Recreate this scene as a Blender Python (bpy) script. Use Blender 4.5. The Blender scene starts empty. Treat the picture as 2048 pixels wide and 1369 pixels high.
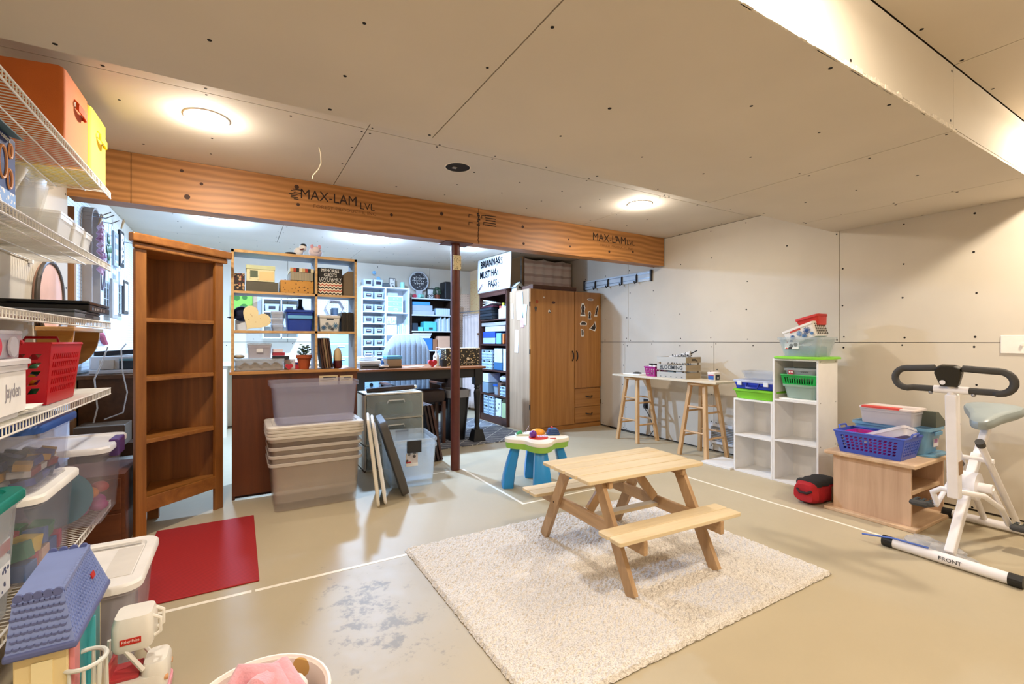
import bpy, bmesh, math, random
from mathutils import Vector, Matrix
random.seed(7)
sc = bpy.context.scene
COL = sc.collection
PI = math.pi
R = math.radians

# ---------------------------------------------------------------- camera, world, exposure
cam = bpy.data.objects.new('camera', bpy.data.cameras.new('camera'))
COL.objects.link(cam)
cam.location = (0, 0, 1.16)
cam.rotation_euler = (R(90), 0, -math.atan2(546, 928))
cam.data.sensor_width = 36
cam.data.lens = 928 / 2048 * 36
cam.data.clip_start = 0.02
cam.data.shift_y = -0.0007
sc.camera = cam
world = bpy.data.worlds.new('world'); sc.world = world
world.use_nodes = True
world.node_tree.nodes['Background'].inputs[0].default_value = (1, .93, .84, 1)
world.node_tree.nodes['Background'].inputs[1].default_value = 0.0
sc.view_settings.view_transform = 'Standard'
sc.view_settings.look = 'None'
sc.view_settings.gamma = 1
sc.view_settings.use_curve_mapping = False
sc.view_settings.exposure = EXPOSURE = 0.0
sc.cycles.use_denoising = True
sc.cycles.max_bounces = 10
sc.cycles.diffuse_bounces = 6
sc.cycles.glossy_bounces = 4
sc.cycles.transmission_bounces = 6
sc.cycles.transparent_max_bounces = 24
sc.cycles.sample_clamp_indirect = 6
sc.cycles.caustics_reflective = False
sc.cycles.caustics_refractive = False
# recessed ceiling lamps, the last one added as fill: (x, y, watts, colour, label)
COOL = (.42, .64, 1.0)
WARM = (1.0, .87, .71)
NEUT = (1.0, .91, .80)
LAMPS = [
    (-.15, 5.48, 75, COOL, 'recessed ceiling light above the open-backed hutch, beyond the beam'),
    (1.31, 5.5, 205, COOL, 'recessed ceiling light above the desk table, beyond the beam'),
    (2.6, 5.52, 30, COOL, 'recessed ceiling light glaring behind the paper banner'),
    (-.15, 3.0, 27, NEUT, 'large glowing recessed ceiling light nearest the orange and yellow bins'),
    (3.04, 2.95, 28, NEUT, 'recessed ceiling light near the beam end with the printed lettering'),
    (-.15, .36, 24, WARM, 'recessed ceiling light in front of the soffit, over the wire shelves'),
    (1.31, .36, 34, WARM, 'recessed ceiling light in front of the soffit, over the shag rug'),
    (3.85, .40, 35, WARM, 'recessed ceiling light in front of the soffit, over the exercise bike'),
    (1.31, -1.6, 26, WARM, 'added fill light in the ceiling behind the camera, out of view'),  # unseen lamp added to fill the near room with warm light
]

# ---------------------------------------------------------------- helpers
def lin(h):
    if isinstance(h, (tuple, list)): return tuple(h)[:3]
    h = h.lstrip('#'); c = [int(h[i:i+2], 16)/255 for i in (0, 2, 4)]
    return tuple(x/12.92 if x <= .04045 else ((x+.055)/1.055)**2.4 for x in c)
MATS = {}
def _new(name):
    m = bpy.data.materials.new(name); m.use_nodes = True
    nt = m.node_tree; b = nt.nodes['Principled BSDF']
    return m, nt, b
def M(c, rough=.5, metal=0, var=.06, vs=8, bump=0, bs=60, spec=.5, sheen=0, emit=0, name=None):
    """plain painted, plastic, cloth or paper surface with a faint procedural mottling"""
    key = ('m', c, rough, metal, var, vs, bump, bs, spec, sheen, emit)
    if key in MATS: return MATS[key]
    m, nt, b = _new(name or 'surface'); rgb = lin(c)
    b.inputs['Roughness'].default_value = rough; b.inputs['Metallic'].default_value = metal
    b.inputs['Specular IOR Level'].default_value = spec
    if sheen: b.inputs['Sheen Weight'].default_value = sheen
    tc = nt.nodes.new('ShaderNodeTexCoord')
    n = nt.nodes.new('ShaderNodeTexNoise'); n.inputs['Scale'].default_value = vs; n.inputs['Detail'].default_value = 3
    nt.links.new(tc.outputs['Object'], n.inputs['Vector'])
    r = nt.nodes.new('ShaderNodeValToRGB')
    r.color_ramp.elements[0].position = .3; r.color_ramp.elements[1].position = .7
    r.color_ramp.elements[0].color = tuple(x*(1-var) for x in rgb)+(1,)
    r.color_ramp.elements[1].color = tuple(min(1, x*(1+var)) for x in rgb)+(1,)
    nt.links.new(n.outputs['Fac'], r.inputs['Fac']); nt.links.new(r.outputs['Color'], b.inputs['Base Color'])
    if bump:
        n2 = nt.nodes.new('ShaderNodeTexNoise'); n2.inputs['Scale'].default_value = bs; n2.inputs['Detail'].default_value = 2
        nt.links.new(tc.outputs['Object'], n2.inputs['Vector'])
        bp = nt.nodes.new('ShaderNodeBump'); bp.inputs['Strength'].default_value = bump; bp.inputs['Distance'].default_value = .004
        nt.links.new(n2.outputs['Fac'], bp.inputs['Height']); nt.links.new(bp.outputs['Normal'], b.inputs['Normal'])
    if emit:
        b.inputs['Emission Color'].default_value = rgb+(1,); b.inputs['Emission Strength'].default_value = emit
    MATS[key] = m; return m
def WOOD(c1, c2, axis='z', scale=14, stretch=.05, rough=.45, rings=0.0, name='wood', fine=.35):
    """long-grained wood: noise stretched along one axis, with optional growth rings"""
    key = ('w', c1, c2, axis, scale, stretch, rough, rings)
    if key in MATS: return MATS[key]
    m, nt, b = _new(name); L = nt.links.new
    tc = nt.nodes.new('ShaderNodeTexCoord'); mp = nt.nodes.new('ShaderNodeMapping')
    s = [1, 1, 1]; s['xyz'.index(axis)] = stretch; mp.inputs['Scale'].default_value = s
    L(tc.outputs['Object'], mp.inputs['Vector'])
    n = nt.nodes.new('ShaderNodeTexNoise'); n.inputs['Scale'].default_value = scale; n.inputs['Detail'].default_value = 6
    n.inputs['Roughness'].default_value = .65; n.inputs['Distortion'].default_value = .6
    L(mp.outputs['Vector'], n.inputs['Vector'])
    r = nt.nodes.new('ShaderNodeValToRGB'); e = r.color_ramp.elements
    e[0].position = .32; e[1].position = .68; e[0].color = lin(c1)+(1,); e[1].color = lin(c2)+(1,)
    fac = n.outputs['Fac']
    if rings:
        w = nt.nodes.new('ShaderNodeTexWave'); w.wave_type = 'BANDS'; w.bands_direction = 'Z'
        w.inputs['Scale'].default_value = 7; w.inputs['Distortion'].default_value = 11; w.inputs['Detail'].default_value = 2
        w.inputs['Detail Scale'].default_value = .55
        mp2 = nt.nodes.new('ShaderNodeMapping'); s2 = [1, 1, 1]; s2['xyz'.index(axis)] = .32; mp2.inputs['Scale'].default_value = s2
        L(tc.outputs['Object'], mp2.inputs['Vector']); L(mp2.outputs['Vector'], w.inputs['Vector'])
        mx = nt.nodes.new('ShaderNodeMix'); mx.inputs['Factor'].default_value = rings
        L(n.outputs['Fac'], mx.inputs['A']); L(w.outputs['Fac'], mx.inputs['B']); fac = mx.outputs['Result']
    L(fac, r.inputs['Fac']); L(r.outputs['Color'], b.inputs['Base Color'])
    b.inputs['Roughness'].default_value = rough
    bp = nt.nodes.new('ShaderNodeBump'); bp.inputs['Strength'].default_value = .12; bp.inputs['Distance'].default_value = .002
    L(n.outputs['Fac'], bp.inputs['Height']); L(bp.outputs['Normal'], b.inputs['Normal'])
    MATS[key] = m; return m
def CLEAR(c, alpha=.35, rough=.25, name='clear plastic'):
    """see-through moulded plastic: partly transparent, partly milky"""
    key = ('c', c, alpha, rough)
    if key in MATS: return MATS[key]
    m, nt, b = _new(name)
    b.inputs['Base Color'].default_value = lin(c)+(1,); b.inputs['Roughness'].default_value = rough
    tr = nt.nodes.new('ShaderNodeBsdfTransparent'); tint = lin(c)
    tr.inputs[0].default_value = tuple(.55+.45*x for x in tint)+(1,)
    mx = nt.nodes.new('ShaderNodeMixShader')
    n = nt.nodes.new('ShaderNodeTexNoise'); n.inputs['Scale'].default_value = 5
    tc = nt.nodes.new('ShaderNodeTexCoord'); nt.links.new(tc.outputs['Object'], n.inputs['Vector'])
    mr = nt.nodes.new('ShaderNodeMapRange'); mr.inputs['To Min'].default_value = alpha*.8; mr.inputs['To Max'].default_value = min(1, alpha*1.2)
    nt.links.new(n.outputs['Fac'], mr.inputs['Value']); nt.links.new(mr.outputs['Result'], mx.inputs[0])
    nt.links.new(tr.outputs[0], mx.inputs[1]); nt.links.new(b.outputs[0], mx.inputs[2])
    nt.links.new(mx.outputs[0], nt.nodes['Material Output'].inputs[0])
    MATS[key] = m; return m
def SPECK(base, dots, scale=60, thr=.25, c3=None, rough=.6, name='speckled print', stretch=(1, 1, 1)):
    """printed paper or cloth: small flecks on a ground"""
    key = ('s', base, dots, scale, thr, c3, stretch)
    if key in MATS: return MATS[key]
    m, nt, b = _new(name); L = nt.links.new
    tc = nt.nodes.new('ShaderNodeTexCoord'); mp = nt.nodes.new('ShaderNodeMapping'); mp.inputs['Scale'].default_value = stretch
    v = nt.nodes.new('ShaderNodeTexVoronoi'); v.inputs['Scale'].default_value = scale
    L(tc.outputs['Object'], mp.inputs['Vector']); L(mp.outputs['Vector'], v.inputs['Vector'])
    r = nt.nodes.new('ShaderNodeValToRGB'); r.color_ramp.interpolation = 'CONSTANT'
    r.color_ramp.elements[0].color = (1, 1, 1, 1); r.color_ramp.elements[1].color = (0, 0, 0, 1); r.color_ramp.elements[1].position = thr
    L(v.outputs['Distance'], r.inputs['Fac'])
    mx = nt.nodes.new('ShaderNodeMix'); mx.data_type = 'RGBA'
    mx.inputs['A'].default_value = lin(base)+(1,); mx.inputs['B'].default_value = lin(dots)+(1,)
    if c3:
        r2 = nt.nodes.new('ShaderNodeValToRGB'); r2.color_ramp.interpolation = 'CONSTANT'
        r2.color_ramp.elements[0].color = lin(dots)+(1,); r2.color_ramp.elements[1].color = lin(c3)+(1,); r2.color_ramp.elements[1].position = .5
        sp = nt.nodes.new('ShaderNodeSeparateColor'); L(v.outputs['Color'], sp.inputs[0]); L(sp.outputs[0], r2.inputs['Fac']); L(r2.outputs['Color'], mx.inputs['B'])
    L(r.outputs['Color'], mx.inputs['Factor']); L(mx.outputs['Result'], b.inputs['Base Color'])
    b.inputs['Roughness'].default_value = rough
    MATS[key] = m; return m
def STRIPE(cols, scale, axis='z', zig=0.0, zs=20, rough=.7, name='striped print'):
    """bands of colour along an axis, optionally zig-zagging along x"""
    key = ('st', tuple(cols), scale, axis, zig, zs)
    if key in MATS: return MATS[key]
    m, nt, b = _new(name); L = nt.links.new
    tc = nt.nodes.new('ShaderNodeTexCoord'); sx = nt.nodes.new('ShaderNodeSeparateXYZ'); L(tc.outputs['Object'], sx.inputs[0])
    def mth(op, a, c):
        k = nt.nodes.new('ShaderNodeMath'); k.operation = op
        for i, q in enumerate((a, c)):
            if q is None: continue
            if isinstance(q, (int, float)): k.inputs[i].default_value = q
            else: L(q, k.inputs[i])
        return k.outputs[0]
    val = mth('MULTIPLY', sx.outputs['XYZ'.index(axis.upper())], scale)
    if zig:
        p = mth('PINGPONG', mth('MULTIPLY', sx.outputs[0], zs), .5)
        val = mth('ADD', val, mth('MULTIPLY', p, zig))
    fr = mth('FRACT', val, None)
    r = nt.nodes.new('ShaderNodeValToRGB'); r.color_ramp.interpolation = 'CONSTANT'
    e = r.color_ramp.elements
    for i, c in enumerate(cols):
        if i < 2: e[i].position = i/len(cols); e[i].color = lin(c)+(1,)
        else: q = e.new(i/len(cols)); q.color = lin(c)+(1,)
    L(fr, r.inputs['Fac']); L(r.outputs['Color'], b.inputs['Base Color']); b.inputs['Roughness'].default_value = rough
    MATS[key] = m; return m
def PEG(base, hole, u='y', v='z', pitch=.0254, rad=.16):
    """pegboard: rows of small drilled holes"""
    key = ('p', base, u, v)
    if key in MATS: return MATS[key]
    m, nt, b = _new('pegboard'); L = nt.links.new
    tc = nt.nodes.new('ShaderNodeTexCoord'); sx = nt.nodes.new('ShaderNodeSeparateXYZ'); L(tc.outputs['Object'], sx.inputs[0])
    def mth(op, a, c=None):
        k = nt.nodes.new('ShaderNodeMath'); k.operation = op
        for i, q in enumerate((a, c)):
            if q is None: continue
            if isinstance(q, (int, float)): k.inputs[i].default_value = q
            else: L(q, k.inputs[i])
        return k.outputs[0]
    d = []
    for ax in (u, v):
        f = mth('SUBTRACT', mth('FRACT', mth('MULTIPLY', sx.outputs['xyz'.index(ax)], 1/pitch)), .5)
        d.append(mth('MULTIPLY', f, f))
    dist = mth('SQRT', mth('ADD', d[0], d[1]))
    isin = mth('LESS_THAN', dist, rad)
    mx = nt.nodes.new('ShaderNodeMix'); mx.data_type = 'RGBA'
    mx.inputs['A'].default_value = lin(base)+(1,); mx.inputs['B'].default_value = lin(hole)+(1,)
    L(isin, mx.inputs['Factor']); L(mx.outputs['Result'], b.inputs['Base Color']); b.inputs['Roughness'].default_value = .45
    MATS[key] = m; return m

class MB:
    """collects shapes into one mesh"""
    def __init__(s): s.v = []; s.f = []
    def add(s, vs, fs):
        n = len(s.v); s.v += [tuple(p) for p in vs]; s.f += [[i+n for i in f] for f in fs]; return s
    def box(s, x0, y0, z0, x1, y1, z1):
        x0, x1 = min(x0, x1), max(x0, x1); y0, y1 = min(y0, y1), max(y0, y1); z0, z1 = min(z0, z1), max(z0, z1)
        return s.hexa([(x0,y0,z0),(x1,y0,z0),(x1,y1,z0),(x0,y1,z0),(x0,y0,z1),(x1,y0,z1),(x1,y1,z1),(x0,y1,z1)])
    def cbox(s, c, d, rot=None):
        """box by centre and size, optionally turned by an euler"""
        q = Matrix.Identity(3) if rot is None else __import__('mathutils').Euler(rot).to_matrix()
        vs = [Vector(c) + q @ Vector((sx*d[0]/2, sy*d[1]/2, sz*d[2]/2)) for sz in (-1, 1) for sx, sy in ((-1,-1),(1,-1),(1,1),(-1,1))]
        return s.hexa(vs)
    def hexa(s, p): return s.add(p, [(0,3,2,1),(4,5,6,7),(0,1,5,4),(1,2,6,5),(2,3,7,6),(3,0,4,7)])
    def beam(s, p0, p1, w, t, up=(0, 0, 1)):
        """rectangular bar from p0 to p1: w across, t along up"""
        p0, p1 = Vector(p0), Vector(p1); a = (p1-p0).normalized(); u = Vector(up); c = a.cross(u).normalized(); u = c.cross(a).normalized()
        vs = [q + c*sx*w/2 + u*sz*t/2 for q in (p0, p1) for sx, sz in ((-1,-1),(1,-1),(1,1),(-1,1))]
        return s.hexa(vs)
    def tube(s, pts, r, n=8, closed=False):
        pts = [Vector(p) for p in pts]; k = len(pts); rs = r if isinstance(r, (list, tuple)) else [r]*k
        rings = []; prev = None
        for i, p in enumerate(pts):
            if closed: t = pts[(i+1) % k]-pts[i-1]
            else: t = pts[min(i+1, k-1)]-pts[max(i-1, 0)]
            t.normalize()
            if prev is None:
                u = Vector((0, 0, 1)) if abs(t.z) < .9 else Vector((1, 0, 0))
            else: u = prev
            c = t.cross(u)
            if c.length < 1e-5: c = t.cross(Vector((0, 1, 0)))
            c.normalize(); u = c.cross(t).normalized(); prev = u
            rings.append([p + (c*math.cos(a)+u*math.sin(a))*rs[i] for a in [2*PI*j/n for j in range(n)]])
        vs = [q for g in rings for q in g]; fs = []
        for i in range(k if closed else k-1):
            for j in range(n):
                a, b2 = i*n, ((i+1) % k)*n
                fs.append((a+j, a+(j+1) % n, b2+(j+1) % n, b2+j))
        if not closed: fs += [tuple(range(n))[::-1], tuple((k-1)*n+j for j in range(n))]
        return s.add(vs, fs)
    def cyl(s, p0, p1, r0, r1=None, n=16): return s.tube([p0, p1], [r0, r0 if r1 is None else r1], n)
    def loft(s, rings, cap0=True, cap1=True):
        n = len(rings[0]); vs = [q for g in rings for q in g]; fs = []
        for i in range(len(rings)-1):
            for j in range(n): fs.append((i*n+j, i*n+(j+1) % n, (i+1)*n+(j+1) % n, (i+1)*n+j))
        if cap0: fs.append(tuple(range(n))[::-1])
        if cap1: fs.append(tuple((len(rings)-1)*n+j for j in range(n)))
        return s.add(vs, fs)
    def ring(s, prof, c=(0, 0, 0), n=32):
        """closed profile swept round z"""
        g = [[(c[0]+r*math.cos(2*PI*j/n), c[1]+r*math.sin(2*PI*j/n), c[2]+z) for j in range(n)] for r, z in prof]
        return s.loft(g+[g[0]], False, False)
    def lathe(s, prof, c=(0, 0, 0), n=24, sx=1, sy=1):
        return s.loft([[(c[0]+sx*r*math.cos(2*PI*j/n), c[1]+sy*r*math.sin(2*PI*j/n), c[2]+z) for j in range(n)] for r, z in prof])
    def prism(s, poly, a, b, ax='z'):
        f = {'z': lambda p, h: (p[0], p[1], h), 'y': lambda p, h: (p[0], h, p[1]), 'x': lambda p, h: (h, p[0], p[1])}[ax]
        return s.loft([[f(p, a) for p in poly], [f(p, b) for p in poly]])
    def disc(s, c, r, ax='z', h=.002, n=14, r2=None):
        k = 'xyz'.index(ax); p = list(c); p[k] += h
        return s.tube([c, p], [r, r], n) if r2 is None else s.tube([c, p], [r, r2], n)
    def ball(s, c, r, n=12, m=8, sc3=(1, 1, 1)):
        prof = [(max(1e-4, r*math.sin(PI*i/m)), -r*math.cos(PI*i/m)) for i in range(m+1)]
        return s.loft([[(c[0]+sc3[0]*q*math.cos(2*PI*j/n), c[1]+sc3[1]*q*math.sin(2*PI*j/n), c[2]+sc3[2]*z) for j in range(n)] for q, z in prof])
    def holes(s, P00, P10, P01, P11, nu, nv, fu=.25, fv=.25, slant=0.0, wave=False):
        """sheet between four corners with nu x nv slots cut through"""
        P00, P10, P01, P11 = map(Vector, (P00, P10, P01, P11))
        def at(u, v): return (P00*(1-u)+P10*u)*(1-v)+(P01*(1-u)+P11*u)*v
        for i in range(nu):
            for j in range(nv):
                u0, u1, v0, v1 = i/nu, (i+1)/nu, j/nv, (j+1)/nv
                du, dv = (u1-u0), (v1-v0)
                o = [(u0, v0), (u1, v0), (u1, v1), (u0, v1)]
                q = [(u0+du*(fu-slant), v0+dv*fv), (u1-du*(fu+slant), v0+dv*fv), (u1-du*(fu-slant), v1-dv*fv), (u0+du*(fu+slant), v1-dv*fv)]
                n = len(s.v); s.v += [tuple(at(*p)) for p in o+q]
                s.f += [[n+a, n+(a+1) % 4, n+4+(a+1) % 4, n+4+a] for a in range(4)]
        return s
    def build(s, name, mat, parent=None, bevel=0, smooth=False, solid=0, seg=2, w=True, sub=0, xf=None):
        vs = [Vector(p) for p in s.v]
        if xf is not None: vs = [xf @ p for p in vs]
        loc = Vector((0, 0, 0))
        if parent is None:
            lo = [min(p[i] for p in vs) for i in range(3)]; hi = [max(p[i] for p in vs) for i in range(3)]
            loc = Vector(((lo[0]+hi[0])/2, (lo[1]+hi[1])/2, lo[2]))
        elif w:
            loc = base(parent)
        me = bpy.data.meshes.new(name); me.from_pydata([p-loc for p in vs], [], s.f)
        bm = bmesh.new(); bm.from_mesh(me)
        bmesh.ops.recalc_face_normals(bm, faces=bm.faces)
        if bevel:
            ed = [e for e in bm.edges if len(e.link_faces) == 2 and e.calc_face_angle(0) > .5]
            bmesh.ops.bevel(bm, geom=ed, offset=bevel, segments=seg, profile=.5, affect='EDGES', clamp_overlap=True)
        bm.to_mesh(me); bm.free()
        if smooth:
            for p in me.polygons: p.use_smooth = True
            try: me.set_sharp_from_angle(angle=R(38))
            except Exception: pass
        me.materials.append(mat)
        o = bpy.data.objects.new(name, me); COL.objects.link(o)
        if parent is None: o.location = loc
        else: o.parent = parent
        if solid:
            md = o.modifiers.new('thickness', 'SOLIDIFY'); md.thickness = solid; md.offset = 0
        if sub:
            md = o.modifiers.new('round', 'SUBSURF'); md.levels = md.render_levels = sub
        return o
def base(o):
    v = Vector(o.location)
    while o.parent: o = o.parent; v += Vector(o.location)
    return v
def tag(o, label, cat, group=None, kind=None):
    if label: o['label'] = label
    if cat: o['category'] = cat
    if group: o['group'] = group
    if kind: o['kind'] = kind
    return o
def T(name, label, cat, loc, rz=0, group=None):
    o = bpy.data.objects.new(name, None); COL.objects.link(o)
    o.empty_display_size = .05; o.location = loc; o.rotation_euler = (0, 0, rz)
    return tag(o, label, cat, group)
def struct(name, mb, mat, label, cat, **k):
    return tag(mb.build(name, mat, **k), label, cat, None, 'structure')
def bx(*b): 
    m = MB()
    for q in b: m.box(*q)
    return m
def part(parent, name, mat, *boxes, bevel=0, w=False, smooth=False): return bx(*boxes).build(name, mat, parent, bevel=bevel, w=w, smooth=smooth)
def solo(name, label, cat, mb, mat, group=None, **k): return tag(mb.build(name, mat, **k), label, cat, group)
def text(parent, body, size, loc, face, mat, ext=.0004, align='CENTER', name='lettering', tilt=0, sx=1, bold=0):
    cu = bpy.data.curves.new(name, 'FONT'); cu.body = body; cu.size = size; cu.extrude = ext; cu.align_x = align; cu.align_y = 'CENTER'; cu.offset = bold
    cu.materials.append(mat); cu.resolution_u = 2
    tmp = bpy.data.objects.new('tmp', cu); me = bpy.data.meshes.new_from_object(tmp); bpy.data.objects.remove(tmp)
    o = bpy.data.objects.new(name, me); COL.objects.link(o); o.parent = parent
    o.location = loc
    rz = {'-y': 0, '-x': -PI/2, '+x': PI/2, '+y': PI}.get(face, 0)
    o.rotation_euler = (0, 0, 0) if face == '+z' else (PI/2, tilt, rz)
    o.scale.x = sx
    return o
def copy_tree(o, parent=None):
    c = o.copy(); COL.objects.link(c); c.parent = parent
    for ch in list(o.children): copy_tree(ch, c)
    return c
def rrect(w, d, r, z, cx=0, cy=0, n=4):
    r = min(r, w/2-.001, d/2-.001); out = []
    for (sx, sy, a0) in ((1, 1, 0), (-1, 1, 90), (-1, -1, 180), (1, -1, 270)):
        for i in range(n+1):
            a = R(a0+90*i/n); out.append((cx+sx*(w/2-r)+r*math.cos(a), cy+sy*(d/2-r)+r*math.sin(a), z))
    return out
def tub(mb, w, d, h, z0=0, taper=.9, t=.004, lip=.012, liph=.018, r=.03, cx=0, cy=0, ribs=0):
    """hollow tapered container with a rolled rim"""
    g = [rrect(w*taper, d*taper, r, z0, cx, cy), rrect(w, d, r, z0+h-liph, cx, cy)]
    if lip: g += [rrect(w+2*lip, d+2*lip, r+lip, z0+h-liph, cx, cy), rrect(w+2*lip, d+2*lip, r+lip, z0+h, cx, cy)]
    else: g += [rrect(w, d, r, z0+h, cx, cy)]
    g += [rrect(w-2*t, d-2*t, r, z0+h, cx, cy), rrect(w*taper-2*t, d*taper-2*t, r, z0+t*1.5, cx, cy)]
    return mb.loft(g)
def lidshape(mb, w, d, z0, h=.02, r=.035, inset=.03, dip=.008, cx=0, cy=0):
    g = [rrect(w, d, r, z0, cx, cy), rrect(w, d, r, z0+h*.7, cx, cy), rrect(w-.012, d-.012, r, z0+h, cx, cy),
         rrect(w-2*inset, d-2*inset, r, z0+h, cx, cy), rrect(w-2*inset-.012, d-2*inset-.012, r, z0+h-dip, cx, cy)]
    return mb.loft(g)

CN = {'#1d8a4a': 'green', '#1c5f9c': 'blue', '#e2c23a': 'yellow', '#c02a3a': 'red', '#d9b8a0': 'pale wooden', '#1f7f58': 'dark green', '#e7dfc8': 'cream', '#b42b50': 'crimson', '#3a6fb0': 'light blue'}
def scrawl(parent, name, mat, c, w, h, face, n=5, r=.0016):
    """an unreadable line of script"""
    pts = []
    for i in range(n*8+1):
        f = i/(n*8); u = -w/2+w*f+.35*w/n*math.sin(2*PI*n*f); v = h/2*math.sin(2*PI*n*f+1.2)*(1 if int(f*n) % 2 else .6)
        pts.append({'-y': (c[0]+u, c[1], c[2]+v), '-x': (c[0], c[1]-u, c[2]+v), '+x': (c[0], c[1]+u, c[2]+v)}[face])
    return MB().tube(pts, r, 4).build(name, mat, parent, w=False)
# ---------------------------------------------------------------- common materials
DRY = M('#cfc6b6', .85, var=.035, vs=2.5, name='drywall paper')
DRYC = M('#cdc3b4', .85, var=.035, vs=1.8, name='ceiling drywall')
DARK = M('#3a332c', .9, name='dark gap')
HOLE = M('#15110e', .9, name='screw dimple')
WHITE = M('#f0efec', .4, name='white laminate')
WIRE = M('#e6e4df', .35, name='white coated wire')
PAPER = M('#f4f2ec', .7, name='white paper')
BLACK = M('#141414', .45, name='black')
# ---------------------------------------------------------------- the room
ZC = 2.37; ZS = 2.08; XL = -.9; XF = -1.0; XR = 4.32; YB = 7.31; YN = -2.3
def floor_mat():
    m, nt, b = _new('painted concrete'); L = nt.links.new
    tc = nt.nodes.new('ShaderNodeTexCoord')
    n1 = nt.nodes.new('ShaderNodeTexNoise'); n1.inputs['Scale'].default_value = .8; n1.inputs['Detail'].default_value = 5
    n2 = nt.nodes.new('ShaderNodeTexNoise'); n2.inputs['Scale'].default_value = 13; n2.inputs['Detail'].default_value = 9; n2.inputs['Roughness'].default_value = .72
    for n in (n1, n2): L(tc.outputs['Object'], n.inputs['Vector'])
    r1 = nt.nodes.new('ShaderNodeValToRGB'); r1.color_ramp.elements[0].color = lin('#a89b80')+(1,); r1.color_ramp.elements[1].color = lin('#b9ac91')+(1,)
    r1.color_ramp.elements[0].position = .3; r1.color_ramp.elements[1].position = .7
    L(n1.outputs['Fac'], r1.inputs['Fac'])
    # worn patch where the paint has rubbed through, left of the shag rug
    sub = nt.nodes.new('ShaderNodeVectorMath'); sub.operation = 'SUBTRACT'; sub.inputs[1].default_value = (.55-1.71, 1.9-2.5, 0)
    L(tc.outputs['Object'], sub.inputs[0])
    scl = nt.nodes.new('ShaderNodeVectorMath'); scl.operation = 'MULTIPLY'; scl.inputs[1].default_value = (1.9, 1.15, 0); L(sub.outputs[0], scl.inputs[0])
    ln = nt.nodes.new('ShaderNodeVectorMath'); ln.operation = 'LENGTH'; L(scl.outputs[0], ln.inputs[0])
    mr = nt.nodes.new('ShaderNodeMapRange'); mr.inputs['From Min'].default_value = .15; mr.inputs['From Max'].default_value = 1.0
    mr.inputs['To Min'].default_value = .13; mr.inputs['To Max'].default_value = -.12; L(ln.outputs['Value'], mr.inputs['Value'])
    ad = nt.nodes.new('ShaderNodeMath'); ad.operation = 'ADD'; L(n2.outputs['Fac'], ad.inputs[0]); L(mr.outputs['Result'], ad.inputs[1])
    r2 = nt.nodes.new('ShaderNodeValToRGB'); r2.color_ramp.elements[0].position = .61; r2.color_ramp.elements[1].position = .70
    L(ad.outputs[0], r2.inputs['Fac'])
    mx = nt.nodes.new('ShaderNodeMix'); mx.data_type = 'RGBA'; mx.inputs['B'].default_value = lin('#8c8678')+(1,)
    L(r2.outputs['Color'], mx.inputs['Factor']); L(r1.outputs['Color'], mx.inputs['A']); L(mx.outputs['Result'], b.inputs['Base Color'])
    rr = nt.nodes.new('ShaderNodeMapRange'); rr.inputs['To Min'].default_value = .38; rr.inputs['To Max'].default_value = .62
    L(n2.outputs['Fac'], rr.inputs['Value']); L(rr.outputs['Result'], b.inputs['Roughness'])
    b.inputs['Specular IOR Level'].default_value = .5
    return m
struct('floor', bx((-1.05, YN, -.1, 4.4, 7.45, 0)), floor_mat(), 'tan painted concrete floor with a worn patch by the rug', 'floor')

def dots(pts, r, ax):
    mb = MB()
    for p in pts: mb.disc(p, r, ax, h=-.0006 if ax != 'x-' else .0006, n=7)
    return mb
def sheets(parent, kind, rects, fixed, th, mat=DRY, gap=.005):
    """drywall boards: rects are (a0,b0,a1,b1) in the plane; fixed is the face plane; th points into the wall"""
    for a0, b0, a1, b1 in rects:
        g = gap/2; a0 += g; b0 += g; a1 -= g; b1 -= g
        mb = MB()
        if kind == 'z': mb.box(a0, b0, fixed, a1, b1, fixed+th)
        if kind == 'x': mb.box(fixed, a0, b0, fixed+th, a1, b1)
        if kind == 'y': mb.box(a0, fixed, b0, a1, fixed+th, b1)
        mb.build('drywall_sheet', mat, parent)
def screws(parent, kind, rects, fixed, sgn, sp=.42, edge=.03, r=.0068):
    mb = MB()
    for a0, b0, a1, b1 in rects:
        na = max(1, round((a1-a0-2*edge)/sp)); nb = max(1, round((b1-b0-2*edge)/.3))
        for i in range(na+1):
            for j in range(nb+1):
                if random.random() < .25: continue
                a = a0+edge+(a1-a0-2*edge)*i/na+random.uniform(-.012, .012); b = b0+edge+(b1-b0-2*edge)*j/nb+random.uniform(-.02, .02)
                p = {'z': (a, b, fixed), 'x': (fixed, a, b), 'y': (a, fixed, b)}[kind]
                mb.disc(p, r*random.uniform(.8, 1.2), kind, h=sgn*.0008, n=7)
    o = mb.build('screw_dimples', HOLE, parent); o['kind'] = 'stuff'
# ceiling (upper level)
ceil = struct('ceiling', bx((-1.05, YN, ZC+.012, 4.4, 7.45, ZC+.1)), DARK, 'bare drywall ceiling with open joints and screw dimples', 'ceiling')
CR = [(-.92, 1.95, .63, 2.7), (.63, 1.95, 3.07, 2.7), (3.07, 1.95, XR, 2.7), (-.92, 2.7, .63, 3.9), (.63, 2.7, 3.07, 3.9), (3.07, 2.7, XR, 3.9),
      (-1.02, 3.9, 1.4, 5.12), (1.4, 3.9, XR, 5.12), (-1.02, 5.12, .4, 6.34), (.4, 5.12, 2.84, 6.34), (2.84, 5.12, XR, 6.34), (-1.02, 6.34, 1.4, 7.4), (1.4, 6.34, XR, 7.4),
      (-.92, -.45, .26, .77), (.26, -.45, 2.7, .77), (2.7, -.45, XR, .77), (-.92, YN, 1.5, -.45), (1.5, YN, XR, -.45)]
sheets(ceil, 'z', CR, ZC, .012, DRYC)
screws(ceil, 'z', CR, ZC, -1)
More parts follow.
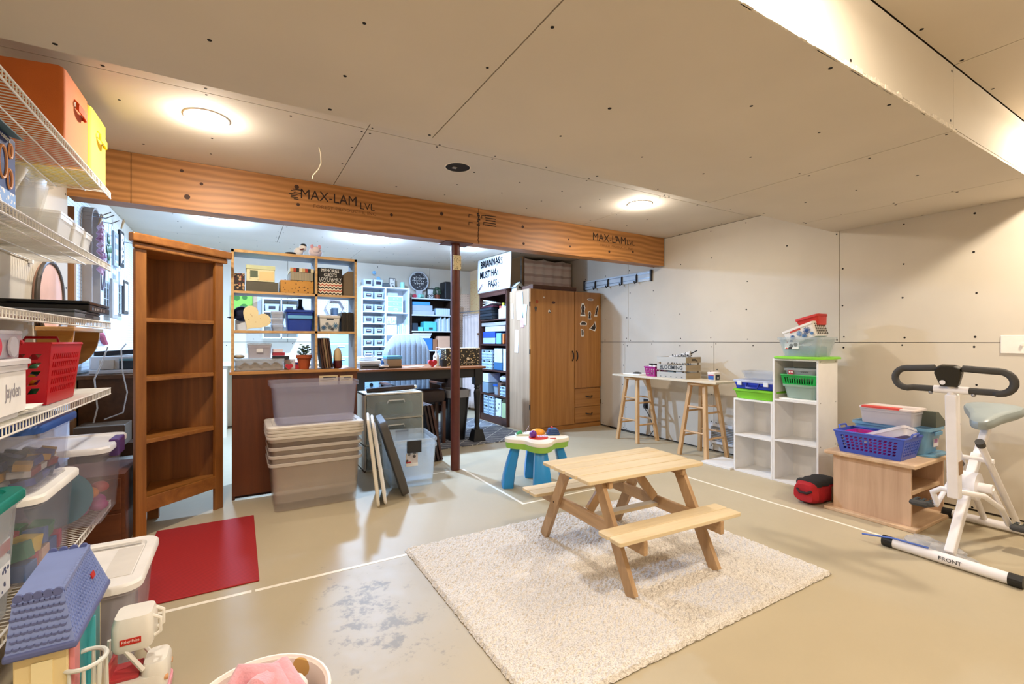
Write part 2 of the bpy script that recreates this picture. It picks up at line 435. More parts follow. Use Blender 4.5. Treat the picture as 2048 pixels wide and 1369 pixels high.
# dropped soffit
sof = struct('trim_1', bx((-.92, .785, ZS+.012, XR, 1.985, ZC)), DARK, 'dropped drywall soffit crossing the room in front of the beam', 'soffit')
SR = [(-.92, .77, .753, 2.0), (.753, .77, 2.69, 2.0), (2.69, .77, 3.79, 2.0), (3.79, .77, XR, 2.0)]
sheets(sof, 'z', SR, ZS, .012, DRYC)
screws(sof, 'z', SR, ZS, -1)
sheets(sof, 'y', [(-.92, ZS+.012, 1.0, ZC), (1.0, ZS+.012, 2.7, ZC), (2.7, ZS+.012, XR, ZC)], .772, .012, DRY)
sheets(sof, 'y', [(-.92, ZS+.012, 1.5, ZC), (1.5, ZS+.012, XR, ZC)], 1.986, .012, DRY)
screws(sof, 'y', [(-.9, ZS, 2.7, ZC), (2.7, ZS, XR, ZC)], .772, -1, sp=.8)
# torn paper edge along the soffit's lower front corner
mb = MB(); x = -.9
while x < 2.68:
    dx = random.uniform(.02, .05); h = random.uniform(.006, .02); mb.cbox((x+dx/2, .7705, ZS+h/2), (dx, .004+random.random()*.006, h)); x += dx
o = mb.build('torn_paper_edge', M('#d9d0c0', .9, var=.2, vs=60), sof); o['kind'] = 'stuff'
# right wall
wr = struct('wall_right', bx((XR+.012, YN, 0, XR+.1, 7.45, ZC)), DARK, 'bare drywall wall on the right with horizontal seam and screw dimples', 'wall')
WR = [(YN, 1.15, -.49, ZC), (-.49, 1.15, 1.95, ZC), (1.95, 1.15, 4.39, ZC), (4.39, 1.15, 7.3, ZC), (YN, .012, .7, 1.15), (.7, .012, 3.14, 1.15), (3.14, .012, 4.45, 1.15), (4.45, .012, 7.3, 1.15)]
sheets(wr, 'x', WR, XR, .012)
screws(wr, 'x', WR, XR, -1, sp=.41)
# left wall: framed out near the camera, set back beyond the beam
wl = struct('wall_left', bx((-1.05, YN, 0, XL-.012, 3.80, ZC), (-1.15, 3.80, 0, XF-.012, 7.45, ZC)), DARK, 'bare drywall wall on the left behind the wire shelves', 'wall')
WL = [(YN, 1.15, .7, ZC), (.7, 1.15, 3.81, ZC), (YN, .012, 1.4, 1.15), (1.4, .012, 3.81, 1.15)]
sheets(wl, 'x', WL, XL, -.012); screws(wl, 'x', WL, XL, 1, sp=.41)
sheets(wl, 'x', [(3.82, 0.01, 6.0, ZC), (6.0, .01, 7.3, ZC)], XF, -.012)
# back wall
wb = struct('wall_back', bx((-1.15, YB+.012, 0, 4.4, 7.45, ZC)), DARK, 'bare drywall wall at the far end of the craft room', 'wall')
WB = [(-1.0, 1.15, .6, ZC), (.6, 1.15, 2.72, ZC), (2.72, 1.15, XR, ZC), (-1.0, .012, 1.5, 1.15), (1.5, .012, XR, 1.15)]
sheets(wb, 'y', WB, YB, .012); screws(wb, 'y', WB, YB, -1)
struct('wall_near', bx((-1.05, YN-.1, 0, 4.4, YN, ZC)), DRY, 'bare drywall wall behind the camera', 'wall')
pil = struct('wall_pilaster', bx((-.99, 6.86, 0, -.83, YB, ZC-.005)), DRY, 'narrow boxed-out drywall pilaster in the far left corner', 'wall')
screws(pil, 'y', [(-.99, 0, -.83, ZC-.01)], 6.86, -1, sp=.06)
struct('wall_closet', bx((3.46, 5.62, 0, 3.5, YB, ZC)), M('#e8c9a4', .85, var=.04), 'closet side wall beside the dark bookcase, coloured peach for bounced warm light', 'wall')  # warm light bounced off the confetti cloth is painted into the peach colour
struct('trim_2', bx((-.99, 4.10, 0, -.935, 4.14, 2.05)), WOOD('#8a5a2c', '#b07a42', 'z'), 'bare wooden stud at the end of the left wall', 'stud')
# beam
LVL = WOOD('#92602f', '#b67d44', 'x', 16, .06, .5, .3, name='laminated beam')
beam = struct('beam', bx((XL, 3.805, 2.047, XR-.02, 3.945, ZC-.001)), LVL, 'brown laminated timber beam crossing the ceiling', 'beam')
for x0, x1 in ((XL+.001, -.597), (-.593, 1.873), (1.877, XR-.021)):
    mb = MB(); mb.box(x0, 3.79, 2.045, x1, 3.806, ZC-.002); mb.build('plank', LVL, beam)
KN = M('#3d210f', .7, var=.3, vs=40, name='knot')
mb = MB()
for x, z in [(-.33, 2.30), (-.22, 2.23), (-.3, 2.13), (.37, 2.31), (.38, 2.18), (1.08, 2.2), (1.52, 2.27), (1.5, 2.14), (2.35, 2.26), (2.36, 2.1), (2.9, 2.2), (2.92, 2.13), (3.45, 2.13), (3.8, 2.16), (3.55, 2.3)]:
    mb.disc((x, 3.7905, z), random.uniform(.008, .018), 'y', h=-.0012, n=9)
o = mb.build('knots', KN, beam); o['kind'] = 'stuff'
INK = M('#2a1b12', .8, var=.3, vs=50, name='stamped ink')
INK2 = M('#6b4423', .8, var=.3, vs=50, name='faded ink')
bl = base(beam)
def btext(s, size, x, z, m, sx=1): return text(beam, s, size, Vector((x, 3.7892, z))-bl, '-y', m, sx=sx)
btext('MAX-LAM', .115, 3.455, 2.265, INK, .95); btext('LVL', .075, 3.765, 2.255, INK); btext('FOREST PRODUCTS, INC', .034, 3.56, 2.19, INK2, 1.25)
btext('MAX-LAM', .105, .60, 2.262, INK, .9); btext('LVL', .075, .885, 2.235, INK); btext('FOREST PRODUCTS, INC', .034, .72, 2.185, INK2, 1.25)
mb = MB()
for k in range(7): mb.cbox((.36+random.uniform(-.02, .02), 3.7893, 2.29-.012*k), (random.uniform(.03, .07), .001, .007))
for k in range(5): mb.cbox((2.0, 3.7893, 2.315-.022*k), (random.uniform(.08, .13), .001, .008))
for x, z in ((1.80, 2.30), (1.80, 2.23), (1.93, 2.31), (1.95, 2.25)): mb.cbox((x, 3.7893, z), (.04, .001, .006)); mb.cbox((x-.02, 3.7893, z-.012), (.006, .001, .03))
o = mb.build('grade_stamps', INK, beam); o['kind'] = 'stuff'
mb = MB()
for k in range(16): mb.cbox((1.875+random.uniform(-.006, .006), 3.7893, 2.32-.017*k), (random.uniform(.004, .02)*(1.6 if k < 7 else .5), .001, .015))
mb.build('stain', INK, beam)
MTL = M('#6a4232', .6, .6, name='rusty steel')
mb = MB().box(1.56, 3.78, 2.038, 1.82, 3.97, 2.046); mb.build('bearing_plate', MTL, beam)
# column
colm = struct('column', MB().cyl((1.685, 3.875, 0), (1.685, 3.875, 2.038), .042, n=24), M('#5b2618', .38, var=.12, vs=20, name='red oxide paint'), 'dark red painted steel column holding up the beam', 'column', smooth=True)
MB().box(1.645, 3.829, 1.80, 1.722, 3.833, 1.93).build('paper_sticker', SPECK('#d8c79a', '#4a4030', 90, .3), colm)
# recessed lights
def lamp(x, y, w, col, label):
    t = T('recessed_light', label, 'ceiling light', (x, y, ZC), group='recessed ceiling lights')
    MB().ring([(.078, -.004), (.105, -.006), (.108, 0), (.078, 0)]).build('trim_ring', M('#f3f1ec', .4), t, w=False, smooth=True)
    MB().lathe([(.001, -.017), (.04, -.0145), (.066, -.008), (.078, -.002), (.001, -.001)], n=32).build('lens', M((col[0]*.5+.5, col[1]*.5+.5, col[2]*.5+.5), .5, emit=14, var=0), t, w=False)
    ld = bpy.data.lights.new('lamp', 'AREA'); ld.shape = 'DISK'; ld.size = .15; ld.energy = w*.74; ld.color = col; ld.spread = R(172)
    lo = bpy.data.objects.new('lamp', ld); COL.objects.link(lo); lo.parent = t; lo.location = (0, 0, -.02)
    # added point light under each lens, brightens the ceiling around it
    pd = bpy.data.lights.new('ceiling_fill', 'POINT'); pd.shadow_soft_size = .03; pd.energy = w*.42; pd.color = col
    po = bpy.data.objects.new('ceiling_fill', pd); COL.objects.link(po); po.parent = t; po.location = (0, 0, -.055)
for a in LAMPS: lamp(*a)
t = T('ceiling_cutout', 'round empty hole cut in the ceiling for a light', 'ceiling hole', (1.31, 2.97, ZC))
MB().lathe([(.085, -.0015), (.085, -.0005), (.001, -.0005), (.001, -.0015)], n=28).build('opening', M('#1b1613', .9), t, w=False)
MB().ring([(.084, -.003), (.090, -.003), (.090, 0), (.084, 0)]).build('cut_edge', M('#e6ddcd', .8), t, w=False)
MB().cbox((-.02, .01, -.004), (.03, .03, .004)).build('junction_plate', M('#a9a196', .4, .5), t, w=False)
solo('dangling_cable', 'thin cream cable dangling from the ceiling before the beam', 'cable',
     MB().tube([(.43, 3.1, ZC), (.44, 3.11, 2.34), (.445, 3.12, 2.28), (.43, 3.13, 2.24), (.40, 3.14, 2.20), (.395, 3.14, 2.175)], .004, 6), M('#e8dcc0', .5), smooth=True)
# floor tape
TAPE = M('#e9e2d2', .6, var=.1, vs=30, name='masking tape')
mb = bx((-.36, 2.455, .0004, .05, 2.478, .001), (.065, 2.452, .0004, 1.0, 2.474, .001)); solo('floor_tape', 'white tape line on the floor between the red mat and shag rug', 'tape', mb, TAPE)
solo('floor_tape', 'white tape line running from the steel column towards the picnic table', 'tape', bx((1.735, 2.80, .0004, 1.757, 3.86, .001)), TAPE)
solo('floor_tape', 'short white tape line crossing beneath the activity table', 'tape', bx((1.757, 2.80, .0004, 2.4, 2.82, .001)), TAPE)
solo('floor_tape', 'long white tape line past the cube shelves and under the exercise bike', 'tape', bx((3.29, .3, .0004, 3.312, 2.72, .001)), TAPE)
solo('floor_tape', 'short white tape line between the column and the clear latch tote', 'tape', bx((1.25, 3.84, .0004, 1.64, 3.86, .001)), TAPE)
# ---------------------------------------------------------------- left wall wire shelves
G_SH = 'white wire shelves on the left wall'
def wire_shelf(z, label, y0=.7, y1=3.24, x0=XL+.004, x1=-.595):
    t = T('wire_shelf', label, 'shelf', ((x0+x1)/2, (y0+y1)/2, z), group=G_SH)
    n = int((y1-y0)/.0254); mb = MB()
    for i in range(n+1):
        y = y0+(y1-y0)*i/n
        mb.tube([(x0, y, z-.003), (x1-.004, y, z-.003), (x1, y, z-.008), (x1, y, z-.034)], .0021, 5)
    o = mb.build('deck_wires', WIRE, t); o['kind'] = 'stuff'
    for (x, zz, r) in ((x1, z-.004, .0035), (x1, z-.034, .0035), (x0+.003, z-.006, .003), (x0+.09, z-.007, .003), (x0+.2, z-.007, .003)):
        MB().tube([(x, y0, zz), (x, y1, zz)], r, 6).build('long_rod', WIRE, t, smooth=True)
    for y in (y0+.15, 1.5, 2.35, y1-.04):
        MB().box(x0-.003, y-.012, z-.022, x0+.012, y+.012, z+.004).build('wall_clip', WHITE, t)
    return t
ZSH = [1.96, 1.57, 1.262, .913, .31]
for z, l in zip(ZSH, ('top white wire shelf holding the orange and yellow bins', 'second white wire shelf holding the clear tub and blue box',
                      'third white wire shelf holding two laptops', 'fourth white wire shelf holding the red basket', 'bottom white wire shelf holding the big clear totes')):
    wire_shelf(z, l)
def fabric_bin(name, label, cx, cy, z, w, d, h, mat, hm, bulge=.0):
    t = T(name, label, 'storage bin', (cx, cy, z), group='fabric bins on the top wire shelf')
    mb = MB(); n = 8; g = []
    for k in range(9):
        f = k/8; b = 1+bulge*math.sin(PI*f)
        ring = rrect(w*b, d*b, .02, h*f)
        if k == 8: ring = [(x, y, h+.018*math.sin(9*x+5*y)-.025*(abs(x)/(w/2))**3) for x, y, _ in ring]
        g.append(ring)
    top = g[-1]; g.append([(x*.965, y*.965, zz) for x, y, zz in top]); g.append([(x*.95, y*.95, h*.5) for x, y, zz in top]); g.append([(x*.93, y*.93, .012) for x, y, zz in top])
    mb.loft(g).build('body', mat, t, w=False, smooth=True)
    # strap handle on the side that faces the room
    x = w/2+.004; pts = [(x, -.055, h*.66), (x+.012, -.05, h*.62), (x+.022, -.02, h*.58), (x+.022, .02, h*.57), (x+.012, .05, h*.59), (x, .055, h*.62)]
    mb = MB()
    for a, b in zip(pts, pts[1:]): mb.hexa([(a[0]-.002, a[1], a[2]-.016), (b[0]-.002, b[1], b[2]-.016), (b[0]+.002, b[1], b[2]-.016), (a[0]+.002, a[1], a[2]-.016),
                                           (a[0]-.002, a[1], a[2]+.016), (b[0]-.002, b[1], b[2]+.016), (b[0]+.002, b[1], b[2]+.016), (a[0]+.002, a[1], a[2]+.016)])
    mb.build('handle', hm, t, w=False, smooth=True)
    for y in (-.055, .055): MB().tube([(w/2, y, h*.64), (w/2+.008, y, h*.64)], .012, 10).build('eyelet', M('#d8d2c6', .3, .7), t, w=False)
    return t
ORG = M('#c8671f', .85, var=.08, vs=5, bump=.15, bs=300, sheen=.3); YEL = M('#ecd83c', .85, var=.06, vs=6, bump=.15, bs=300, sheen=.3)
fabric_bin('fabric_bin', 'bright orange fabric bin with a strap handle, high on the left', -.745, 2.69, 1.962, .28, .345, .315, ORG, M('#d4551f', .8), .02)
fabric_bin('fabric_bin', 'bright yellow fabric bin beside the larger orange one', -.745, 3.045, 1.962, .285, .30, .325, YEL, M('#e3cf34', .8))
# shelf 2
BLUEB = STRIPE(['#1d2f63', '#27407d', '#22376e'], 9, 'z', .6, 14)
t = T('craft_kit_box', 'dark blue craft kit box with orange swirls on the second wire shelf', 'box', (-.755, 1.985, 1.572))
part(t, 'carton', BLUEB, (-.13, -.13, 0, .13, .13, .235), bevel=.003)
OC = M('#e3a06a', .6); mb = MB()
for k, (yy, zz, r) in enumerate(((.03, .14, .05), (-.04, .12, .04), (.085, .19, .022), (.08, .10, .03))): mb.tube([(.1315, yy+r*.55*math.cos(a), zz+r*math.sin(a)) for a in [2*PI*i/16 for i in range(16)]], .004, 5, True)
mb.build('swirl_print', OC, t, w=False)
text(t, 'cookie cutters', .022, (.1312, .02, .222), '+x', PAPER)
MB().box(.131, -.125, .01, .1316, .125, .06).build('lower_print', SPECK('#7f9cc4', '#f2e6d0', 60, .4), t, w=False)
solo('tag_card', 'slate blue printed card resting on the craft kit box', 'card', MB().cbox((-.69, 1.97, 1.83), (.19, .24, .003), (0, .25, 0)), M('#5d8496', .5))
CL1 = CLEAR('#e9e6de', .14, .2); CL2 = CLEAR('#dfe0ea', .38, .25); CLW = CLEAR('#f0efec', .38, .3)
t = T('clear_tub', 'clear plastic tub with raised lettering holding a teal disc', 'tub', (-.745, 2.30, 1.572))
tub(MB(), .25, .27, .19, taper=.78, lip=.012).build('body', CL1, t, w=False, smooth=True)
text(t, 'COLORS', .04, (-.02, -.133, .135), '-y', M('#8e8e90', .4), ext=.002)
solo('teal_disc', 'pale teal plastic disc standing inside the clear tub', 'disc', MB().tube([(-.74, 2.27, 1.65), (-.74, 2.285, 1.65)], .062, 24), M('#8fbfb4', .5), bevel=.004, smooth=True)
t = T('toy_box', 'dark green toy box against the wall behind the clear tub', 'box', (-.862, 2.62, 1.572))
part(t, 'carton', SPECK('#4c5a2c', '#8b9a52', 22, .35), (-.03, -.15, 0, .03, .15, .22), bevel=.003); part(t, 'window', M('#d9d4c8', .4), (.03, -.1, .12, .0315, .06, .2))
solo('glue_tube', 'small white tube leaning out above the clear tub', 'tube', MB().cyl((-.77, 2.46, 1.66), (-.72, 2.50, 1.83), .013, .017, 12), M('#eceae6', .4), smooth=True)
for (y, d, h, l) in ((2.60, .17, .10, 'small clear plastic box nearest the tub on the second wire shelf'), (2.78, .13, .095, 'small lidded clear box, middle of three on the second wire shelf'), (2.93, .11, .09, 'smallest clear box at the end of the second wire shelf')):
    t = T('clear_box', l, 'box', (-.72, y, 1.572), group='small clear boxes on the second wire shelf')
    tub(MB(), .2, d, h, taper=.9, lip=.005, r=.012).build('body', CLW, t, w=False, smooth=True)
    lidshape(MB(), .214, d+.014, h, .012, r=.014, inset=.012).build('lid', CLW, t, w=False, smooth=True)
# shelf 3: laptops
t = T('laptop', 'closed grey laptop lying under a black one', 'laptop', (-.745, 2.87, 1.264), group='closed laptops on the third wire shelf')
part(t, 'base', M('#6d737d', .4, .3), (-.14, -.21, 0, .14, .21, .022), bevel=.005); part(t, 'lid', M('#4c525c', .4, .2), (-.14, -.21, .0225, .14, .21, .034), bevel=.004); part(t, 'disc_drive', M('#23262b', .4), (.1405, -.06, .007, .1412, .08, .017))
t = T('laptop', 'closed glossy black laptop stacked on top of a grey one', 'laptop', (-.745, 3.03, 1.299), group='closed laptops on the third wire shelf')
part(t, 'base', M('#16171a', .3), (-.15, -.19, 0, .15, .19, .03), bevel=.005); part(t, 'lid', M('#0c0c0d', .18), (-.15, -.19, .031, .15, .19, .048), bevel=.006)
for k, y in enumerate((-.15, -.11, -.075, -.045, 0, .06)): part(t, 'port', M('#8fb0d8' if k == 0 else '#b7bcc4', .3, .5), (.1502, y, .008, .1512, y+.022, .02))
# welcome sign
t = T('welcome_sign', 'round blush sign with handwritten lettering on the left wall', 'sign', (XL+.012, 3.44, 1.185), group=None)
MB().tube([(XL, 3.44, 1.39), (XL+.02, 3.44, 1.39)], .195, 40).build('board', M('#e2b8a6', .6, var=.1, vs=6), t, smooth=True)
MB().tube([(XL+.02, 3.44+.2*math.cos(a), 1.39+.2*math.sin(a)) for a in [2*PI*i/40 for i in range(40)]], .011, 8, True).build('rim', M('#4d4640', .5), t, smooth=True)
text(t, 'welcome', .115, (.011, 0, .13), '+x', M('#3a3a40', .5), sx=.9, tilt=-.25)
# wooden wall shelf with curved brackets
t = T('wall_shelf', 'small varnished wooden wall shelf with two curved brackets', 'shelf', (-.825, 3.57, 1.08))
AMB = WOOD('#a86a22', '#cc9244', 'x', 12, .08, .35)
part(t, 'board', WOOD('#b98048', '#dcae74', 'y', 12, .06), (XL+.001, 3.27, 1.214, -.745, 3.87, 1.237), bevel=.004, w=True)
for y in (3.30, 3.82):
    poly = [(XL+.001, 1.0), (XL+.001, 1.214), (-.755, 1.214)]+[(-.755-.145*(1-math.cos(R(90)*i/8)), 1.214-.21*math.sin(R(90)*i/8)) for i in range(9)]
    MB().prism(poly, y, y+.02, 'y').build('bracket', AMB, t)
# shelf 4: basket and boxes
REDP = M('#c4101c', .35, var=.05)
def slot_basket(t, w, d, h, taper, mat, nu=(9, 7), nv=4, slant=.12, solid=.004, hu=.2, hv=.16, rim=.014, m0=.16, m1=.14):
    """rectangular basket: pierced walls, solid floor, rim"""
    b = taper; z0, z1 = h*m0, h*(1-m1)
    def rect(z): f = b+(1-b)*z/h; return [(-w/2*f, -d/2*f, z), (w/2*f, -d/2*f, z), (w/2*f, d/2*f, z), (-w/2*f, d/2*f, z)]
    mb = MB(); A, B, C, D = rect(0), rect(z0), rect(z1), rect(h)
    for i in range(4):
        j = (i+1) % 4
        mb.add([A[i], A[j], B[j], B[i]], [(0, 1, 2, 3)]); mb.add([C[i], C[j], D[j], D[i]], [(0, 1, 2, 3)])
        P = [Vector(q) for q in (B[i], B[j], C[i], C[j])]
        e = .07
        p00, p10 = P[0].lerp(P[1], e), P[0].lerp(P[1], 1-e); p01, p11 = P[2].lerp(P[3], e), P[2].lerp(P[3], 1-e)
        mb.add([P[0], p00, p01, P[2]], [(0, 1, 2, 3)]); mb.add([p10, P[1], P[3], p11], [(0, 1, 2, 3)])
        mb.holes(p00, p10, p01, p11, nu[i % 2], nv, hu, hv, slant)
    mb.add(A, [(0, 1, 2, 3)])
    mb.build('body', mat, t, w=False, solid=solid)
    r = [Vector(q) for q in rect(h)]
    MB().tube([q for q in [r[0], r[1], r[2], r[3]]], rim*.5, 6, True).build('rim', mat, t, w=False, smooth=True)
    return r
t = T('slotted_basket', 'red plastic slotted basket full of small toys on the fourth wire shelf', 'basket', (-.755, 2.62, .915))
slot_basket(t, .27, .40, .235, .84, REDP, (5, 13), 5, .14)
for s in (-1, 1): MB().tube([(-.06, s*.2, .235), (-.05, s*.212, .262), (.05, s*.212, .262), (.06, s*.2, .235)], .006, 8).build('handle', REDP, t, w=False, smooth=True)
cols = ['#e8b51e', '#2c8a3a', '#2244a8', '#e9e6de', '#d8701d', '#15602f', '#b0b3b8', '#7a3a9c', '#3aa0d8']
for k in range(18):
    x, y, z = -.755+random.uniform(-.07, .07), 2.62+random.uniform(-.13, .13), .955+.047*(k//6)
    solo('small_toy', ['yellow', 'green', 'blue', 'white', 'orange', 'dark green', 'grey', 'purple', 'sky blue'][k % 9]+' plastic toy piled in the red slotted basket, '+('lower half' if k < 9 else 'upper half'), 'toy', MB().ball((x, y, z), random.uniform(.022, .032), 8, 6, (1, 1.25, .85)), M(cols[k % 9], .4), group='small toys in the red basket', smooth=True)
solo('blue_folder', 'royal blue folder sticking out of the red basket', 'folder', MB().cbox((-.80, 2.46, 1.07), (.1, .012, .20), (-.12, 0, 0)), M('#17389c', .45))
solo('plain_board', 'pale beige board standing behind the red basket', 'board', MB().cbox((-.78, 2.88, 1.025), (.2, .012, .215), (.08, 0, 0)), M('#d8c6a2', .7))
t = T('clear_box', 'white name-labelled plastic box at the end of the fourth wire shelf', 'box', (-.74, 2.0, .915))
tub(MB(), .26, .28, .17, taper=.92, lip=.01, r=.015).build('body', CLEAR('#f2f0f2', .8), t, w=False, smooth=True)
part(t, 'name_card', M('#f6f4f2', .6), (-.11, -.1435, .03, .12, -.1415, .14)); text(t, 'Jayden', .06, (.03, -.1445, .085), '-y', M('#8a8890', .6), sx=.7)
part(t, 'name_card', M('#f6f4f2', .6), (.1325, -.12, .02, .1345, .13, .15)); text(t, 'Jayden', .062, (.1352, .03, .09), '+x', M('#9a98a0', .6), sx=.7)
lidshape(MB(), .29, .31, .172, .018, r=.02, inset=.02).build('lid', CLEAR('#f4f2f4', .8), t, w=False, smooth=True)
t = T('bead_case', 'clear divided case with red and grey rounds atop the name-labelled box', 'case', (-.745, 2.01, 1.107))
tub(MB(), .25, .26, .075, taper=.98, lip=.004, r=.01).build('body', CLEAR('#e8e4ec', .45), t, w=False, smooth=True)
for k, (y, c) in enumerate(((-.07, '#c8364a'), (.05, '#b7b2bb'))): MB().tube([(.128, y, .036), (.134, y, .036)], .032, 16).build('round_sticker', M(c, .5), t, w=False)
lidshape(MB(), .26, .27, .076, .012, r=.012, inset=.012).build('lid', CLEAR('#eeeaf0', .5), t, w=False, smooth=True)
for k in range(5):
    solo('paper_sheet', 'white paper sheet in the loose pile below the name-labelled box, '+('lowest', 'second', 'middle', 'fourth', 'topmost')[k], 'paper', MB().cbox((-.67+.006*k, 2.20, .918+.005*k), (.10, .16, .003), (0, 0, .05*k-.1)), PAPER, group='loose paper on the fourth wire shelf')
# shelf 5: totes
def tote(name, label, cx, cy, z, w, d, h, mat, lidm=None, lidh=.028, taper=.88, latch=None, group='lidded plastic totes', r=.035, rz=0, cat='tote', lip=.012):
    t = T(name, label, cat, (cx, cy, z), rz, group)
    tub(MB(), w, d, h, taper=taper, lip=lip, r=r).build('body', mat, t, w=False, smooth=True)
    if lidm: lidshape(MB(), w+.04, d+.04, h-.006, lidh, r=r+.02, inset=.035).build('lid', lidm, t, w=False, smooth=True)
    if latch:
        for s in (-1, 1): MB().box(-.06, s*(d/2+.012), h-.055, .06, s*(d/2+.026), h+.024).build('latch', latch, t, w=False, bevel=.004)
    return t
CT = CLEAR('#e4e3ea', .11, .2)
tote('tote', 'clear tote with a white lid, full of large toy blocks', -.745, 2.44, .312, .28, .44, .29, CT, M('#efece6', .4), taper=.9)
tote('tote', 'clear tote with a dark blue lid stacked over the block tote', -.745, 2.43, .63, .27, .44, .215, CT, M('#1d4a92', .35), taper=.9)
t = tote('tote', 'tall clear tote with a white lid and purple latch at the shelf end', -.71, 2.995, .312, .35, .42, .34, CT, CLEAR('#f1f0f2', .8), taper=.88)
for y in (0,): MB().box(.165, -.07, .29, .205, .07, .372).build('latch', M('#4c2f6e', .4), t, w=False, bevel=.006)
t = tote('tote', 'clear tote with a glossy teal lid at the left picture edge', -.745, 1.95, .312, .28, .28, .36, CLEAR('#dfe3e6', .4), M('#0f7f72', .25), taper=.86)
part(t, 'paper_label', SPECK('#e9eaec', '#2d3a66', 40, .3), (.128, -.1, .08, .130, .09, .24)); part(t, 'label_stripe', M('#b5232c', .5), (.1302, -.1, .2, .1308, .09, .235))
BC = ['#1d8a4a', '#1c5f9c', '#e2c23a', '#c02a3a', '#d9b8a0', '#1f7f58', '#e7dfc8', '#b42b50', '#3a6fb0']
for k in range(27):
    i, j, l = k % 3, (k//3) % 5, k//15; c = BC[(k*5+l) % 9]
    solo('toy_block', CN[c]+' toy block inside the white-lidded clear tote, '+('upper layer' if l else 'lower layer'), 'toy block', MB().cbox((-.825+.078*i+random.uniform(-.006, .006), 2.285+.077*j, .35+.068*l), (.062, .066, .058), (random.uniform(-.25, .25)*l, random.uniform(-.3, .3)*l, random.uniform(-.3, .3))), M(c, .45), group='blocks in the white-lidded tote', bevel=.003)
BC2 = ['#1c2c66', '#23397f', '#8c2430', '#b98a2c', '#22304f', '#3b4763', '#c9c6c0', '#1d2f77']
for k in range(60):
    l = k//20; i = k % 4; j = (k//4) % 5
    solo('building_brick', ['navy', 'royal blue', 'red', 'golden', 'dark slate', 'grey', 'white', 'deep blue'][(k*3+l) % 8]+' building brick inside the blue-lidded clear tote, '+('bottom', 'middle', 'top')[l]+' layer', 'toy brick', MB().cbox((-.83+.056*i+random.uniform(-.008, .008), 2.285+.072*j+random.uniform(-.01, .01), .655+.033*l), (.045, .055, .024), tuple(random.uniform(-.35, .35) for _ in range(3))), M(BC2[(k*3+l) % 8], .4), group='bricks in the blue-lidded tote')
solo('teal_plate', 'round teal plastic plate leaning inside the purple-latch tote', 'plate', MB().lathe([(.001, 0), (.07, .002), (.115, .012), (.118, .016), (.068, .01), (.001, .008)], n=32), M('#4d97ad', .4), smooth=True,
     xf=Matrix.Translation((-.70, 2.86, .44)) @ Matrix.Rotation(R(78), 4, 'X'))
for k, (x, y, z, c) in enumerate(((-.62, 3.08, .36, '#b54d9b'), (-.60, 3.02, .35, '#c765a8'), (-.66, 2.95, .35, '#a84a98'), (-.68, 3.07, .37, '#e0803a'), (-.72, 2.98, .36, '#d9b04a'), (-.62, 3.14, .41, '#d86a6a'), (-.75, 3.1, .37, '#3c3a78'), (-.63, 2.99, .42, '#e58a3c'), (-.69, 3.03, .43, '#46447f'))):
    solo('play_food', ['magenta', 'pink', 'plum', 'amber', 'ochre', 'coral', 'navy', 'orange', 'indigo'][k]+' play piece at the bottom of the purple-latch tote', 'toy', MB().ball((x, y, z), .036, 9, 7, (1.1, 1, .8)), M(c, .45), group='play pieces in the purple-latch tote', smooth=True)
# low chest and things behind the shelf end
CH = WOOD('#4a2410', '#6d3a1c', 'x', 10, .08, .4)
t = T('low_chest', 'dark stained low chest of drawers beyond the wire shelves', 'chest', (-.72, 3.53, 0))
part(t, 'body', CH, (-.17, -.2, 0, .17, .2, .42)); 
for k in range(2): part(t, 'drawer', CH, (-.155, -.212, .03+.195*k, .155, -.2, .205+.195*k), bevel=.003); part(t, 'knob', M('#2a160b', .4), (-.015, -.228, .11+.195*k, .015, -.212, .13+.195*k), bevel=.004)
for k in range(9):
    solo('thin_book', ['grey', 'brown', 'pale grey', 'slate blue', 'tan', 'dark red', 'stone', 'blue-grey', 'taupe'][k]+' book in the floor stack between the chest and corner bookcase', 'book', MB().cbox((-.66+random.uniform(-.01, .01), 3.98, .021+.042*k), (.26, .2, .036)), M(['#8f8a80', '#5b4a3c', '#a39a8c', '#3f4a5a', '#b5a68c', '#7d3028', '#98907f', '#65707a', '#8b8376'][k], .6), group='books stacked on the floor')
# ---------------------------------------------------------------- corner bookcase and red mat
AMBX = WOOD('#7d4a1c', '#a36a30', 'x', 12, .07, .4, name='amber pine'); AMBZ = WOOD('#7d4a1c', '#a36a30', 'z', 12, .07, .4, name='amber pine'); AMBP = WOOD('#6a3c14', '#8f5824', 'z', 16, .05, .45, name='amber panel')
t = T('corner_bookcase', 'tall amber pine corner bookcase with four open bays and a moulded top', 'bookcase', (-.36, 3.66, 0))
A = Vector((-.515, 3.415)); B = Vector((-.095, 3.815)); K = Vector((-.515, 3.85))   # front left, front right, back corner
fd = (B-A).normalized(); fn = Vector((fd.y, -fd.x))
def fpoly(a0, a1, dep): return [tuple(A+fd*a0+fn*.0), tuple(A+fd*a1), tuple(A+fd*a1-fn*dep), tuple(A+fd*a0-fn*dep)]
Lf = (B-A).length
MB().prism(fpoly(0, .062, .022), 0, 1.70).build('stile', AMBZ, t, bevel=.002); MB().prism(fpoly(Lf-.062, Lf, .022), 0, 1.70).build('stile', AMBZ, t, bevel=.002)
bx((-.515, 3.44, .16, -.503, 3.85, 1.70)).build('side_panel', AMBP, t); bx((-.515, 3.838, .16, -.115, 3.85, 1.70)).build('back_panel', AMBP, t)
bx((-.515, 3.80, 0, -.455, 3.848, .17)).build('rear_foot', AMBZ, t)
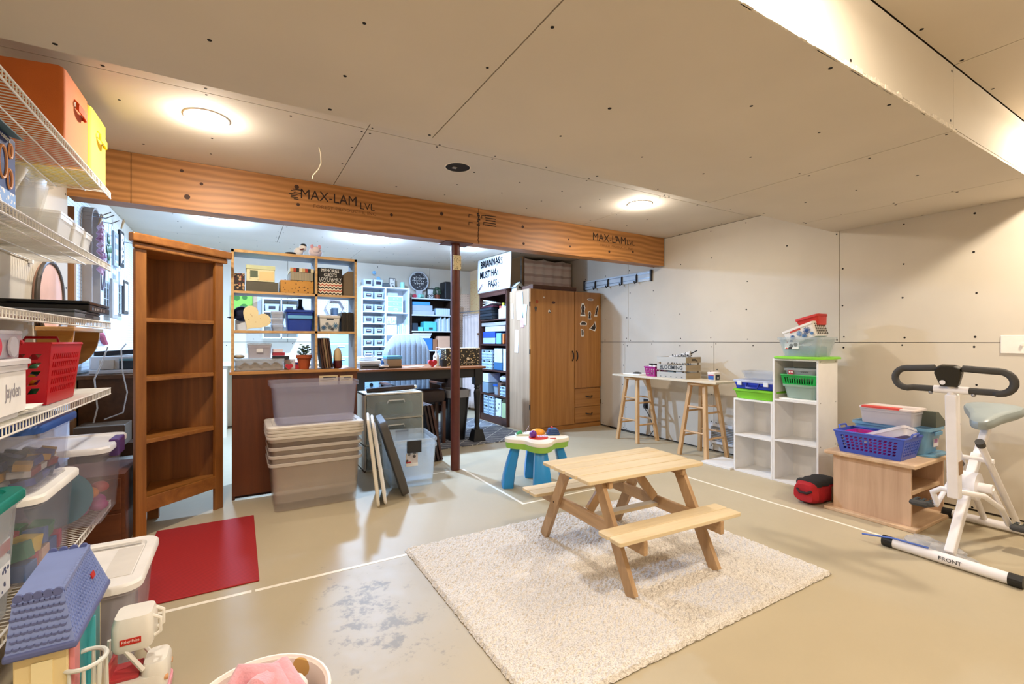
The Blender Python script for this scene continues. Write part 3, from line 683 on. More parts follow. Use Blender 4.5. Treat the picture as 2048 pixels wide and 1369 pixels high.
for z, h in ((1.30, .024), (.945, .024), (.575, .024), (.235, .02)):
    MB().prism([tuple(A+fd*.03-fn*.012), tuple(B-fd*.03-fn*.012), (-.125, 3.838), (-.503, 3.838), (-.503, 3.47)], z-h, z).build('shelf', AMBX, t, bevel=.002)
MB().prism(fpoly(.06, Lf-.06, .022), .15, .235).build('bottom_rail', AMBX, t, bevel=.002)
for z0, z1, e in ((1.70, 1.735, .02), (1.735, 1.785, .04)):
    MB().prism([tuple(A-fd*e+fn*e), tuple(B+fd*e+fn*e), tuple(B+fd*e), (-.515+.4, 3.855), (-.515-.005, 3.855), tuple(A-fd*e)], z0, z1).build('crown_moulding', AMBX, t, bevel=.008)
mb = MB().box(-.43, 2.55, .0005, .085, 3.52, .009)
o = solo('red_mat', 'rectangular red ribbed floor mat before the corner bookcase', 'mat', mb, STRIPE(['#a01216', '#8c0f13'], 70, 'y', name='red ribbed mat'), bevel=.004)
# ---------------------------------------------------------------- brown desk back with open hutch
BRN = WOOD('#4a220e', '#6e3616', 'z', 9, .06, .35, name='walnut veneer'); CHIP = WOOD('#b98c54', '#d8b27c', 'x', 40, .3, .7, name='raw board edge'); GREYW = M('#8d97a3', .6, name='grey hutch inside')
t = T('desk_cabinet', 'brown veneered desk cabinet turned back to front', 'cabinet', (.39, 4.17, 0))
bx((-.04, 3.93, .03, .835, 3.945, .915)).build('back_panel', BRN, t); [bx(q).build('side_panel', M('#5a2c14', .5), t) for q in ((-.045, 3.945, 0, -.025, 4.42, .915), (.82, 3.945, 0, .84, 4.42, .915))]
bx((-.06, 3.91, .915, .85, 4.44, .938)).build('top', WOOD('#9a6530', '#bf8a50', 'x', 14, .06), t, bevel=.002); bx((-.025, 4.0, .0, .82, 4.4, .03)).build('bottom', M('#2a140a', .7), t)
for i, (x0, x1, z0, z1) in enumerate(((.545, .685, .812, .888), (.70, .80, .814, .883))):
    p = bx((x0, 3.9285, z0, x1, 3.9298, z1)).build('paper_label', M('#dcc596', .7), t); bx((x0+.03, 3.928, z1-.022, x1-.012, 3.9285, z1-.012)).build('printed_line', INK, p); bx((x0+.01, 3.928, z1-.036, x1-.03, 3.9285, z1-.033)).build('printed_line', INK2, p)
t = T('open_hutch', 'open-backed shelf hutch on the brown desk cabinet', 'hutch', (.39, 4.07, .939))
HX0, HX1, HY0, HY1, HZ0, HZ1 = -.05, .838, 3.95, 4.2, .939, 1.835
for nm, b in (('side', (HX0, HY0, HZ0, HX0+.018, HY1, HZ1)), ('side', (HX1-.018, HY0, HZ0, HX1, HY1, HZ1)), ('divider', (.518, HY0, HZ0, .536, HY1, HZ1-.02)), ('top', (HX0, HY0, HZ1-.02, HX1, HY1, HZ1)),
              ('shelf', (HX0+.018, HY0, 1.515, HX1-.018, HY1, 1.533)), ('shelf', (HX0+.018, HY0, 1.222, HX1-.018, HY1, 1.24))):
    o = bx(b).build(nm, GREYW, t)
    e = list(b); e[1], e[4] = HY0-.002, HY0
    bx(tuple(e)).build('raw_edge', CHIP, o, w=True)
def carton(name, label, x0, x1, z0, h, mat, y0=3.97, d=.2, lid=None, lidm=None, group='boxes and craft goods on the hutch'):
    t = T(name, label, 'box', ((x0+x1)/2, y0+d/2, z0), group=group); w = x1-x0
    part(t, 'body', mat, (-w/2, -d/2, 0, w/2, d/2, h), bevel=.002)
    if lid: part(t, 'lid', lidm or mat, (-w/2-.004, -d/2-.004, h-lid*.3, w/2+.004, d/2+.004, h+lid*.7), bevel=.002)
    return t
carton('photo_box', 'floral print box at the left end of the top hutch shelf', -.03, .037, 1.533, .13, SPECK('#2a1c18', '#c8a070', 60, .45, '#7d2a22'))
t = carton('photo_box', 'olive box under the pale green box on the hutch', .045, .26, 1.533, .075, M('#5a5648', .7))
t = carton('photo_box', 'pale green patterned box with a typewriter picture on the hutch', .048, .235, 1.61, .10, SPECK('#ded9ae', '#cfc79a', 40, .3), lid=.03, lidm=M('#c9cfa4', .6)); part(t, 'typewriter_print', M('#59664f', .6), (-.07, -.1015, .03, -.02, -.1005, .08)); part(t, 'print_panel', M('#e9c88e', .6), (-.01, -.1015, .01, .085, -.1005, .075))
carton('photo_box', 'gold flecked box on the top hutch shelf', .275, .51, 1.533, .10, SPECK('#c58d3e', '#5d3a1a', 45, .25))
t = carton('photo_box', 'striped tan box stacked on the gold flecked box', .345, .508, 1.636, .075, STRIPE(['#8a8270', '#a89c80'], 120, 'x'), lid=.03, lidm=STRIPE(['#c0a06c', '#a83a2a', '#2d2a26', '#d8cfae'], 12, 'x'))
t = carton('word_box', 'black box with white family words above a chevron band', .545, .725, 1.533, .215, STRIPE(['#e9dcc4', '#1f1c1a', '#e9dcc4', '#b8563c'], 22, 'z', .5, 34)); part(t, 'word_panel', M('#1c1a19', .6), (-.0905, -.101, .11, .0905, .1, .2155))
for i, s in enumerate(('MEMORIES', 'GUESTS', 'LOVE FAMILY')): text(t, s, .036, (0, -.1018, .195-.035*i), '-y', PAPER, sx=.8)
t = T('magazine_holder', 'brown card magazine holder beside the black word box', 'file holder', (.776, 4.08, 1.533)); MB().prism([(-.042, 0), (.042, 0), (.042, .205), (.0, .205), (-.042, .17)], -.09, .09, 'y').build('body', M('#7b6a52', .7), t, w=False)
# top of hutch
t = T('plush_snowman', 'plush snowman toy lying on top of the hutch', 'plush toy', (.41, 4.06, 1.836)); SN = M('#ece8e4', .9, sheen=.5)
MB().ball((0, 0, .036), .037).build('body', SN, t, w=False, smooth=True); MB().ball((.032, 0, .072), .03).build('head', SN, t, w=False, smooth=True); MB().ball((.036, 0, .092), .026, sc3=(1, 1, .6)).build('hat', BLACK, t, w=False, smooth=True)
MB().tube([(.018+.03*math.cos(a), .03*math.sin(a), .055+.012*math.cos(a)) for a in [2*PI*i/12 for i in range(12)]], .006, 6, True).build('scarf', M('#6d2a2a', .8), t, w=False, smooth=True); MB().ball((-.055, -.01, .02), .03, sc3=(1.5, .7, .35)).build('boot', BLACK, t, w=False, smooth=True)
t = T('plush_pig', 'pale pink plush animal on top of the hutch', 'plush toy', (.535, 4.06, 1.836)); PK = M('#ead6d4', .9, sheen=.5)
MB().ball((0, 0, .045), .052, sc3=(1, .9, .85)).build('body', PK, t, w=False, smooth=True); MB().ball((.0, -.03, .06), .03).build('head', PK, t, w=False, smooth=True)
for s in (-1, 1): MB().ball((s*.028, -.02, .088), .013, sc3=(1, .5, 1.4)).build('ear', M('#e5a9b4', .9), t, w=False, smooth=True)
# middle hutch shelf
t = T('heart_box', 'cream heart-shaped box standing on edge in the hutch', 'box', (.105, 4.03, 1.241))
hp = []
for i in range(40):
    a = 2*PI*i/40; x = 16*math.sin(a)**3; y = 13*math.cos(a)-5*math.cos(2*a)-2*math.cos(3*a)-math.cos(4*a); hp.append((x*.0063, y*.0061))
ca, sa = math.cos(-.6), math.sin(-.6); hp = [(x*ca-y*sa, x*sa+y*ca) for x, y in hp]; zm = min(y for x, y in hp); hp = [(x, y-zm+.002) for x, y in hp]
MB().prism(hp, -.055, -.03, 'y').build('lid', SPECK('#ead9a8', '#c8a878', 38, .14), t, w=False, bevel=.003); MB().prism([(x*.96, (y-.09)*.96+.09) for x, y in hp], -.03, .03, 'y').build('body', M('#a8743c', .7), t, w=False)
t = T('baseball_hat', 'navy blue cap behind the heart-shaped box', 'cap', (.02, 4.13, 1.241)); MB().ball((0, 0, .13), .06, sc3=(1, .9, 1)).build('crown', M('#141c3c', .8), t, w=False, smooth=True); MB().ball((-.045, -.02, .10), .045, sc3=(1.2, 1, .2)).build('brim', M('#141c3c', .8), t, w=False, smooth=True); part(t, 'stand', WHITE, (-.045, -.01, 0, .03, .05, .08))
tote('blue_bin', 'royal blue plastic bin on the middle hutch shelf', .412, 4.06, 1.241, .19, .18, .165, M('#1b3f9e', .35), taper=.9, group='boxes and craft goods on the hutch', cat='bin', r=.015, lip=.008)
o = solo('bin_band', 'pale blue paper band around the royal blue bin', 'label', bx((.325, 3.962, 1.338, .5, 3.9635, 1.362)), M('#6cb4e8', .5))
t = tote('snowflake_bin', 'white bin with blue flower print on the middle hutch shelf', .632, 4.06, 1.241, .16, .17, .128, M('#dcd9d2', .5), taper=.9, group='boxes and craft goods on the hutch', cat='bin', r=.012, lip=.006)
for k, (x, z, r) in enumerate(((-.045, .03, .022), (.0, .035, .018), (.045, .045, .026), (.02, .018, .012), (-.02, .06, .014))):
    mb = MB()
    for a in range(10): mb.tube([(x, -.0805-.003*z/.1, z), (x+r*math.cos(a*PI/5), -.083, z+r*math.sin(a*PI/5))], .0022, 4)
    mb.build('flower_print', M(['#3d668c', '#6c7a86', '#4a7ea4', '#5a5a60', '#7a8894'][k], .6), t, w=False)
part(t, 'handle_slot', M('#2b3a44', .6), (-.025, -.0845, .092, .03, -.083, .104))
for k in range(5): solo('black_box_file', 'dark upright album beside the flower print bin, place %s from the left' % ('first', 'second', 'third', 'fourth', 'fifth')[k], 'album', bx((.722+.0185*k, 3.97, 1.241, .739+.0185*k, 4.15, 1.395+.003*(k % 2))), M(['#241d16', '#1b1712', '#2c241b', '#201a14', '#191511'][k], .5), group='dark albums on the hutch')
for k in range(3): 
    t = T('clear_box', 'clear craft box behind the heart box, %s of three' % ('bottom', 'middle', 'top')[k], 'box', (.26, 4.11, 1.241+.052*k), group='clear craft boxes on the hutch'); tub(MB(), .085, .12, .045, lip=.003, taper=.96, r=.008).build('body', CLEAR('#d6d9dd', .5), t, w=False); lidshape(MB(), .092, .127, .044, .006, r=.008, inset=.008, dip=.002).build('lid', CLEAR('#eef0f2', .6), t, w=False)
solo('dark_vase', 'black bottle-shaped vase behind the royal blue bin', 'vase', MB().lathe([(.001, 0), (.05, 0), (.06, .05), (.055, .14), (.03, .19), (.016, .21), (.016, .262), (.02, .265), (.001, .265)], (.435, 4.18, 1.241), 20), M('#0f0f12', .35), smooth=True)
# bottom hutch bay
CLG = CLEAR('#c9c4bc', .35, .15)
t = T('clear_case', 'wide clear plastic case at the bottom left of the hutch', 'case', (.135, 4.06, .939)); tub(MB(), .33, .18, .075, taper=.97, lip=.004, r=.02).build('body', CLG, t, w=False, smooth=True); lidshape(MB(), .34, .19, .075, .014, r=.02, inset=.014, dip=.004).build('lid', CLG, t, w=False, smooth=True)
for k in range(4): MB().tube([(-.13+.07*k, -.04, .02), (-.1+.07*k, .0, .05), (-.07+.07*k, .05, .03)], .012, 6).build('crumpled_content', M('#a89c8c', .7), t, w=False, smooth=True)
t = T('clear_case', 'square clear case with a latch stacked on the wide case', 'case', (.135, 4.06, 1.03)); tub(MB(), .155, .14, .10, taper=.97, lip=.004, r=.012).build('body', CLEAR('#cfc9cc', .45, .15), t, w=False, smooth=True); lidshape(MB(), .165, .15, .10, .014, r=.012, inset=.012, dip=.004).build('lid', CLG, t, w=False, smooth=True); part(t, 'latch', CLEAR('#eeeeee', .8), (-.022, -.082, .045, .022, -.075, .075), bevel=.003)
solo('paper_packet', 'small wrapped packet left of the latch case', 'packet', MB().ball((.0, 4.05, 1.045), .022, sc3=(1.7, 1.5, .7)), M('#b9a88e', .7), smooth=True)
for k, (c, w, l) in enumerate((('#23292f', .115, 'black'), ('#a83240', .085, 'red'), ('#e8d6da', .07, 'pale pink'))): solo('hutch_book', l+' book lying behind the clear latch case', 'book', bx((.225, 4.03, 1.02+.028*k, .225+w, 4.16, 1.044+.028*k)), M(c, .6), group='books in the hutch bay')
solo('book_prop', 'white tray under the books in the hutch bay', 'tray', bx((.31, 4.09, .939, .39, 4.17, 1.018)), M('#dfe4ea', .5), bevel=.004)
t = T('heart_jar', 'red heart-shaped glass jar on the hutch', 'jar', (.35, 4.0, .939)); MB().prism([(x*.28, (y)*.28+.004) for x, y in [(p[0]*ca+p[1]*sa, -p[0]*sa+p[1]*ca) for p in [(x, y) for x, y in hp]]], -.012, .012, 'y').build('body', M('#b5283c', .15), t, w=False, bevel=.003); MB().lathe([(.001, .058), (.01, .058), (.01, .07), (.001, .07)], n=12).build('stopper', M('#c8c8cc', .3, .6), t, w=False)
solo('red_card_box', 'small red and blue card box between the heart jar and flower pot', 'box', bx((.385, 4.1, .939, .44, 4.14, .99)), STRIPE(['#c8323c', '#c8323c', '#22356e'], 20, 'z'))
t = T('potted_plant', 'terracotta pot with a small leafy plant on the hutch', 'potted plant', (.45, 4.05, .939))
MB().lathe([(.001, 0), (.036, 0), (.052, .085), (.06, .087), (.06, .112), (.053, .112), (.05, .095), (.001, .095)], n=24).build('pot', M('#b0552b', .75, var=.12), t, w=False, smooth=True); MB().lathe([(.001, .094), (.05, .094), (.05, .098), (.001, .1)], n=16).build('soil', M('#2a1d14', .9), t, w=False)
for k in range(9):
    a = k*2.4; h = .13+.05*random.random(); p = Vector((.028*math.cos(a), .028*math.sin(a), h)); MB().tube([(p.x*.3, p.y*.3, .098), tuple(p)], .002, 5).build('stem', M('#44502e', .7), t, w=False)
    mb = MB()
    for q in range(5): mb.ball((p.x+random.uniform(-.02, .02), p.y+random.uniform(-.02, .02), p.z-.028+.012*q), .009, 6, 5, (1.3, 1.3, .5))
    mb.build('leaf_cluster', M('#3f5636', .6, var=.2, vs=40), t, w=False, smooth=True)
for k in range(5): solo('leaning_book', 'thin dark book leaning in the lower right hutch bay, %s from the divider' % ('first', 'second', 'third', 'fourth', 'fifth')[k], 'book', MB().cbox((.566+.0185*k, 4.06, 1.065), (.013, .15, .245), (0, -.13, 0)), M(['#3a1d12', '#4f2f1c', '#8c7354', '#5d3d28', '#2e1812'][k], .6), group='leaning books in the hutch')
t = T('gnome_jar', 'cream and maroon gnome-shaped jar on the hutch', 'figurine', (.705, 4.05, .939)); MB().lathe([(.001, 0), (.03, 0), (.037, .03), (.034, .062), (.001, .062)], n=20).build('base', M('#55141c', .4), t, w=False, smooth=True); MB().lathe([(.001, .062), (.033, .062), (.034, .09), (.028, .14), (.012, .166), (.001, .168)], n=20).build('hat', M('#d8bd8e', .6), t, w=False, smooth=True)
# ---------------------------------------------------------------- tote stack, lids, drawers
CTS = CLEAR('#f2ece6', .15, .18); 
t = T('nested_totes', 'tall stack of nested empty clear totes with white lids piled on top', 'tote stack', (.475, 3.685, 0))
for k in range(4):
    z0 = .004+.055*k; tub(MB(), .58, .40, .33, z0=z0, taper=.93, lip=.014, liph=.02, r=.035).build('tote_body', CTS, t, w=False, smooth=True)
for k in range(4):
    z0 = .004+.055*k; MB().loft([rrect(.61, .43, .045, z0+.308), rrect(.614, .434, .045, z0+.31), rrect(.614, .434, .045, z0+.329), rrect(.61, .43, .045, z0+.331)], False, False).build('rim_band', CLEAR('#efe9e0', .55, .2), t, w=False, smooth=True)
for k in range(4): lidshape(MB(), .635, .455, .502+.021*k-.0, .02, r=.05, inset=.04).build('lid', M('#e2dcd0', .4) if k < 3 else CLEAR('#efe9df', .85), t, w=False, smooth=True)
t = T('clear_tote', 'single empty clear tote standing on the white lids', 'tote', (.475, 3.70, .588)); tub(MB(), .55, .36, .285, taper=.93, lip=.018, liph=.028, r=.03).build('body', CLEAR('#dedfee', .17, .2), t, w=False, smooth=True)
def leaning(name, label, x, y, th, w, h, mat, tilt, rz, cat='lid', lipm=None):
    t = T(name, label, cat, (x, y, .0), rz); m = Matrix.Translation((0, 0, th*abs(math.sin(tilt))+.001)) @ Matrix.Rotation(tilt, 4, 'Y')
    g = [[(sx, yy, zz+h/2) for (yy, zz, _) in rrect(w*f, h*f, .05, 0)] for sx, f in ((-th/2, .97), (-th/2+.006, 1), (th/2-.006, 1), (th/2, .97))]
    MB().loft(g).build('panel', mat, t, w=False, smooth=True, xf=m)
    g = [[(sx, yy, zz+h/2) for (yy, zz, _) in rrect(w*f, h*f, .05, 0)] for sx, f in ((th/2, .82), (th/2+.004, .8))]
    MB().loft(g).build('raised_field', mat, t, w=False, smooth=True, xf=m); return t
leaning('loose_tote_cover', 'white tote lid leaning on the tote stack, nearer one', .875, 3.42, .022, .40, .62, M('#e3dccd', .45), -.115, -.22)
leaning('loose_tote_cover', 'white tote lid leaning beside the grey slab', .93, 3.44, .022, .40, .60, M('#e9e7e6', .45), -.15, -.22)
t = leaning('grey_slab', 'thick charcoal grey slab leaning beside the white lids', 1.10, 3.55, .055, .42, .58, M('#4a4744', .55), -.30, -.16, 'folding panel')
CLB = CLEAR('#eef6fb', .24, .2)
t = T('latch_totes', 'two nested clear totes with black latches and a picture label', 'tote stack', (1.215, 3.79, 0), R(-6))
for k in range(2): tub(MB(), .37, .46, .335, z0=.003+.045*k, taper=.9, lip=.012, liph=.022, r=.03).build('tote_body', CLB, t, w=False, smooth=True)
for s in (-1, 1):
    for k in range(2): part(t, 'latch', M('#1b1a1c', .4), (-.055, s*.243-.006, .30+.045*k-.02, .06, s*.243+.006, .335+.045*k-.004), bevel=.004)
part(t, 'picture_label', SPECK('#cfc9cc', '#4a4548', 30, .4), (-.06, -.226, .17, .035, -.223, .275)); part(t, 'label_foot', M('#e9e9ea', .5), (-.06, -.2265, .17, .035, -.2235, .195)); part(t, 'label_mark', M('#b02a3c', .5), (-.057, -.2272, .197, -.02, -.2245, .208))
t = T('drawer_unit', 'cream framed three drawer unit with see-through fronts', 'drawer unit', (1.225, 4.36, 0))
FR = M('#cfc6b2', .5); bx((.955, 4.19, 0, .97, 4.52, .69), (1.48, 4.19, 0, 1.495, 4.52, .69), (.955, 4.19, .675, 1.495, 4.52, .69), (.955, 4.5, 0, 1.495, 4.52, .69), (.955, 4.19, 0, 1.495, 4.52, .015), (.955, 4.19, .225, 1.495, 4.52, .24), (.955, 4.19, .45, 1.495, 4.52, .465)).build('frame', FR, t, bevel=.002)
for k in range(3):
    d = bx((.972, 4.175, .018+.225*k, 1.478, 4.188, .222+.225*k), (.98, 4.19, .02+.225*k, .985, 4.49, .19+.225*k), (1.465, 4.19, .02+.225*k, 1.47, 4.49, .19+.225*k), (.98, 4.19, .018+.225*k, 1.47, 4.49, .022+.225*k)).build('drawer', CLEAR('#c9d1cd', .3, .2), t)
    MB().tube([(1.15, 4.172, .15+.225*k), (1.16, 4.16, .175+.225*k), (1.3, 4.16, .178+.225*k), (1.31, 4.172, .155+.225*k)], .007, 6).build('handle', CLEAR('#dcdcd4', .8), d, smooth=True)
solo('green_fabric', 'folded teal green cloth inside the top plastic drawer', 'cloth', MB().cbox((1.25, 4.30, .535), (.34, .14, .12)), M('#1f6a5a', .8, var=.2, vs=14), bevel=.03, smooth=True)
solo('tape_roll', 'silver roll inside the top plastic drawer', 'roll', MB().tube([(1.01, 4.25, .52), (1.01, 4.30, .52)], .045, 20), M('#a8a8a6', .4, .3), bevel=.006)
solo('blue_fabric', 'folded slate blue cloth inside the middle plastic drawer', 'cloth', MB().cbox((1.27, 4.32, .30), (.36, .16, .12)), M('#4c6a86', .8, var=.2, vs=14), bevel=.03)
t = T('umbrella_bag', 'long dark brown bag with a pale end cap on the plastic drawers', 'bag', (1.22, 4.3, .691)); MB().tube([(-.22, .0, .02), (-.1, 0, .024), (.1, .0, .03), (.22, .0, .034)], [.02, .024, .026, .022], 10).build('bag', M('#3a2a22', .8, bump=.3), t, w=False, smooth=True); MB().ball((.235, 0, .034), .018).build('end_cap', M('#d8d4c8', .4), t, w=False, smooth=True)
for k in range(3): solo('leaning_board', 'dark brown framed board leaning behind the plastic drawers, %s' % ('nearest', 'middle one', 'farthest')[k], 'board', MB().cbox((1.57+.035*k, 4.42, .28), (.02, .42, .55), (0, -.2, 0)), M(['#241511', '#33201a', '#4a2c20'][k], .5), group='boards leaning under the desk table')
# ---------------------------------------------------------------- craft room: rug, desk table, chair, bin
def rugmat():
    m, nt, b = _new('trellis rug'); L = nt.links.new
    tc = nt.nodes.new('ShaderNodeTexCoord'); mp = nt.nodes.new('ShaderNodeMapping'); mp.inputs['Rotation'].default_value = (0, 0, R(45)); mp.inputs['Scale'].default_value = (5, 5, 5)
    L(tc.outputs['Object'], mp.inputs['Vector']); v = nt.nodes.new('ShaderNodeTexBrick'); v.offset = 0; v.inputs['Color1'].default_value = lin('#6b6c70')+(1,); v.inputs['Color2'].default_value = lin('#5b5c62')+(1,); v.inputs['Mortar'].default_value = lin('#b9b6ae')+(1,)
    v.inputs['Scale'].default_value = 1; v.inputs['Mortar Size'].default_value = .03; v.inputs['Brick Width'].default_value = 1; v.inputs['Row Height'].default_value = .5
    L(mp.outputs['Vector'], v.inputs['Vector'])
    n = nt.nodes.new('ShaderNodeTexNoise'); n.inputs['Scale'].default_value = 60; L(tc.outputs['Object'], n.inputs['Vector'])
    mx = nt.nodes.new('ShaderNodeMix'); mx.data_type = 'RGBA'; mx.blend_type = 'OVERLAY'; mx.inputs['Factor'].default_value = .7; L(v.outputs['Color'], mx.inputs['A']); L(n.outputs['Fac'], mx.inputs['B'])
    L(mx.outputs['Result'], b.inputs['Base Color']); b.inputs['Roughness'].default_value = .95; return m
solo('craft_room_rug', 'grey trellis-patterned rug under the desk table', 'rug', bx((.9, 4.66, .0005, 3.06, 6.3, .01)), rugmat())
TOPW = WOOD('#7a4420', '#a4663a', 'x', 12, .06, .3); BLK = M('#15120f', .4, name='black paint')
t = T('desk_table', 'counter-high table with a brown top, black apron and turned legs on risers', 'table', (1.72, 5.17, .01))
bx((.99, 4.79, .845, 2.47, 5.55, .872)).build('table_top', TOPW, t, bevel=.008)
bx((1.03, 4.83, .745, 2.40, 4.855, .845)).build('apron', BLK, t); bx((1.03, 5.48, .745, 2.40, 5.505, .845)).build('apron', BLK, t); bx((1.03, 4.855, .745, 1.055, 5.48, .845)).build('apron', BLK, t); bx((2.39, 4.855, .745, 2.415, 5.48, .845)).build('apron', BLK, t)
for x in (1.055, 2.385):
    for y in (4.855, 5.48):
        l = MB().box(x-.045, y-.045, .66, x+.045, y+.045, .845).build('leg', BLK, t, bevel=.003)
        MB().lathe([(.03, .13), (.032, .16), (.024, .175), (.024, .2), (.03, .22), (.026, .3), (.036, .5), (.04, .57), (.03, .6), (.026, .61), (.036, .625), (.028, .64), (.036, .66)], (x, y, 0), 18).build('turned_post', BLK, l, smooth=True)
        MB().add([(x-s*.06 if i in (0, 3) else x+s*.06, y-s*.06 if i < 2 else y+s*.06, z) for s, z in ((1.25, .011), (.8, .14)) for i in range(4)], [(0, 3, 2, 1), (4, 5, 6, 7), (0, 1, 5, 4), (1, 2, 6, 5), (2, 3, 7, 6), (3, 0, 4, 7)]).build('riser', BLACK, l)
GR = 'craft things on the desk table'; ZT = .8725
t = T('desktop_printer', 'pale grey desktop sheet tray stack on the left end of the table', 'paper tray', (1.17, 4.98, ZT), group=GR)
part(t, 'base', M('#8e9299', .4), (-.1, -.1, 0, .1, .12, .05), bevel=.006); part(t, 'body', M('#dfe4ea', .4), (-.11, -.11, .05, .11, .13, .085), bevel=.008); part(t, 'slot', BLACK, (-.08, -.112, .02, .08, -.1, .032)); part(t, 'tray', M('#e9eef4', .4), (-.09, -.06, .086, .09, .13, .125), bevel=.015); MB().tube([(-.05, -.03, .125), (-.03, -.04, .152), (.03, -.04, .152), (.05, -.03, .125)], .01, 8).build('handle', M('#c8d0da', .4), t, w=False, smooth=True)
t = T('wood_case', 'small tan wooden case with a sky blue lid on the table', 'case', (1.435, 4.99, ZT), group=GR); part(t, 'body', M('#9c8468', .6), (-.08, -.07, 0, .08, .08, .095), bevel=.006); part(t, 'lid', M('#5aa7d6', .5), (-.085, -.075, .096, .085, .085, .13), bevel=.008); part(t, 'foot_strip', M('#4c3b2c', .6), (-.08, -.072, 0, .08, -.07, .02))
solo('glue_bottle', 'small white and blue bottle between the tray stack and wooden case', 'bottle', MB().lathe([(.001, 0), (.018, 0), (.018, .06), (.008, .075), (.008, .1), (.001, .1)], (1.315, 4.95, ZT), 14), STRIPE(['#e8ebee', '#3f74b8'], 12, 'z'), smooth=True)
solo('stapler', 'black and white stapler lying in front of the wooden case', 'stapler', MB().cbox((1.31, 4.87, ZT+.02), (.1, .03, .035), (0, -.1, .2)), STRIPE(['#1a1a1c', '#e6e6e8'], 26, 'z'), bevel=.006)
for k in range(4): solo('desk_paper', 'loose white paper fanned on the table, %s' % ('lowest', 'second', 'third', 'topmost')[k], 'paper', MB().cbox((1.63+.025*k, 5.0, ZT+.001+.0025*k), (.17, .12, .002), (0, 0, .25*k)), PAPER, group='loose paper on the table')
t = T('heart_jar', 'red heart-shaped glass jar on the desk table', 'jar', (1.91, 4.98, ZT), group=GR); MB().prism([(x*.5, y*.5+.004) for x, y in [(p[0]*ca+p[1]*sa, -p[0]*sa+p[1]*ca) for p in hp]], -.02, .02, 'y').build('body', M('#b8283a', .12), t, w=False, bevel=.006); MB().lathe([(.001, .1), (.016, .1), (.016, .118), (.001, .122)], n=12).build('stopper', M('#d8d8dc', .3, .4), t, w=False)
solo('black_cup', 'small black cup beside the red heart jar', 'cup', MB().lathe([(.001, 0), (.032, 0), (.036, .075), (.031, .075), (.028, .01), (.001, .01)], (2.005, 4.93, ZT), 18), M('#121214', .4), smooth=True)
t = T('pump_bottle', 'white pump bottle behind the red heart jar', 'bottle', (1.985, 5.12, ZT), group=GR); MB().lathe([(.001, 0), (.035, 0), (.035, .12), (.012, .15), (.012, .17), (.001, .17)], n=18).build('body', M('#e6efe9', .3), t, w=False, smooth=True); MB().tube([(0, 0, .17), (0, 0, .215), (.035, -.01, .21)], .006, 6).build('pump', M('#f4d8d8', .4), t, w=False)
CONF = SPECK('#2c2820', '#d9c79c', 42, .33, '#b7a06c'); CONF2 = SPECK('#5b7086', '#d9e6f0', 60, .35)
carton('confetti_box', 'small grey-blue flecked box beside the big confetti box', 2.03, 2.105, ZT, .185, CONF2, 5.08, .12, group=GR)
t = carton('confetti_box', 'big black box with cream confetti print on the table end', 2.115, 2.55, ZT, .20, CONF, 5.03, .2, group=GR); t.location.x = 2.29; part(t, 'lid_edge', M('#ece4cc', .6), (-.22, -.102, .2, .22, .102, .208)); MB().disc((.06, -.1005, .08), .018, 'y', h=-.003).build('badge', M('#e6dcc4', .6), t, w=False); scrawl(t, 'script_line', M('#e6dcc4', .6), (.06, -.101, .028), .12, .014, '-y')
# chair
CHW = WOOD('#3a1e10', '#57301b', 'z', 10, .08, .35); CLO = M('#727a82', .9, var=.12, vs=90, bump=.3, bs=200, sheen=.4, name='grey woven cloth')
t = T('armchair', 'grey channel-tufted armchair with a dark wooden frame behind the table', 'chair', (1.88, 5.85, .011))
def backrest():
    nx, nz = 72, 16; mb = MB(); fr = []; bk = []
    for j in range(nz+1):
        for i in range(nx+1):
            u = -1+2*i/nx; f = j/nz; e = max(0, 1-abs(u)**5)**.2 if abs(u) < 1 else 0
            top = .44+.795*(1-.30*abs(u)**4); z = .44+(top-.44)*f; ch = abs(math.sin(PI*4.5*(u+1))) ** .3; edge = min(1, (1-abs(u))*9+.12)*min(1, (1-f)*7+.1)*min(1, f*8+.2)
            fr.append((.305*u, .02-.05*edge-.012*ch*edge, z)); bk.append((.305*u, .05+.03*edge, z+.01))
    n = len(fr); mb.v = fr+bk; w = nx+1
    for j in range(nz):
        for i in range(nx): k = j*w+i; mb.f += [[k, k+1, k+w+1, k+w], [n+k, n+k+w, n+k+w+1, n+k+1]]
    for i in range(nx): mb.f += [[i, n+i, n+i+1, i+1], [nz*w+i, nz*w+i+1, n+nz*w+i+1, n+nz*w+i]]
    for j in range(nz): mb.f += [[j*w, j*w+w, n+j*w+w, n+j*w], [j*w+nx, n+j*w+nx, n+j*w+w+nx, j*w+w+nx]]
    mb.build('backrest', CLO, t, w=False, smooth=True)
backrest()
MB().box(-.29, -.42, .36, .29, .02, .49).build('seat_cushion', CLO, t, w=False, bevel=.03, smooth=True)
MB().box(-.31, -.46, .28, .31, .06, .365).build('seat_rail', CHW, t, w=False, bevel=.01)
for s in (-1, 1):
    MB().box(s*.31-.03, -.46, .60, s*.31+.03, .1, .63).build('arm', CHW, t, w=False, bevel=.01)
    for y in (-.42, .05): MB().box(s*.31-.022, y-.022, 0, s*.31+.022, y+.022, .6).build('leg', CHW, t, w=False, bevel=.004)
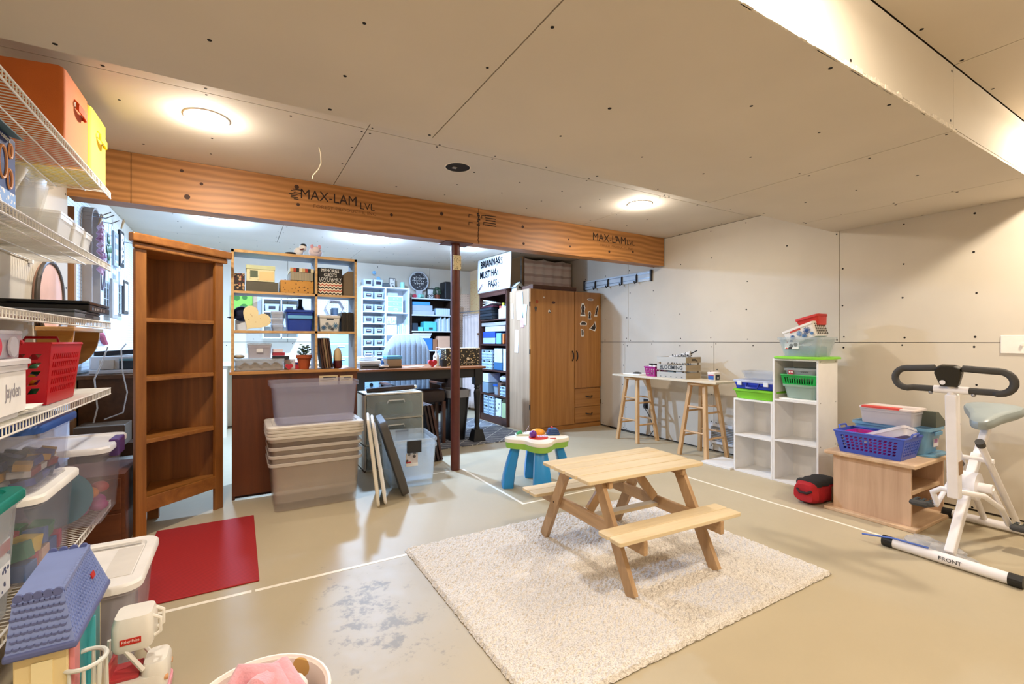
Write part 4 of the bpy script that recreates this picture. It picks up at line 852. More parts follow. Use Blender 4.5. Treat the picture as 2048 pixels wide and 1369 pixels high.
# footstool in front of the chair
t = T('footstool', 'dark brown padded footstool under the table', 'footstool', (1.80, 5.02, .011)); MB().box(-.22, -.12, .46, .22, .16, .60).build('cushion', M('#2b1a13', .7), t, w=False, bevel=.04, smooth=True)
for x in (-.2, .2):
    for y in (-.09, .13): MB().box(x-.018, y-.018, 0, x+.018, y+.018, .47).build('leg', CHW, t, w=False)
t = T('waste_bin', 'tall black waste bin with a grey liner under the table', 'waste bin', (2.2, 5.08, .011)); tub(MB(), .27, .33, .58, taper=.72, lip=.006, r=.05).build('body', M('#0e0e10', .3), t, w=False, smooth=True)
MB().loft([rrect(.30, .36, .06, .50), rrect(.30, .36, .06, .585), rrect(.26, .32, .05, .59), rrect(.24, .3, .05, .45)], False, False).build('liner', CLEAR('#b8b8bc', .5), t, w=False, smooth=True)
t = T('fabric_cube', 'pale blue printed fabric cube with a round hole below the table', 'storage bin', (1.385, 5.98, .42)); part(t, 'body', SPECK('#a8cbe6', '#5c86ac', 40, .16), (-.13, -.13, 0, .13, .13, .26), bevel=.008); MB().disc((.03, -.131, .2), .022, 'y', h=-.003).build('grip_hole', BLACK, t, w=False); part(t, 'red_top', M('#c04038', .6), (-.1, -.11, .26, .1, .1, .285), bevel=.006)
solo('low_stand', 'low white stand under the fabric cube', 'stand', bx((1.24, 5.83, .011, 1.53, 6.13, .03), (1.24, 5.83, .03, 1.26, 6.13, .40), (1.51, 5.83, .03, 1.53, 6.13, .40), (1.24, 5.83, .40, 1.53, 6.13, .418)), WHITE)
# ---------------------------------------------------------------- far wall
G_DR = 'labelled drawers in the white cubby'
t = T('cubby_unit', 'tall white two-column cubby unit against the far wall', 'shelving', (1.92, 7.14, 0)); CW = M('#e9eef2', .45)
for b in ((1.55, 6.99, 0, 1.57, 7.29, 1.98), (1.895, 6.99, 0, 1.915, 7.29, 1.96), (2.255, 6.99, 0, 2.275, 7.29, 1.98)): bx(b).build('upright', CW, t)
bx((1.57, 6.99, 1.96, 2.255, 7.29, 1.98)).build('top', CW, t); bx((1.57, 7.28, 0, 2.255, 7.29, 1.96)).build('back', CW, t)
ZR = [.4, .58, .75, .922, 1.092, 1.262, 1.432, 1.608, 1.793]
for z in ZR: bx((1.57, 6.99, z-.016, 1.895, 7.28, z)).build('shelf', CW, t)
for z in (.4, .85, 1.266, 1.60): bx((1.915, 6.99, z-.016, 2.255, 7.28, z)).build('shelf', CW, t)
rows = ['bottom', 'second lowest', 'third lowest', 'fourth lowest', 'fifth lowest', 'fourth from the top', 'third from the top', 'second from the top', 'top']
for i, z in enumerate(ZR):
    for j, x in enumerate((1.653, 1.812)):
        if i < 2: continue
        d = T('craft_box', 'clear labelled craft box, %s row, %s side of the white cubby' % (rows[i], ('left', 'right')[j]), 'box', (x, 7.09, z+.001), group=G_DR)
        tub(MB(), .14, .18, .1, taper=.94, lip=.004, r=.01).build('body', CLEAR('#cfe0ec', .6), d, w=False); part(d, 'label', M('#231a2c', .6), (-.035, -.0945, .03, .04, -.091, .075)); part(d, 'label_text', PAPER, (-.025, -.0955, .055, .03, -.0946, .062)); part(d, 'contents', M(['#d8cfc8', '#b9c8d4', '#c8b8b0', '#e4e0dc'][(i+j) % 4], .8), (-.058, -.07, .008, .058, .07, .06))
for j, x in enumerate((1.65, 1.80)):
    d = T('craft_box', 'clear labelled craft box standing on top of the white cubby, %s one' % ('left', 'right')[j], 'box', (x, 7.09, 1.981), group=G_DR); tub(MB(), .13, .17, .1, taper=.94, lip=.004, r=.01).build('body', CLEAR('#dfeaf2', .55), d, w=False); part(d, 'label', M('#231a2c', .6), (-.035, -.0895, .03, .04, -.086, .075)); part(d, 'contents', M('#cfd6dc', .8), (-.05, -.06, .008, .05, .06, .06))
t = T('mini_cabinet', 'white three-drawer mini cabinet with oval pulls in the cubby', 'drawers', (2.05, 7.09, 1.602)); part(t, 'body', M('#f1f4f6', .4), (-.125, -.09, 0, .125, .09, .25), bevel=.004)
for k in range(3): d = part(t, 'drawer', M('#9ec3e0', .4), (-.11, -.096, .012+.078*k, .11, -.09, .078+.078*k)); MB().tube([(.035*math.cos(a)+.01, -.099, .045+.078*k+.014*math.sin(a)) for a in [2*PI*i/14 for i in range(14)]], .005, 5, True).build('pull', M('#e4edf4', .3), d, w=False)
solo('tray_stack', 'clear tray on top of the mini cabinet', 'tray', bx((1.94, 7.01, 1.853, 2.1, 7.15, 1.9)), CLEAR('#dbe7ee', .6), bevel=.01)
solo('flower_bin', 'white bin with flower print upper in the cubby', 'bin', bx((1.925, 7.0, 1.415, 2.075, 7.2, 1.54)), SPECK('#dfe8ea', '#a4c4b8', 26, .4), bevel=.006)
solo('flower_bin', 'pale green flecked bin below the flower print bin', 'bin', bx((1.925, 7.0, 1.267, 2.085, 7.2, 1.41)), SPECK('#cfe0d8', '#f2f4ee', 50, .4), bevel=.006)
for k in range(5): solo('white_binder', 'pale upright folder in the cubby, %s from the left' % ('first', 'second', 'third', 'fourth', 'fifth')[k], 'folder', bx((2.097+.032*k, 7.02, 1.267, 2.122+.032*k, 7.2, 1.40+.015*(k % 3))), M(['#d6e4ee', '#c2d6e6', '#e4ecf0', '#cbdce8', '#eaf0f2'][k], .6), group='folders in the cubby')
DKW = WOOD('#2a1a12', '#3e281b', 'x', 10, .08, .5)
t = T('dark_bookcase', 'dark wood bookcase with pale shelf edges against the far wall', 'bookcase', (2.64, 7.14, 0))
for b in ((2.29, 6.99, 0, 2.31, 7.29, 1.84), (2.97, 6.99, 0, 2.99, 7.29, 1.84)): bx(b).build('upright', DKW, t)
bx((2.31, 7.28, 0, 2.97, 7.29, 1.84)).build('back', DKW, t)
for z in (1.84, 1.578, 1.323, 1.02, .70, .38, .06): o = bx((2.31, 7.0, z-.018, 2.97, 7.28, z)).build('shelf', DKW, t); bx((2.31, 6.99, z-.018, 2.97, 7.0, z)).build('shelf_edge', M('#cfd3d6', .5), o)
FW = 'craft goods on the dark bookcase'
def cb(name, label, cat, x0, x1, z0, h, mat, y0=7.02, d=.18, bevel=.004): return solo(name, label, cat, bx((x0, y0, z0, x1, y0+d, z0+h)), mat, group=FW, bevel=bevel)
cb('paper_case', 'wide clear paper case on the upper bookcase shelf', 'case', 2.33, 2.69, 1.579, .06, CLEAR('#dde5ec', .6)); cb('paper_case', 'clear scrapbook case stacked second on the upper bookcase shelf', 'case', 2.33, 2.66, 1.64, .09, CLEAR('#c9d8e6', .6)); cb('blue_folder', 'sky blue folder on the stacked paper cases', 'folder', 2.33, 2.62, 1.732, .05, M('#3f8fd0', .5))
cb('white_basket', 'pale basket with a handle slot right of the paper cases', 'basket', 2.72, 2.96, 1.579, .11, STRIPE(['#dde8f0', '#b4cde0'], 60, 'x'))
cb('teal_box', 'bright turquoise box with a metal label holder', 'box', 2.52, 2.73, 1.324, .15, M('#58c4cc', .5)); cb('teal_cup', 'small turquoise cup before the turquoise box', 'cup', 2.42, 2.5, 1.324, .06, M('#5fc8d4', .5), 7.0, .07); cb('punch_tool', 'black paper punch on the middle bookcase shelf', 'tool', 2.33, 2.42, 1.324, .12, M('#26323e', .5)); cb('label_holder', 'grey metal label holder on the turquoise box front', 'label', 2.60, 2.66, 1.35, .03, M('#4f5c62', .4, .5), 7.012, .006, 0)
for k in range(9): cb('file_sleeve', 'pale file sleeve standing right of the turquoise box, number %s from the left' % ('one', 'two', 'three', 'four', 'five', 'six', 'seven', 'eight', 'nine')[k], 'folder', 2.745+.024*k, 2.763+.024*k, 1.324, .19+.015*(k % 3), M(['#c4d8e8', '#dfe9f0', '#b2cade', '#e8eef2'][k % 4], .6), bevel=0)
for k in range(4): cb('magazine', 'flat white magazine in the lower bookcase stack, %s' % ('lowest', 'second', 'third', 'topmost')[k], 'magazine', 2.33, 2.62+.01*k, 1.21+.022*k, .018, M('#dfe6ea', .6), bevel=0)
cb('blue_case', 'blue case under the white magazines', 'case', 2.5, 2.66, 1.021, .185, M('#3577b8', .5)); cb('orange_crate', 'tan box with red lettering at the right of the bookcase', 'box', 2.75, 2.96, 1.021, .22, M('#d8a888', .7)); cb('brown_album', 'brown album between the blue case and tan box', 'album', 2.67, 2.74, 1.021, .17, M('#a06a48', .7))
t = T('round_sign', 'round dark sign with white script on top of the bookcase', 'sign', (2.52, 7.26, 1.841)); MB().tube([(0, 0, .29), (0, .02, .29)], .155, 36).build('board', SPECK('#3a3a3e', '#c8ccd0', 20, .25, stretch=(1, 1, 3)), t, w=False); MB().tube([(.155*math.cos(a), .0, .29+.155*math.sin(a)) for a in [2*PI*i/36 for i in range(36)]], .012, 8, True).build('rim', M('#c9cdd0', .4), t, w=False, smooth=True); [scrawl(t, 'script_line', PAPER, (0, -.003, .34-.045*q), .2-.02*q, .03, '-y', 5, .003) for q in range(3)]; part(t, 'foot', M('#c9cdd0', .4), (-.05, -.01, 0, .05, .02, .14))
t = T('die_cut_tree', 'small faux tree in a copper pot on the bookcase top', 'potted plant', (2.78, 7.12, 1.841)); MB().lathe([(.001, 0), (.04, 0), (.05, .07), (.001, .07)], n=16).build('pot', M('#8a4a34', .35, .4), t, w=False, smooth=True)
for k in range(12): MB().ball((random.uniform(-.05, .05), random.uniform(-.04, .04), .12+random.uniform(-.03, .06)), .028, 7, 5).build('leaf_clump', M('#3c4f3a', .7, var=.3, vs=50), t, w=False)
solo('black_bag', 'tall black ribbed case at the right of the bookcase top', 'case', bx((2.87, 7.02, 1.841, 2.985, 7.25, 2.13)), M('#1b1b1f', .5), bevel=.02)
t = T('framed_print', 'small black framed print behind the faux tree', 'picture', (2.72, 7.27, 1.841)); part(t, 'frame', BLACK, (-.065, 0, 0, .065, .015, .19)); part(t, 'print', PAPER, (-.05, -.002, .015, .05, 0, .175))
t = T('figure_toy', 'little dark toy bicycle on the bookcase top', 'ornament', (2.62, 7.05, 1.841))
for x in (-.04, .04): MB().tube([(x+.03*math.cos(a), 0, .032+.03*math.sin(a)) for a in [2*PI*i/14 for i in range(14)]], .005, 5, True).build('wheel', BLACK, t, w=False)
MB().tube([(-.04, 0, .032), (0, 0, .07), (.04, 0, .032)], .005, 5).build('frame', BLACK, t, w=False)
solo('red_ribbon', 'red ribbon roll on the bookcase top edge', 'ribbon', MB().tube([(2.38, 7.05, 1.872), (2.38, 7.09, 1.872)], .03, 16), M('#a8243a', .5)); solo('mint_roll', 'mint green roll beside the red ribbon', 'roll', MB().tube([(2.45, 7.05, 1.875), (2.52, 7.09, 1.875)], .032, 16), M('#8fd4c4', .5))
t = T('shadow_box', 'small photo frame on top of the white cubby', 'picture', (2.05, 7.15, 1.981)); part(t, 'frame', M('#55504c', .5), (-.05, 0, 0, .05, .02, .16)); part(t, 'photo', SPECK('#d8d4ce', '#6e6a66', 30, .4), (-.04, -.002, .01, .04, 0, .15))
solo('grey_purse', 'grey handled case on top of the white cubby', 'case', bx((1.88, 7.05, 1.981, 1.99, 7.2, 2.05)), M('#4a5256', .6), bevel=.02); solo('mint_jar', 'mint jar on the right end of the cubby top', 'jar', MB().lathe([(.001, 0), (.035, 0), (.035, .1), (.001, .1)], (2.2, 7.12, 1.981), 18), M('#9fe0d8', .3), smooth=True)
t = T('paper_flower', 'blue paper flowers on a stem above the cubby drawers', 'flowers', (1.82, 7.22, 1.981)); MB().tube([(0, 0, 0), (.01, 0, .12), (-.02, 0, .23)], .004, 5).build('stem', M('#b8d0e0', .6), t, w=False)
for p in ((-.03, 0, .235), (.035, 0, .15), (.05, 0, .12)): MB().ball(p, .03, 7, 5, (1, .5, 1)).build('bloom', M('#7fb4d8', .6), t, w=False)
# things on the far wall seen through the hutch
t = T('wall_cubby', 'low white cubby shelf with clear drawers seen through the hutch', 'shelving', (.48, 7.16, 1.2)); 
for b in ((.27, 7.03, 1.2, .285, 7.29, 1.74), (.49, 7.03, 1.2, .505, 7.29, 1.74), (.71, 7.03, 1.2, .725, 7.29, 1.74)): bx(b).build('upright', CW, t)
for z in (1.2, 1.36, 1.55, 1.725): bx((.285, 7.03, z, .71, 7.28, z+.014)).build('shelf', CW, t)
for i, (x, z) in enumerate(((.385, 1.565), (.60, 1.565), (.385, 1.375), (.60, 1.375))): d = T('craft_box', 'clear box in the wall cubby behind the hutch, '+('upper left', 'upper right', 'lower left', 'lower right')[i], 'box', (x, 7.12, z), group='drawers in the wall cubby'); tub(MB(), .17, .16, .1, taper=.94, lip=.004, r=.01).build('body', CLEAR('#d4dde6', .6), d, w=False); part(d, 'label', M('#2c2630', .6), (-.04, -.086, .03, .04, -.082, .07)); part(d, 'contents', M(('#b7a8b4', '#c8ccd4', '#a44a5c', '#c4b8a8')[i], .8), (-.06, -.06, .01, .06, .06, .055))
t = T('green_print', 'bright green leaf photograph on the far wall behind the hutch', 'picture', (.03, 7.30, 1.5)); part(t, 'print', SPECK('#8cc84a', '#3d7a24', 9, .45, '#c4e68c'), (-.13, -.006, 0, .13, .0, .28))
solo('grey_board', 'grey and tan sample boards leaning at the far wall', 'board', bx((.17, 7.28, 1.45, .265, 7.30, 1.78)), STRIPE(['#c8ccd2', '#c8a888'], 10, 'x'))
pgb = T('small_pegboard', 'white pegboard with a hexagon shelf on the far wall', 'pegboard', (1.2, 7.30, 1.38)); part(pgb, 'board', PEG('#dfe8ec', '#7a8288', 'x', 'z', .03), (-.22, -.008, 0, .22, 0, .5))
t = T('hexagon_shelf', 'wooden hexagon shelf with a dark mug on the small pegboard', 'shelf', (1.22, 7.24, 1.52)); hx = [(.13*math.cos(R(60*i)), .13+.13*math.sin(R(60*i))) for i in range(7)]
for a, b in zip(hx, hx[1:]): MB().beam((a[0], .0, a[1]), (b[0], .0, b[1]), .09, .012, (0, 1, 0) if False else (0, 0, 1) if abs(a[1]-b[1]) < .05 else (1, 0, 0)).build('side', M('#b8a8a8', .6), t, w=False)
solo('dark_mug', 'slate mug inside the hexagon shelf', 'mug', MB().lathe([(.001, 0), (.045, 0), (.05, .1), (.04, .1), (.035, .01), (.001, .01)], (1.22, 7.24, 1.55), 16), M('#3c4a5a', .5), smooth=True)
t = T('drawer_tower', 'white plastic drawer tower with pale blue fronts behind the hutch', 'drawer unit', (1.24, 6.98, .011)); part(t, 'frame', M('#e8eef2', .4), (-.17, -.13, 0, .17, .15, 1.32), bevel=.008)
for k in range(7): d = part(t, 'drawer', M('#9cc6e2', .25), (-.15, -.137, .02+.185*k, .15, -.128, .185+.185*k), bevel=.003); part(d, 'pull', M('#dfeaf2', .3), (-.05, -.15, .145+.185*k, .05, -.137, .16+.185*k), bevel=.003)
t = T('white_worktable', 'white worktable along the far wall seen through the hutch', 'table', (.35, 6.9, .0)); part(t, 'top', WHITE, (-.55, -.35, .86, .62, .38, .89), bevel=.004)
for x in (-.5, .57):
    for y in (-.3, .33): part(t, 'leg', WHITE, (x-.02, y-.02, 0, x+.02, y+.02, .86))
# pegboard strip, closet wall cloth, curtains
solo('pegboard_strip', 'tall narrow pegboard at the right end of the far wall', 'pegboard', bx((3.02, 7.295, .9, 3.44, 7.308, 1.97)), PEG('#e2cbb8', '#8a6a58', 'x', 'z', .03))
solo('confetti_cloth', 'peach confetti-print cloth hung on the closet wall', 'cloth', bx((3.448, 6.25, 1.36, 3.458, 7.28, 2.2)), SPECK('#ecc890', '#7a5a3c', 34, .22, '#d86a4c', stretch=(1, 1, 1)))
def drape(name, label, x0, y0, x1, y1, z0, z1, mat, waves=8, amp=.02, sag=.0):
    n = 48; mb = MB(); rows_ = 10; dx, dy = x1-x0, y1-y0; L_ = math.hypot(dx, dy); nx, ny = -dy/L_, dx/L_
    for j in range(rows_+1):
        for i in range(n+1):
            f = i/n; g = j/rows_; a = amp*math.sin(2*PI*waves*f+.6*math.sin(3*g))*(1-.35*g); s_ = sag*math.sin(PI*((f*waves/2) % 1))*g
            mb.v.append((x0+dx*f+nx*a, y0+dy*f+ny*a, z0+(z1-z0)*g-s_))
    for j in range(rows_):
        for i in range(n): k = j*(n+1)+i; mb.f.append([k, k+1, k+n+2, k+n+1])
    return solo(name, label, 'curtain', mb, mat, smooth=True, solid=.003)
CURT = STRIPE(['#efe0da', '#e4d0ca', '#f6ece8', '#d8c0ba', '#efe0da', '#efe0da', '#cdb6b0', '#f2e6e0'], 3.4, 'z', name='striped curtain cloth')
drape('striped_curtain', 'pink-brown striped curtain hung above the wardrobe', 3.47, 5.55, 4.30, 5.55, .1, 2.345, CURT, 5, .02, .03)
drape('side_curtain', 'grey-blue end of the striped curtain beside the paper banner', 3.442, 5.57, 3.44, 5.61, .1, 2.345, STRIPE(['#c3cbd8', '#b2bccb', '#d4dae2'], 5, 'z'), 1, .004, .0)
drape('white_curtain', 'long sheer white curtain at the closet end', 3.40, 6.85, 3.27, 7.2, .05, 1.62, M('#e2cfc6', .8), 5, .015)
solo('curtain_rod', 'thin grey rod carrying the sheer white curtain', 'rod', MB().tube([(3.08, 7.24, 1.63), (3.44, 6.5, 1.66)], .008, 8), M('#8c8a8c', .4, .5), smooth=True)
solo('wall_ledge', 'small brown wooden ledge on the closet wall', 'ledge', bx((3.36, 6.55, 1.27, 3.458, 6.85, 1.295)), WOOD('#6a4024', '#8a5a38', 'y'), bevel=.003)
# ---------------------------------------------------------------- tall dark bookcase, banner, wardrobe
t = T('tall_bookcase', 'tall dark wooden bookcase packed with craft supplies beside the wardrobe', 'bookcase', (3.26, 5.82, 0)); MH = WOOD('#3a2018', '#56342a', 'y', 10, .08, .4)
bx((3.10, 6.21, 0, 3.42, 6.23, 1.85)).build('side', MH, t); bx((3.10, 5.415, 0, 3.42, 5.435, 1.85)).build('side', MH, t); bx((3.41, 5.435, 0, 3.42, 6.21, 1.85)).build('back', MH, t); bx((3.09, 5.41, 1.85, 3.42, 6.24, 1.87)).build('top', MH, t); bx((3.095, 5.435, 1.80, 3.11, 6.21, 1.85)).build('cornice', MH, t)
ZK = [.10, .40, .75, 1.12, 1.475]
for z in ZK: bx((3.11, 5.435, z-.02, 3.41, 6.21, z)).build('shelf', MH, t)
bx((3.105, 5.435, 0, 3.12, 6.21, .08)).build('plinth', MH, t)
GB = 'craft supplies in the tall bookcase'
def kb(name, label, cat, y0, y1, z0, h, mat, x0=3.13, d=.2, bevel=.004): return solo(name, label, cat, bx((x0, y0, z0, x0+d, y1, z0+h)), mat, group=GB, bevel=bevel)
def crate(label, y, z, w=.15, h=.135, c='#bcd4e6', x0=3.12):
    t = T('mini_crate', label, 'crate', (x0+.1, y, z), group='pale crates in the tall bookcase')
    mb = MB(); 
    mb.holes((-.1, w/2, 0), (-.1, -w/2, 0), (-.1, w/2, h), (-.1, -w/2, h), 4, 3, .2, .22); mb.holes((.1, w/2, 0), (.1, -w/2, 0), (.1, w/2, h), (.1, -w/2, h), 4, 3, .2, .22); mb.holes((-.1, w/2, 0), (.1, w/2, 0), (-.1, w/2, h), (.1, w/2, h), 4, 3, .2, .22); mb.holes((-.1, -w/2, 0), (.1, -w/2, 0), (-.1, -w/2, h), (.1, -w/2, h), 4, 3, .2, .22); mb.add([(-.1, -w/2, 0), (.1, -w/2, 0), (.1, w/2, 0), (-.1, w/2, 0)], [(0, 1, 2, 3)])
    mb.build('body', M(c, .45), t, w=False, solid=.005); part(t, 'contents', M('#8fa4b8', .7), (-.085, -w/2+.012, .006, .085, w/2-.012, h*.7)); part(t, 'grip', BLACK, (-.1045, -.022, h-.03, -.101, .022, h-.012)); return t
for i, (y, z, l) in enumerate(((6.11, .756, 'pale crate bottom far one on the waist-high bookcase shelf'), (5.94, .756, 'pale crate bottom middle one on the waist-high bookcase shelf'), (6.11, .90, 'pale crate upper far one on the waist-high bookcase shelf'), (5.94, .90, 'pale crate upper middle one on the waist-high bookcase shelf'),
     (6.05, .1015, 'pale crate bottom far one on the lowest bookcase shelf'), (5.88, .1015, 'pale crate bottom second one on the lowest bookcase shelf'), (6.05, .238, 'pale crate upper far one on the lowest bookcase shelf'), (5.88, .238, 'pale crate upper second one on the lowest bookcase shelf'), (5.55, .406, 'pale crate at the near end of the second bookcase shelf'))): crate(l, y, z)
kb('clear_bin', 'pale lidded bin at the near end of the waist-high bookcase shelf', 'bin', 5.6, 5.82, .86, .2, M('#cfdfe8', .4)); kb('navy_bin', 'navy see-through bin under the pale lidded bin', 'bin', 5.58, 5.83, .756, .1, M('#3c6a94', .3)); kb('white_box_file', 'white upright box at the wardrobe side of the waist-high shelf', 'box', 5.45, 5.56, .756, .3, M('#e6eef2', .5))
for k in range(4): kb('black_binder', 'flat black binder in the top bookcase stack, %s' % ('lowest', 'second', 'third', 'topmost')[k], 'binder', 5.78+.015*k, 6.17, 1.48+.042*k, .038, M(['#15171c', '#20252e', '#14161b', '#232a34'][k], .4), 3.08)
kb('maroon_binder', 'maroon binder over the black binders', 'binder', 5.8, 6.16, 1.65, .02, M('#54202c', .5), 3.1)
for k in range(3): solo('paper_heap', 'crumpled pale papers on the binder stack, %s' % ('lowest', 'middle', 'topmost')[k], 'paper', MB().cbox((3.2, 5.97-.02*k, 1.685+.02*k), (.2, .3, .012), (.12*k-.1, .1, .1*k)), M(['#c8d0d8', '#e0e4e6', '#d4dce0'][k], .7), group=GB)
for k, (y, c, h, l) in enumerate(((5.70, '#e8dcd0', .13, 'white'), (5.62, '#e4ece0', .17, 'pale green'), (5.54, '#d8e6ee', .15, 'pale blue'))):
    t = T('craft_bottle', l+' craft bottle on the top bookcase shelf', 'bottle', (3.17, y, 1.476), group=GB); MB().lathe([(.001, 0), (.03, 0), (.03, h), (.014, h+.02), (.001, h+.02)], n=14).build('body', M(c, .4), t, w=False, smooth=True); MB().lathe([(.001, h+.02), (.02, h+.02), (.02, h+.05), (.001, h+.05)], n=12).build('cap', M(['#c8503c', '#c8c83a', '#2c3a4c'][k], .4), t, w=False)
kb('grey_flat_box', 'flat grey box lying across the front of the upper bookcase shelf', 'box', 5.45, 6.2, 1.38, .05, M('#a4a09c', .6), 3.12); bk = kb('box_prop', 'pale papers under the flat grey box', 'paper', 5.5, 6.1, 1.30, .075, M('#c2ccd4', .7))
kb('blue_case', 'royal blue craft case on the middle bookcase shelf', 'case', 5.80, 6.17, 1.215, .08, M('#2a4cb8', .35)); kb('clear_case', 'lilac see-through case under the royal blue case', 'case', 5.80, 6.17, 1.125, .085, M('#a8bce4', .35)); kb('teal_jar', 'pale teal tub beside the royal blue case', 'tub', 5.63, 5.76, 1.125, .15, M('#7cc0d4', .35)); kb('orange_book', 'orange booklet at the near end of the middle bookcase shelf', 'book', 5.54, 5.58, 1.125, .14, M('#e07a3c', .6)); 
kb('rose_box', 'small white box at the far end of the second bookcase shelf', 'box', 6.0, 6.18, .56, .13, M('#e4eaf0', .5)); kb('grey_bin', 'grey-blue bin beneath the small white box', 'bin', 6.0, 6.19, .406, .145, M('#8ea4b4', .5))
t = T('blue_lid_tub', 'round clear tub with a blue lid on the second bookcase shelf', 'tub', (3.24, 5.83, .401)); MB().lathe([(.001, 0), (.085, 0), (.1, .12), (.001, .12)], n=24).build('body', CLEAR('#c8d4dc', .6), t, w=False, smooth=True); MB().lathe([(.001, .12), (.11, .12), (.11, .14), (.001, .145)], n=24).build('lid', M('#2358a8', .35), t, w=False, smooth=True)
solo('woven_bundle', 'pale bundle heaped behind the blue-lidded tub', 'bundle', MB().ball((3.24, 5.66, .63), .09, sc3=(1, 1.3, .6)), M('#c8ccd2', .8, var=.3, vs=40), smooth=True); kb('bundle_prop', 'brown basket under the pale bundle', 'basket', 5.62, 5.72, .406, .17, M('#6a4c3a', .7))
kb('white_bin', 'white bin with black flecks at the near end of the lowest shelf', 'bin', 5.62, 5.78, .106, .25, SPECK('#e2e8ea', '#2c2c30', 20, .25)); kb('green_bin', 'pale green handled bin next to the wardrobe on the lowest shelf', 'bin', 5.46, 5.6, .106, .2, M('#bcd09c', .5))
# banner
t = T('paper_banner', 'large white paper banner with painted lettering on the tall bookcase', 'banner', (3.12, 5.78, 1.872)); n = 24; mb = MB()
for j in range(9):
    for i in range(n+1): f = i/n; g = j/8; mb.v.append((-.02+.02*math.sin(4*f+1.5*g), -.46+.93*f, .49*g))
for j in range(8):
    for i in range(n): k = j*(n+1)+i; mb.f.append([k, k+1, k+n+2, k+n+1])
mb.build('sheet', M('#f4f6f4', .6), t, w=False, smooth=True, solid=.002)
LT = M('#0b0f1c', .8, spec=.1)
for s, yy, zz, sz in (('BRIANNAS', .06, .40, .135), ('MUST HA', .12, .25, .135), ('PASS', -.02, .10, .135)): text(t, s, sz, (-.048, yy, zz), '-x', LT, sx=.92, bold=.003)
MB().tube([(-.045, .44, .03), (-.05, .30, .12)], .006, 6).build('painted_stroke', M('#7a4a5c', .6), t, w=False)
# wardrobe
OAK = WOOD('#95602a', '#b47e40', 'z', 22, .035, .4, name='honey oak'); OAKX = WOOD('#95602a', '#b47e40', 'x', 22, .035, .4, name='honey oak'); OAKS = WOOD('#a8886a', '#c4a484', 'z', 24, .03, .45, name='pale oak side')
t = T('wardrobe', 'honey oak wardrobe with two doors and two drawers', 'wardrobe', (3.735, 5.15, 0))
bx((3.145, 4.915, 0, 4.30, 5.405, 1.825)).build('body', OAKS, t); bx((3.145, 4.90, .0, 4.30, 4.915, .055)).build('plinth', OAKX, t)
d1 = bx((3.148, 4.893, .06, 3.838, 4.913, 1.82)).build('door', OAK, t, bevel=.002); d2 = bx((3.846, 4.893, .535, 4.297, 4.913, 1.82)).build('door', OAK, t, bevel=.002)
fr = bx((3.842, 4.905, .06, 4.297, 4.914, .53)).build('drawer_front_frame', OAKX, t)
for z0, z1 in ((.285, .52), (.07, .275)):
    d = bx((3.852, 4.893, z0, 4.290, 4.905, z1)).build('drawer', OAKX, t, bevel=.002); MB().tube([(4.03, 4.89, (z0+z1)/2+.02), (4.045, 4.872, (z0+z1)/2+.01), (4.11, 4.868, (z0+z1)/2), (4.125, 4.872, (z0+z1)/2+.01), (4.14, 4.89, (z0+z1)/2+.02)], .007, 6).build('handle', BLACK, d, smooth=True)
for d, x in ((d1, 3.805), (d2, 3.875)): MB().tube([(x, 4.892, .90), (x-.0, 4.868, .93), (x, 4.862, .965), (x, 4.868, 1.0), (x, 4.892, 1.03)], .007, 6).build('handle', BLACK, d, smooth=True)
for z in (.3, 1.0, 1.6): bx((3.140, 4.897, z, 3.148, 4.912, z+.06)).build('hinge', M('#2a1d14', .4, .6), t); bx((4.2975, 4.897, z, 4.303, 4.912, z+.06)).build('hinge', M('#2a1d14', .4, .6), t)
# stickers on the doors (thin magnets)
def sticker(label, x, z, poly, c, back=PAPER, s=1.0, name='door_magnet'):
    t = T(name, label, 'magnet', (x, 4.8925, z), group='magnets on the wardrobe doors')
    cxp = sum(p[0] for p in poly)/len(poly); czp = sum(p[1] for p in poly)/len(poly)
    if back: MB().prism([((p[0]-cxp)*1.35*s+cxp*s, (p[1]-czp)*1.25*s+czp*s) for p in poly], -.0012, 0, 'y').build('white_border', back, t, w=False)
    MB().prism([(p[0]*s, p[1]*s) for p in poly], -.002, -.0012, 'y').build('picture', c, t, w=False)
circ = [(.022*math.cos(R(30*i)), .022*math.sin(R(30*i))) for i in range(12)]; SEP = SPECK('#5a4a40', '#241c18', 40, .5)
sticker('basketball magnet on the wide wardrobe door', 3.244, 1.66, circ, M('#a8481c', .5), None); sticker('football magnet on the wide wardrobe door', 3.50, 1.66, [(x*1.3, z*.8) for x, z in circ], M('#4a2418', .5), None); sticker('soccer ball magnet on the wide wardrobe door', 3.436, 1.545, circ, SPECK('#ece8e0', '#1c1a18', 50, .4), None); sticker('rosette magnet on the wide wardrobe door', 3.225, 1.565, [(0, -.045), (.012, -.01), (.02, .02), (0, .04), (-.02, .02), (-.012, -.01)], M('#4a4440', .5), None); sticker('tiny white magnet high on the wide wardrobe door', 3.35, 1.72, [(x*.5, z*.5) for x, z in circ], M('#d8d4cc', .5), None)
busty = [(-.03, -.06), (.03, -.06), (.018, -.02), (.026, .02), (.012, .06), (-.012, .06), (-.026, .02), (-.018, -.02)]
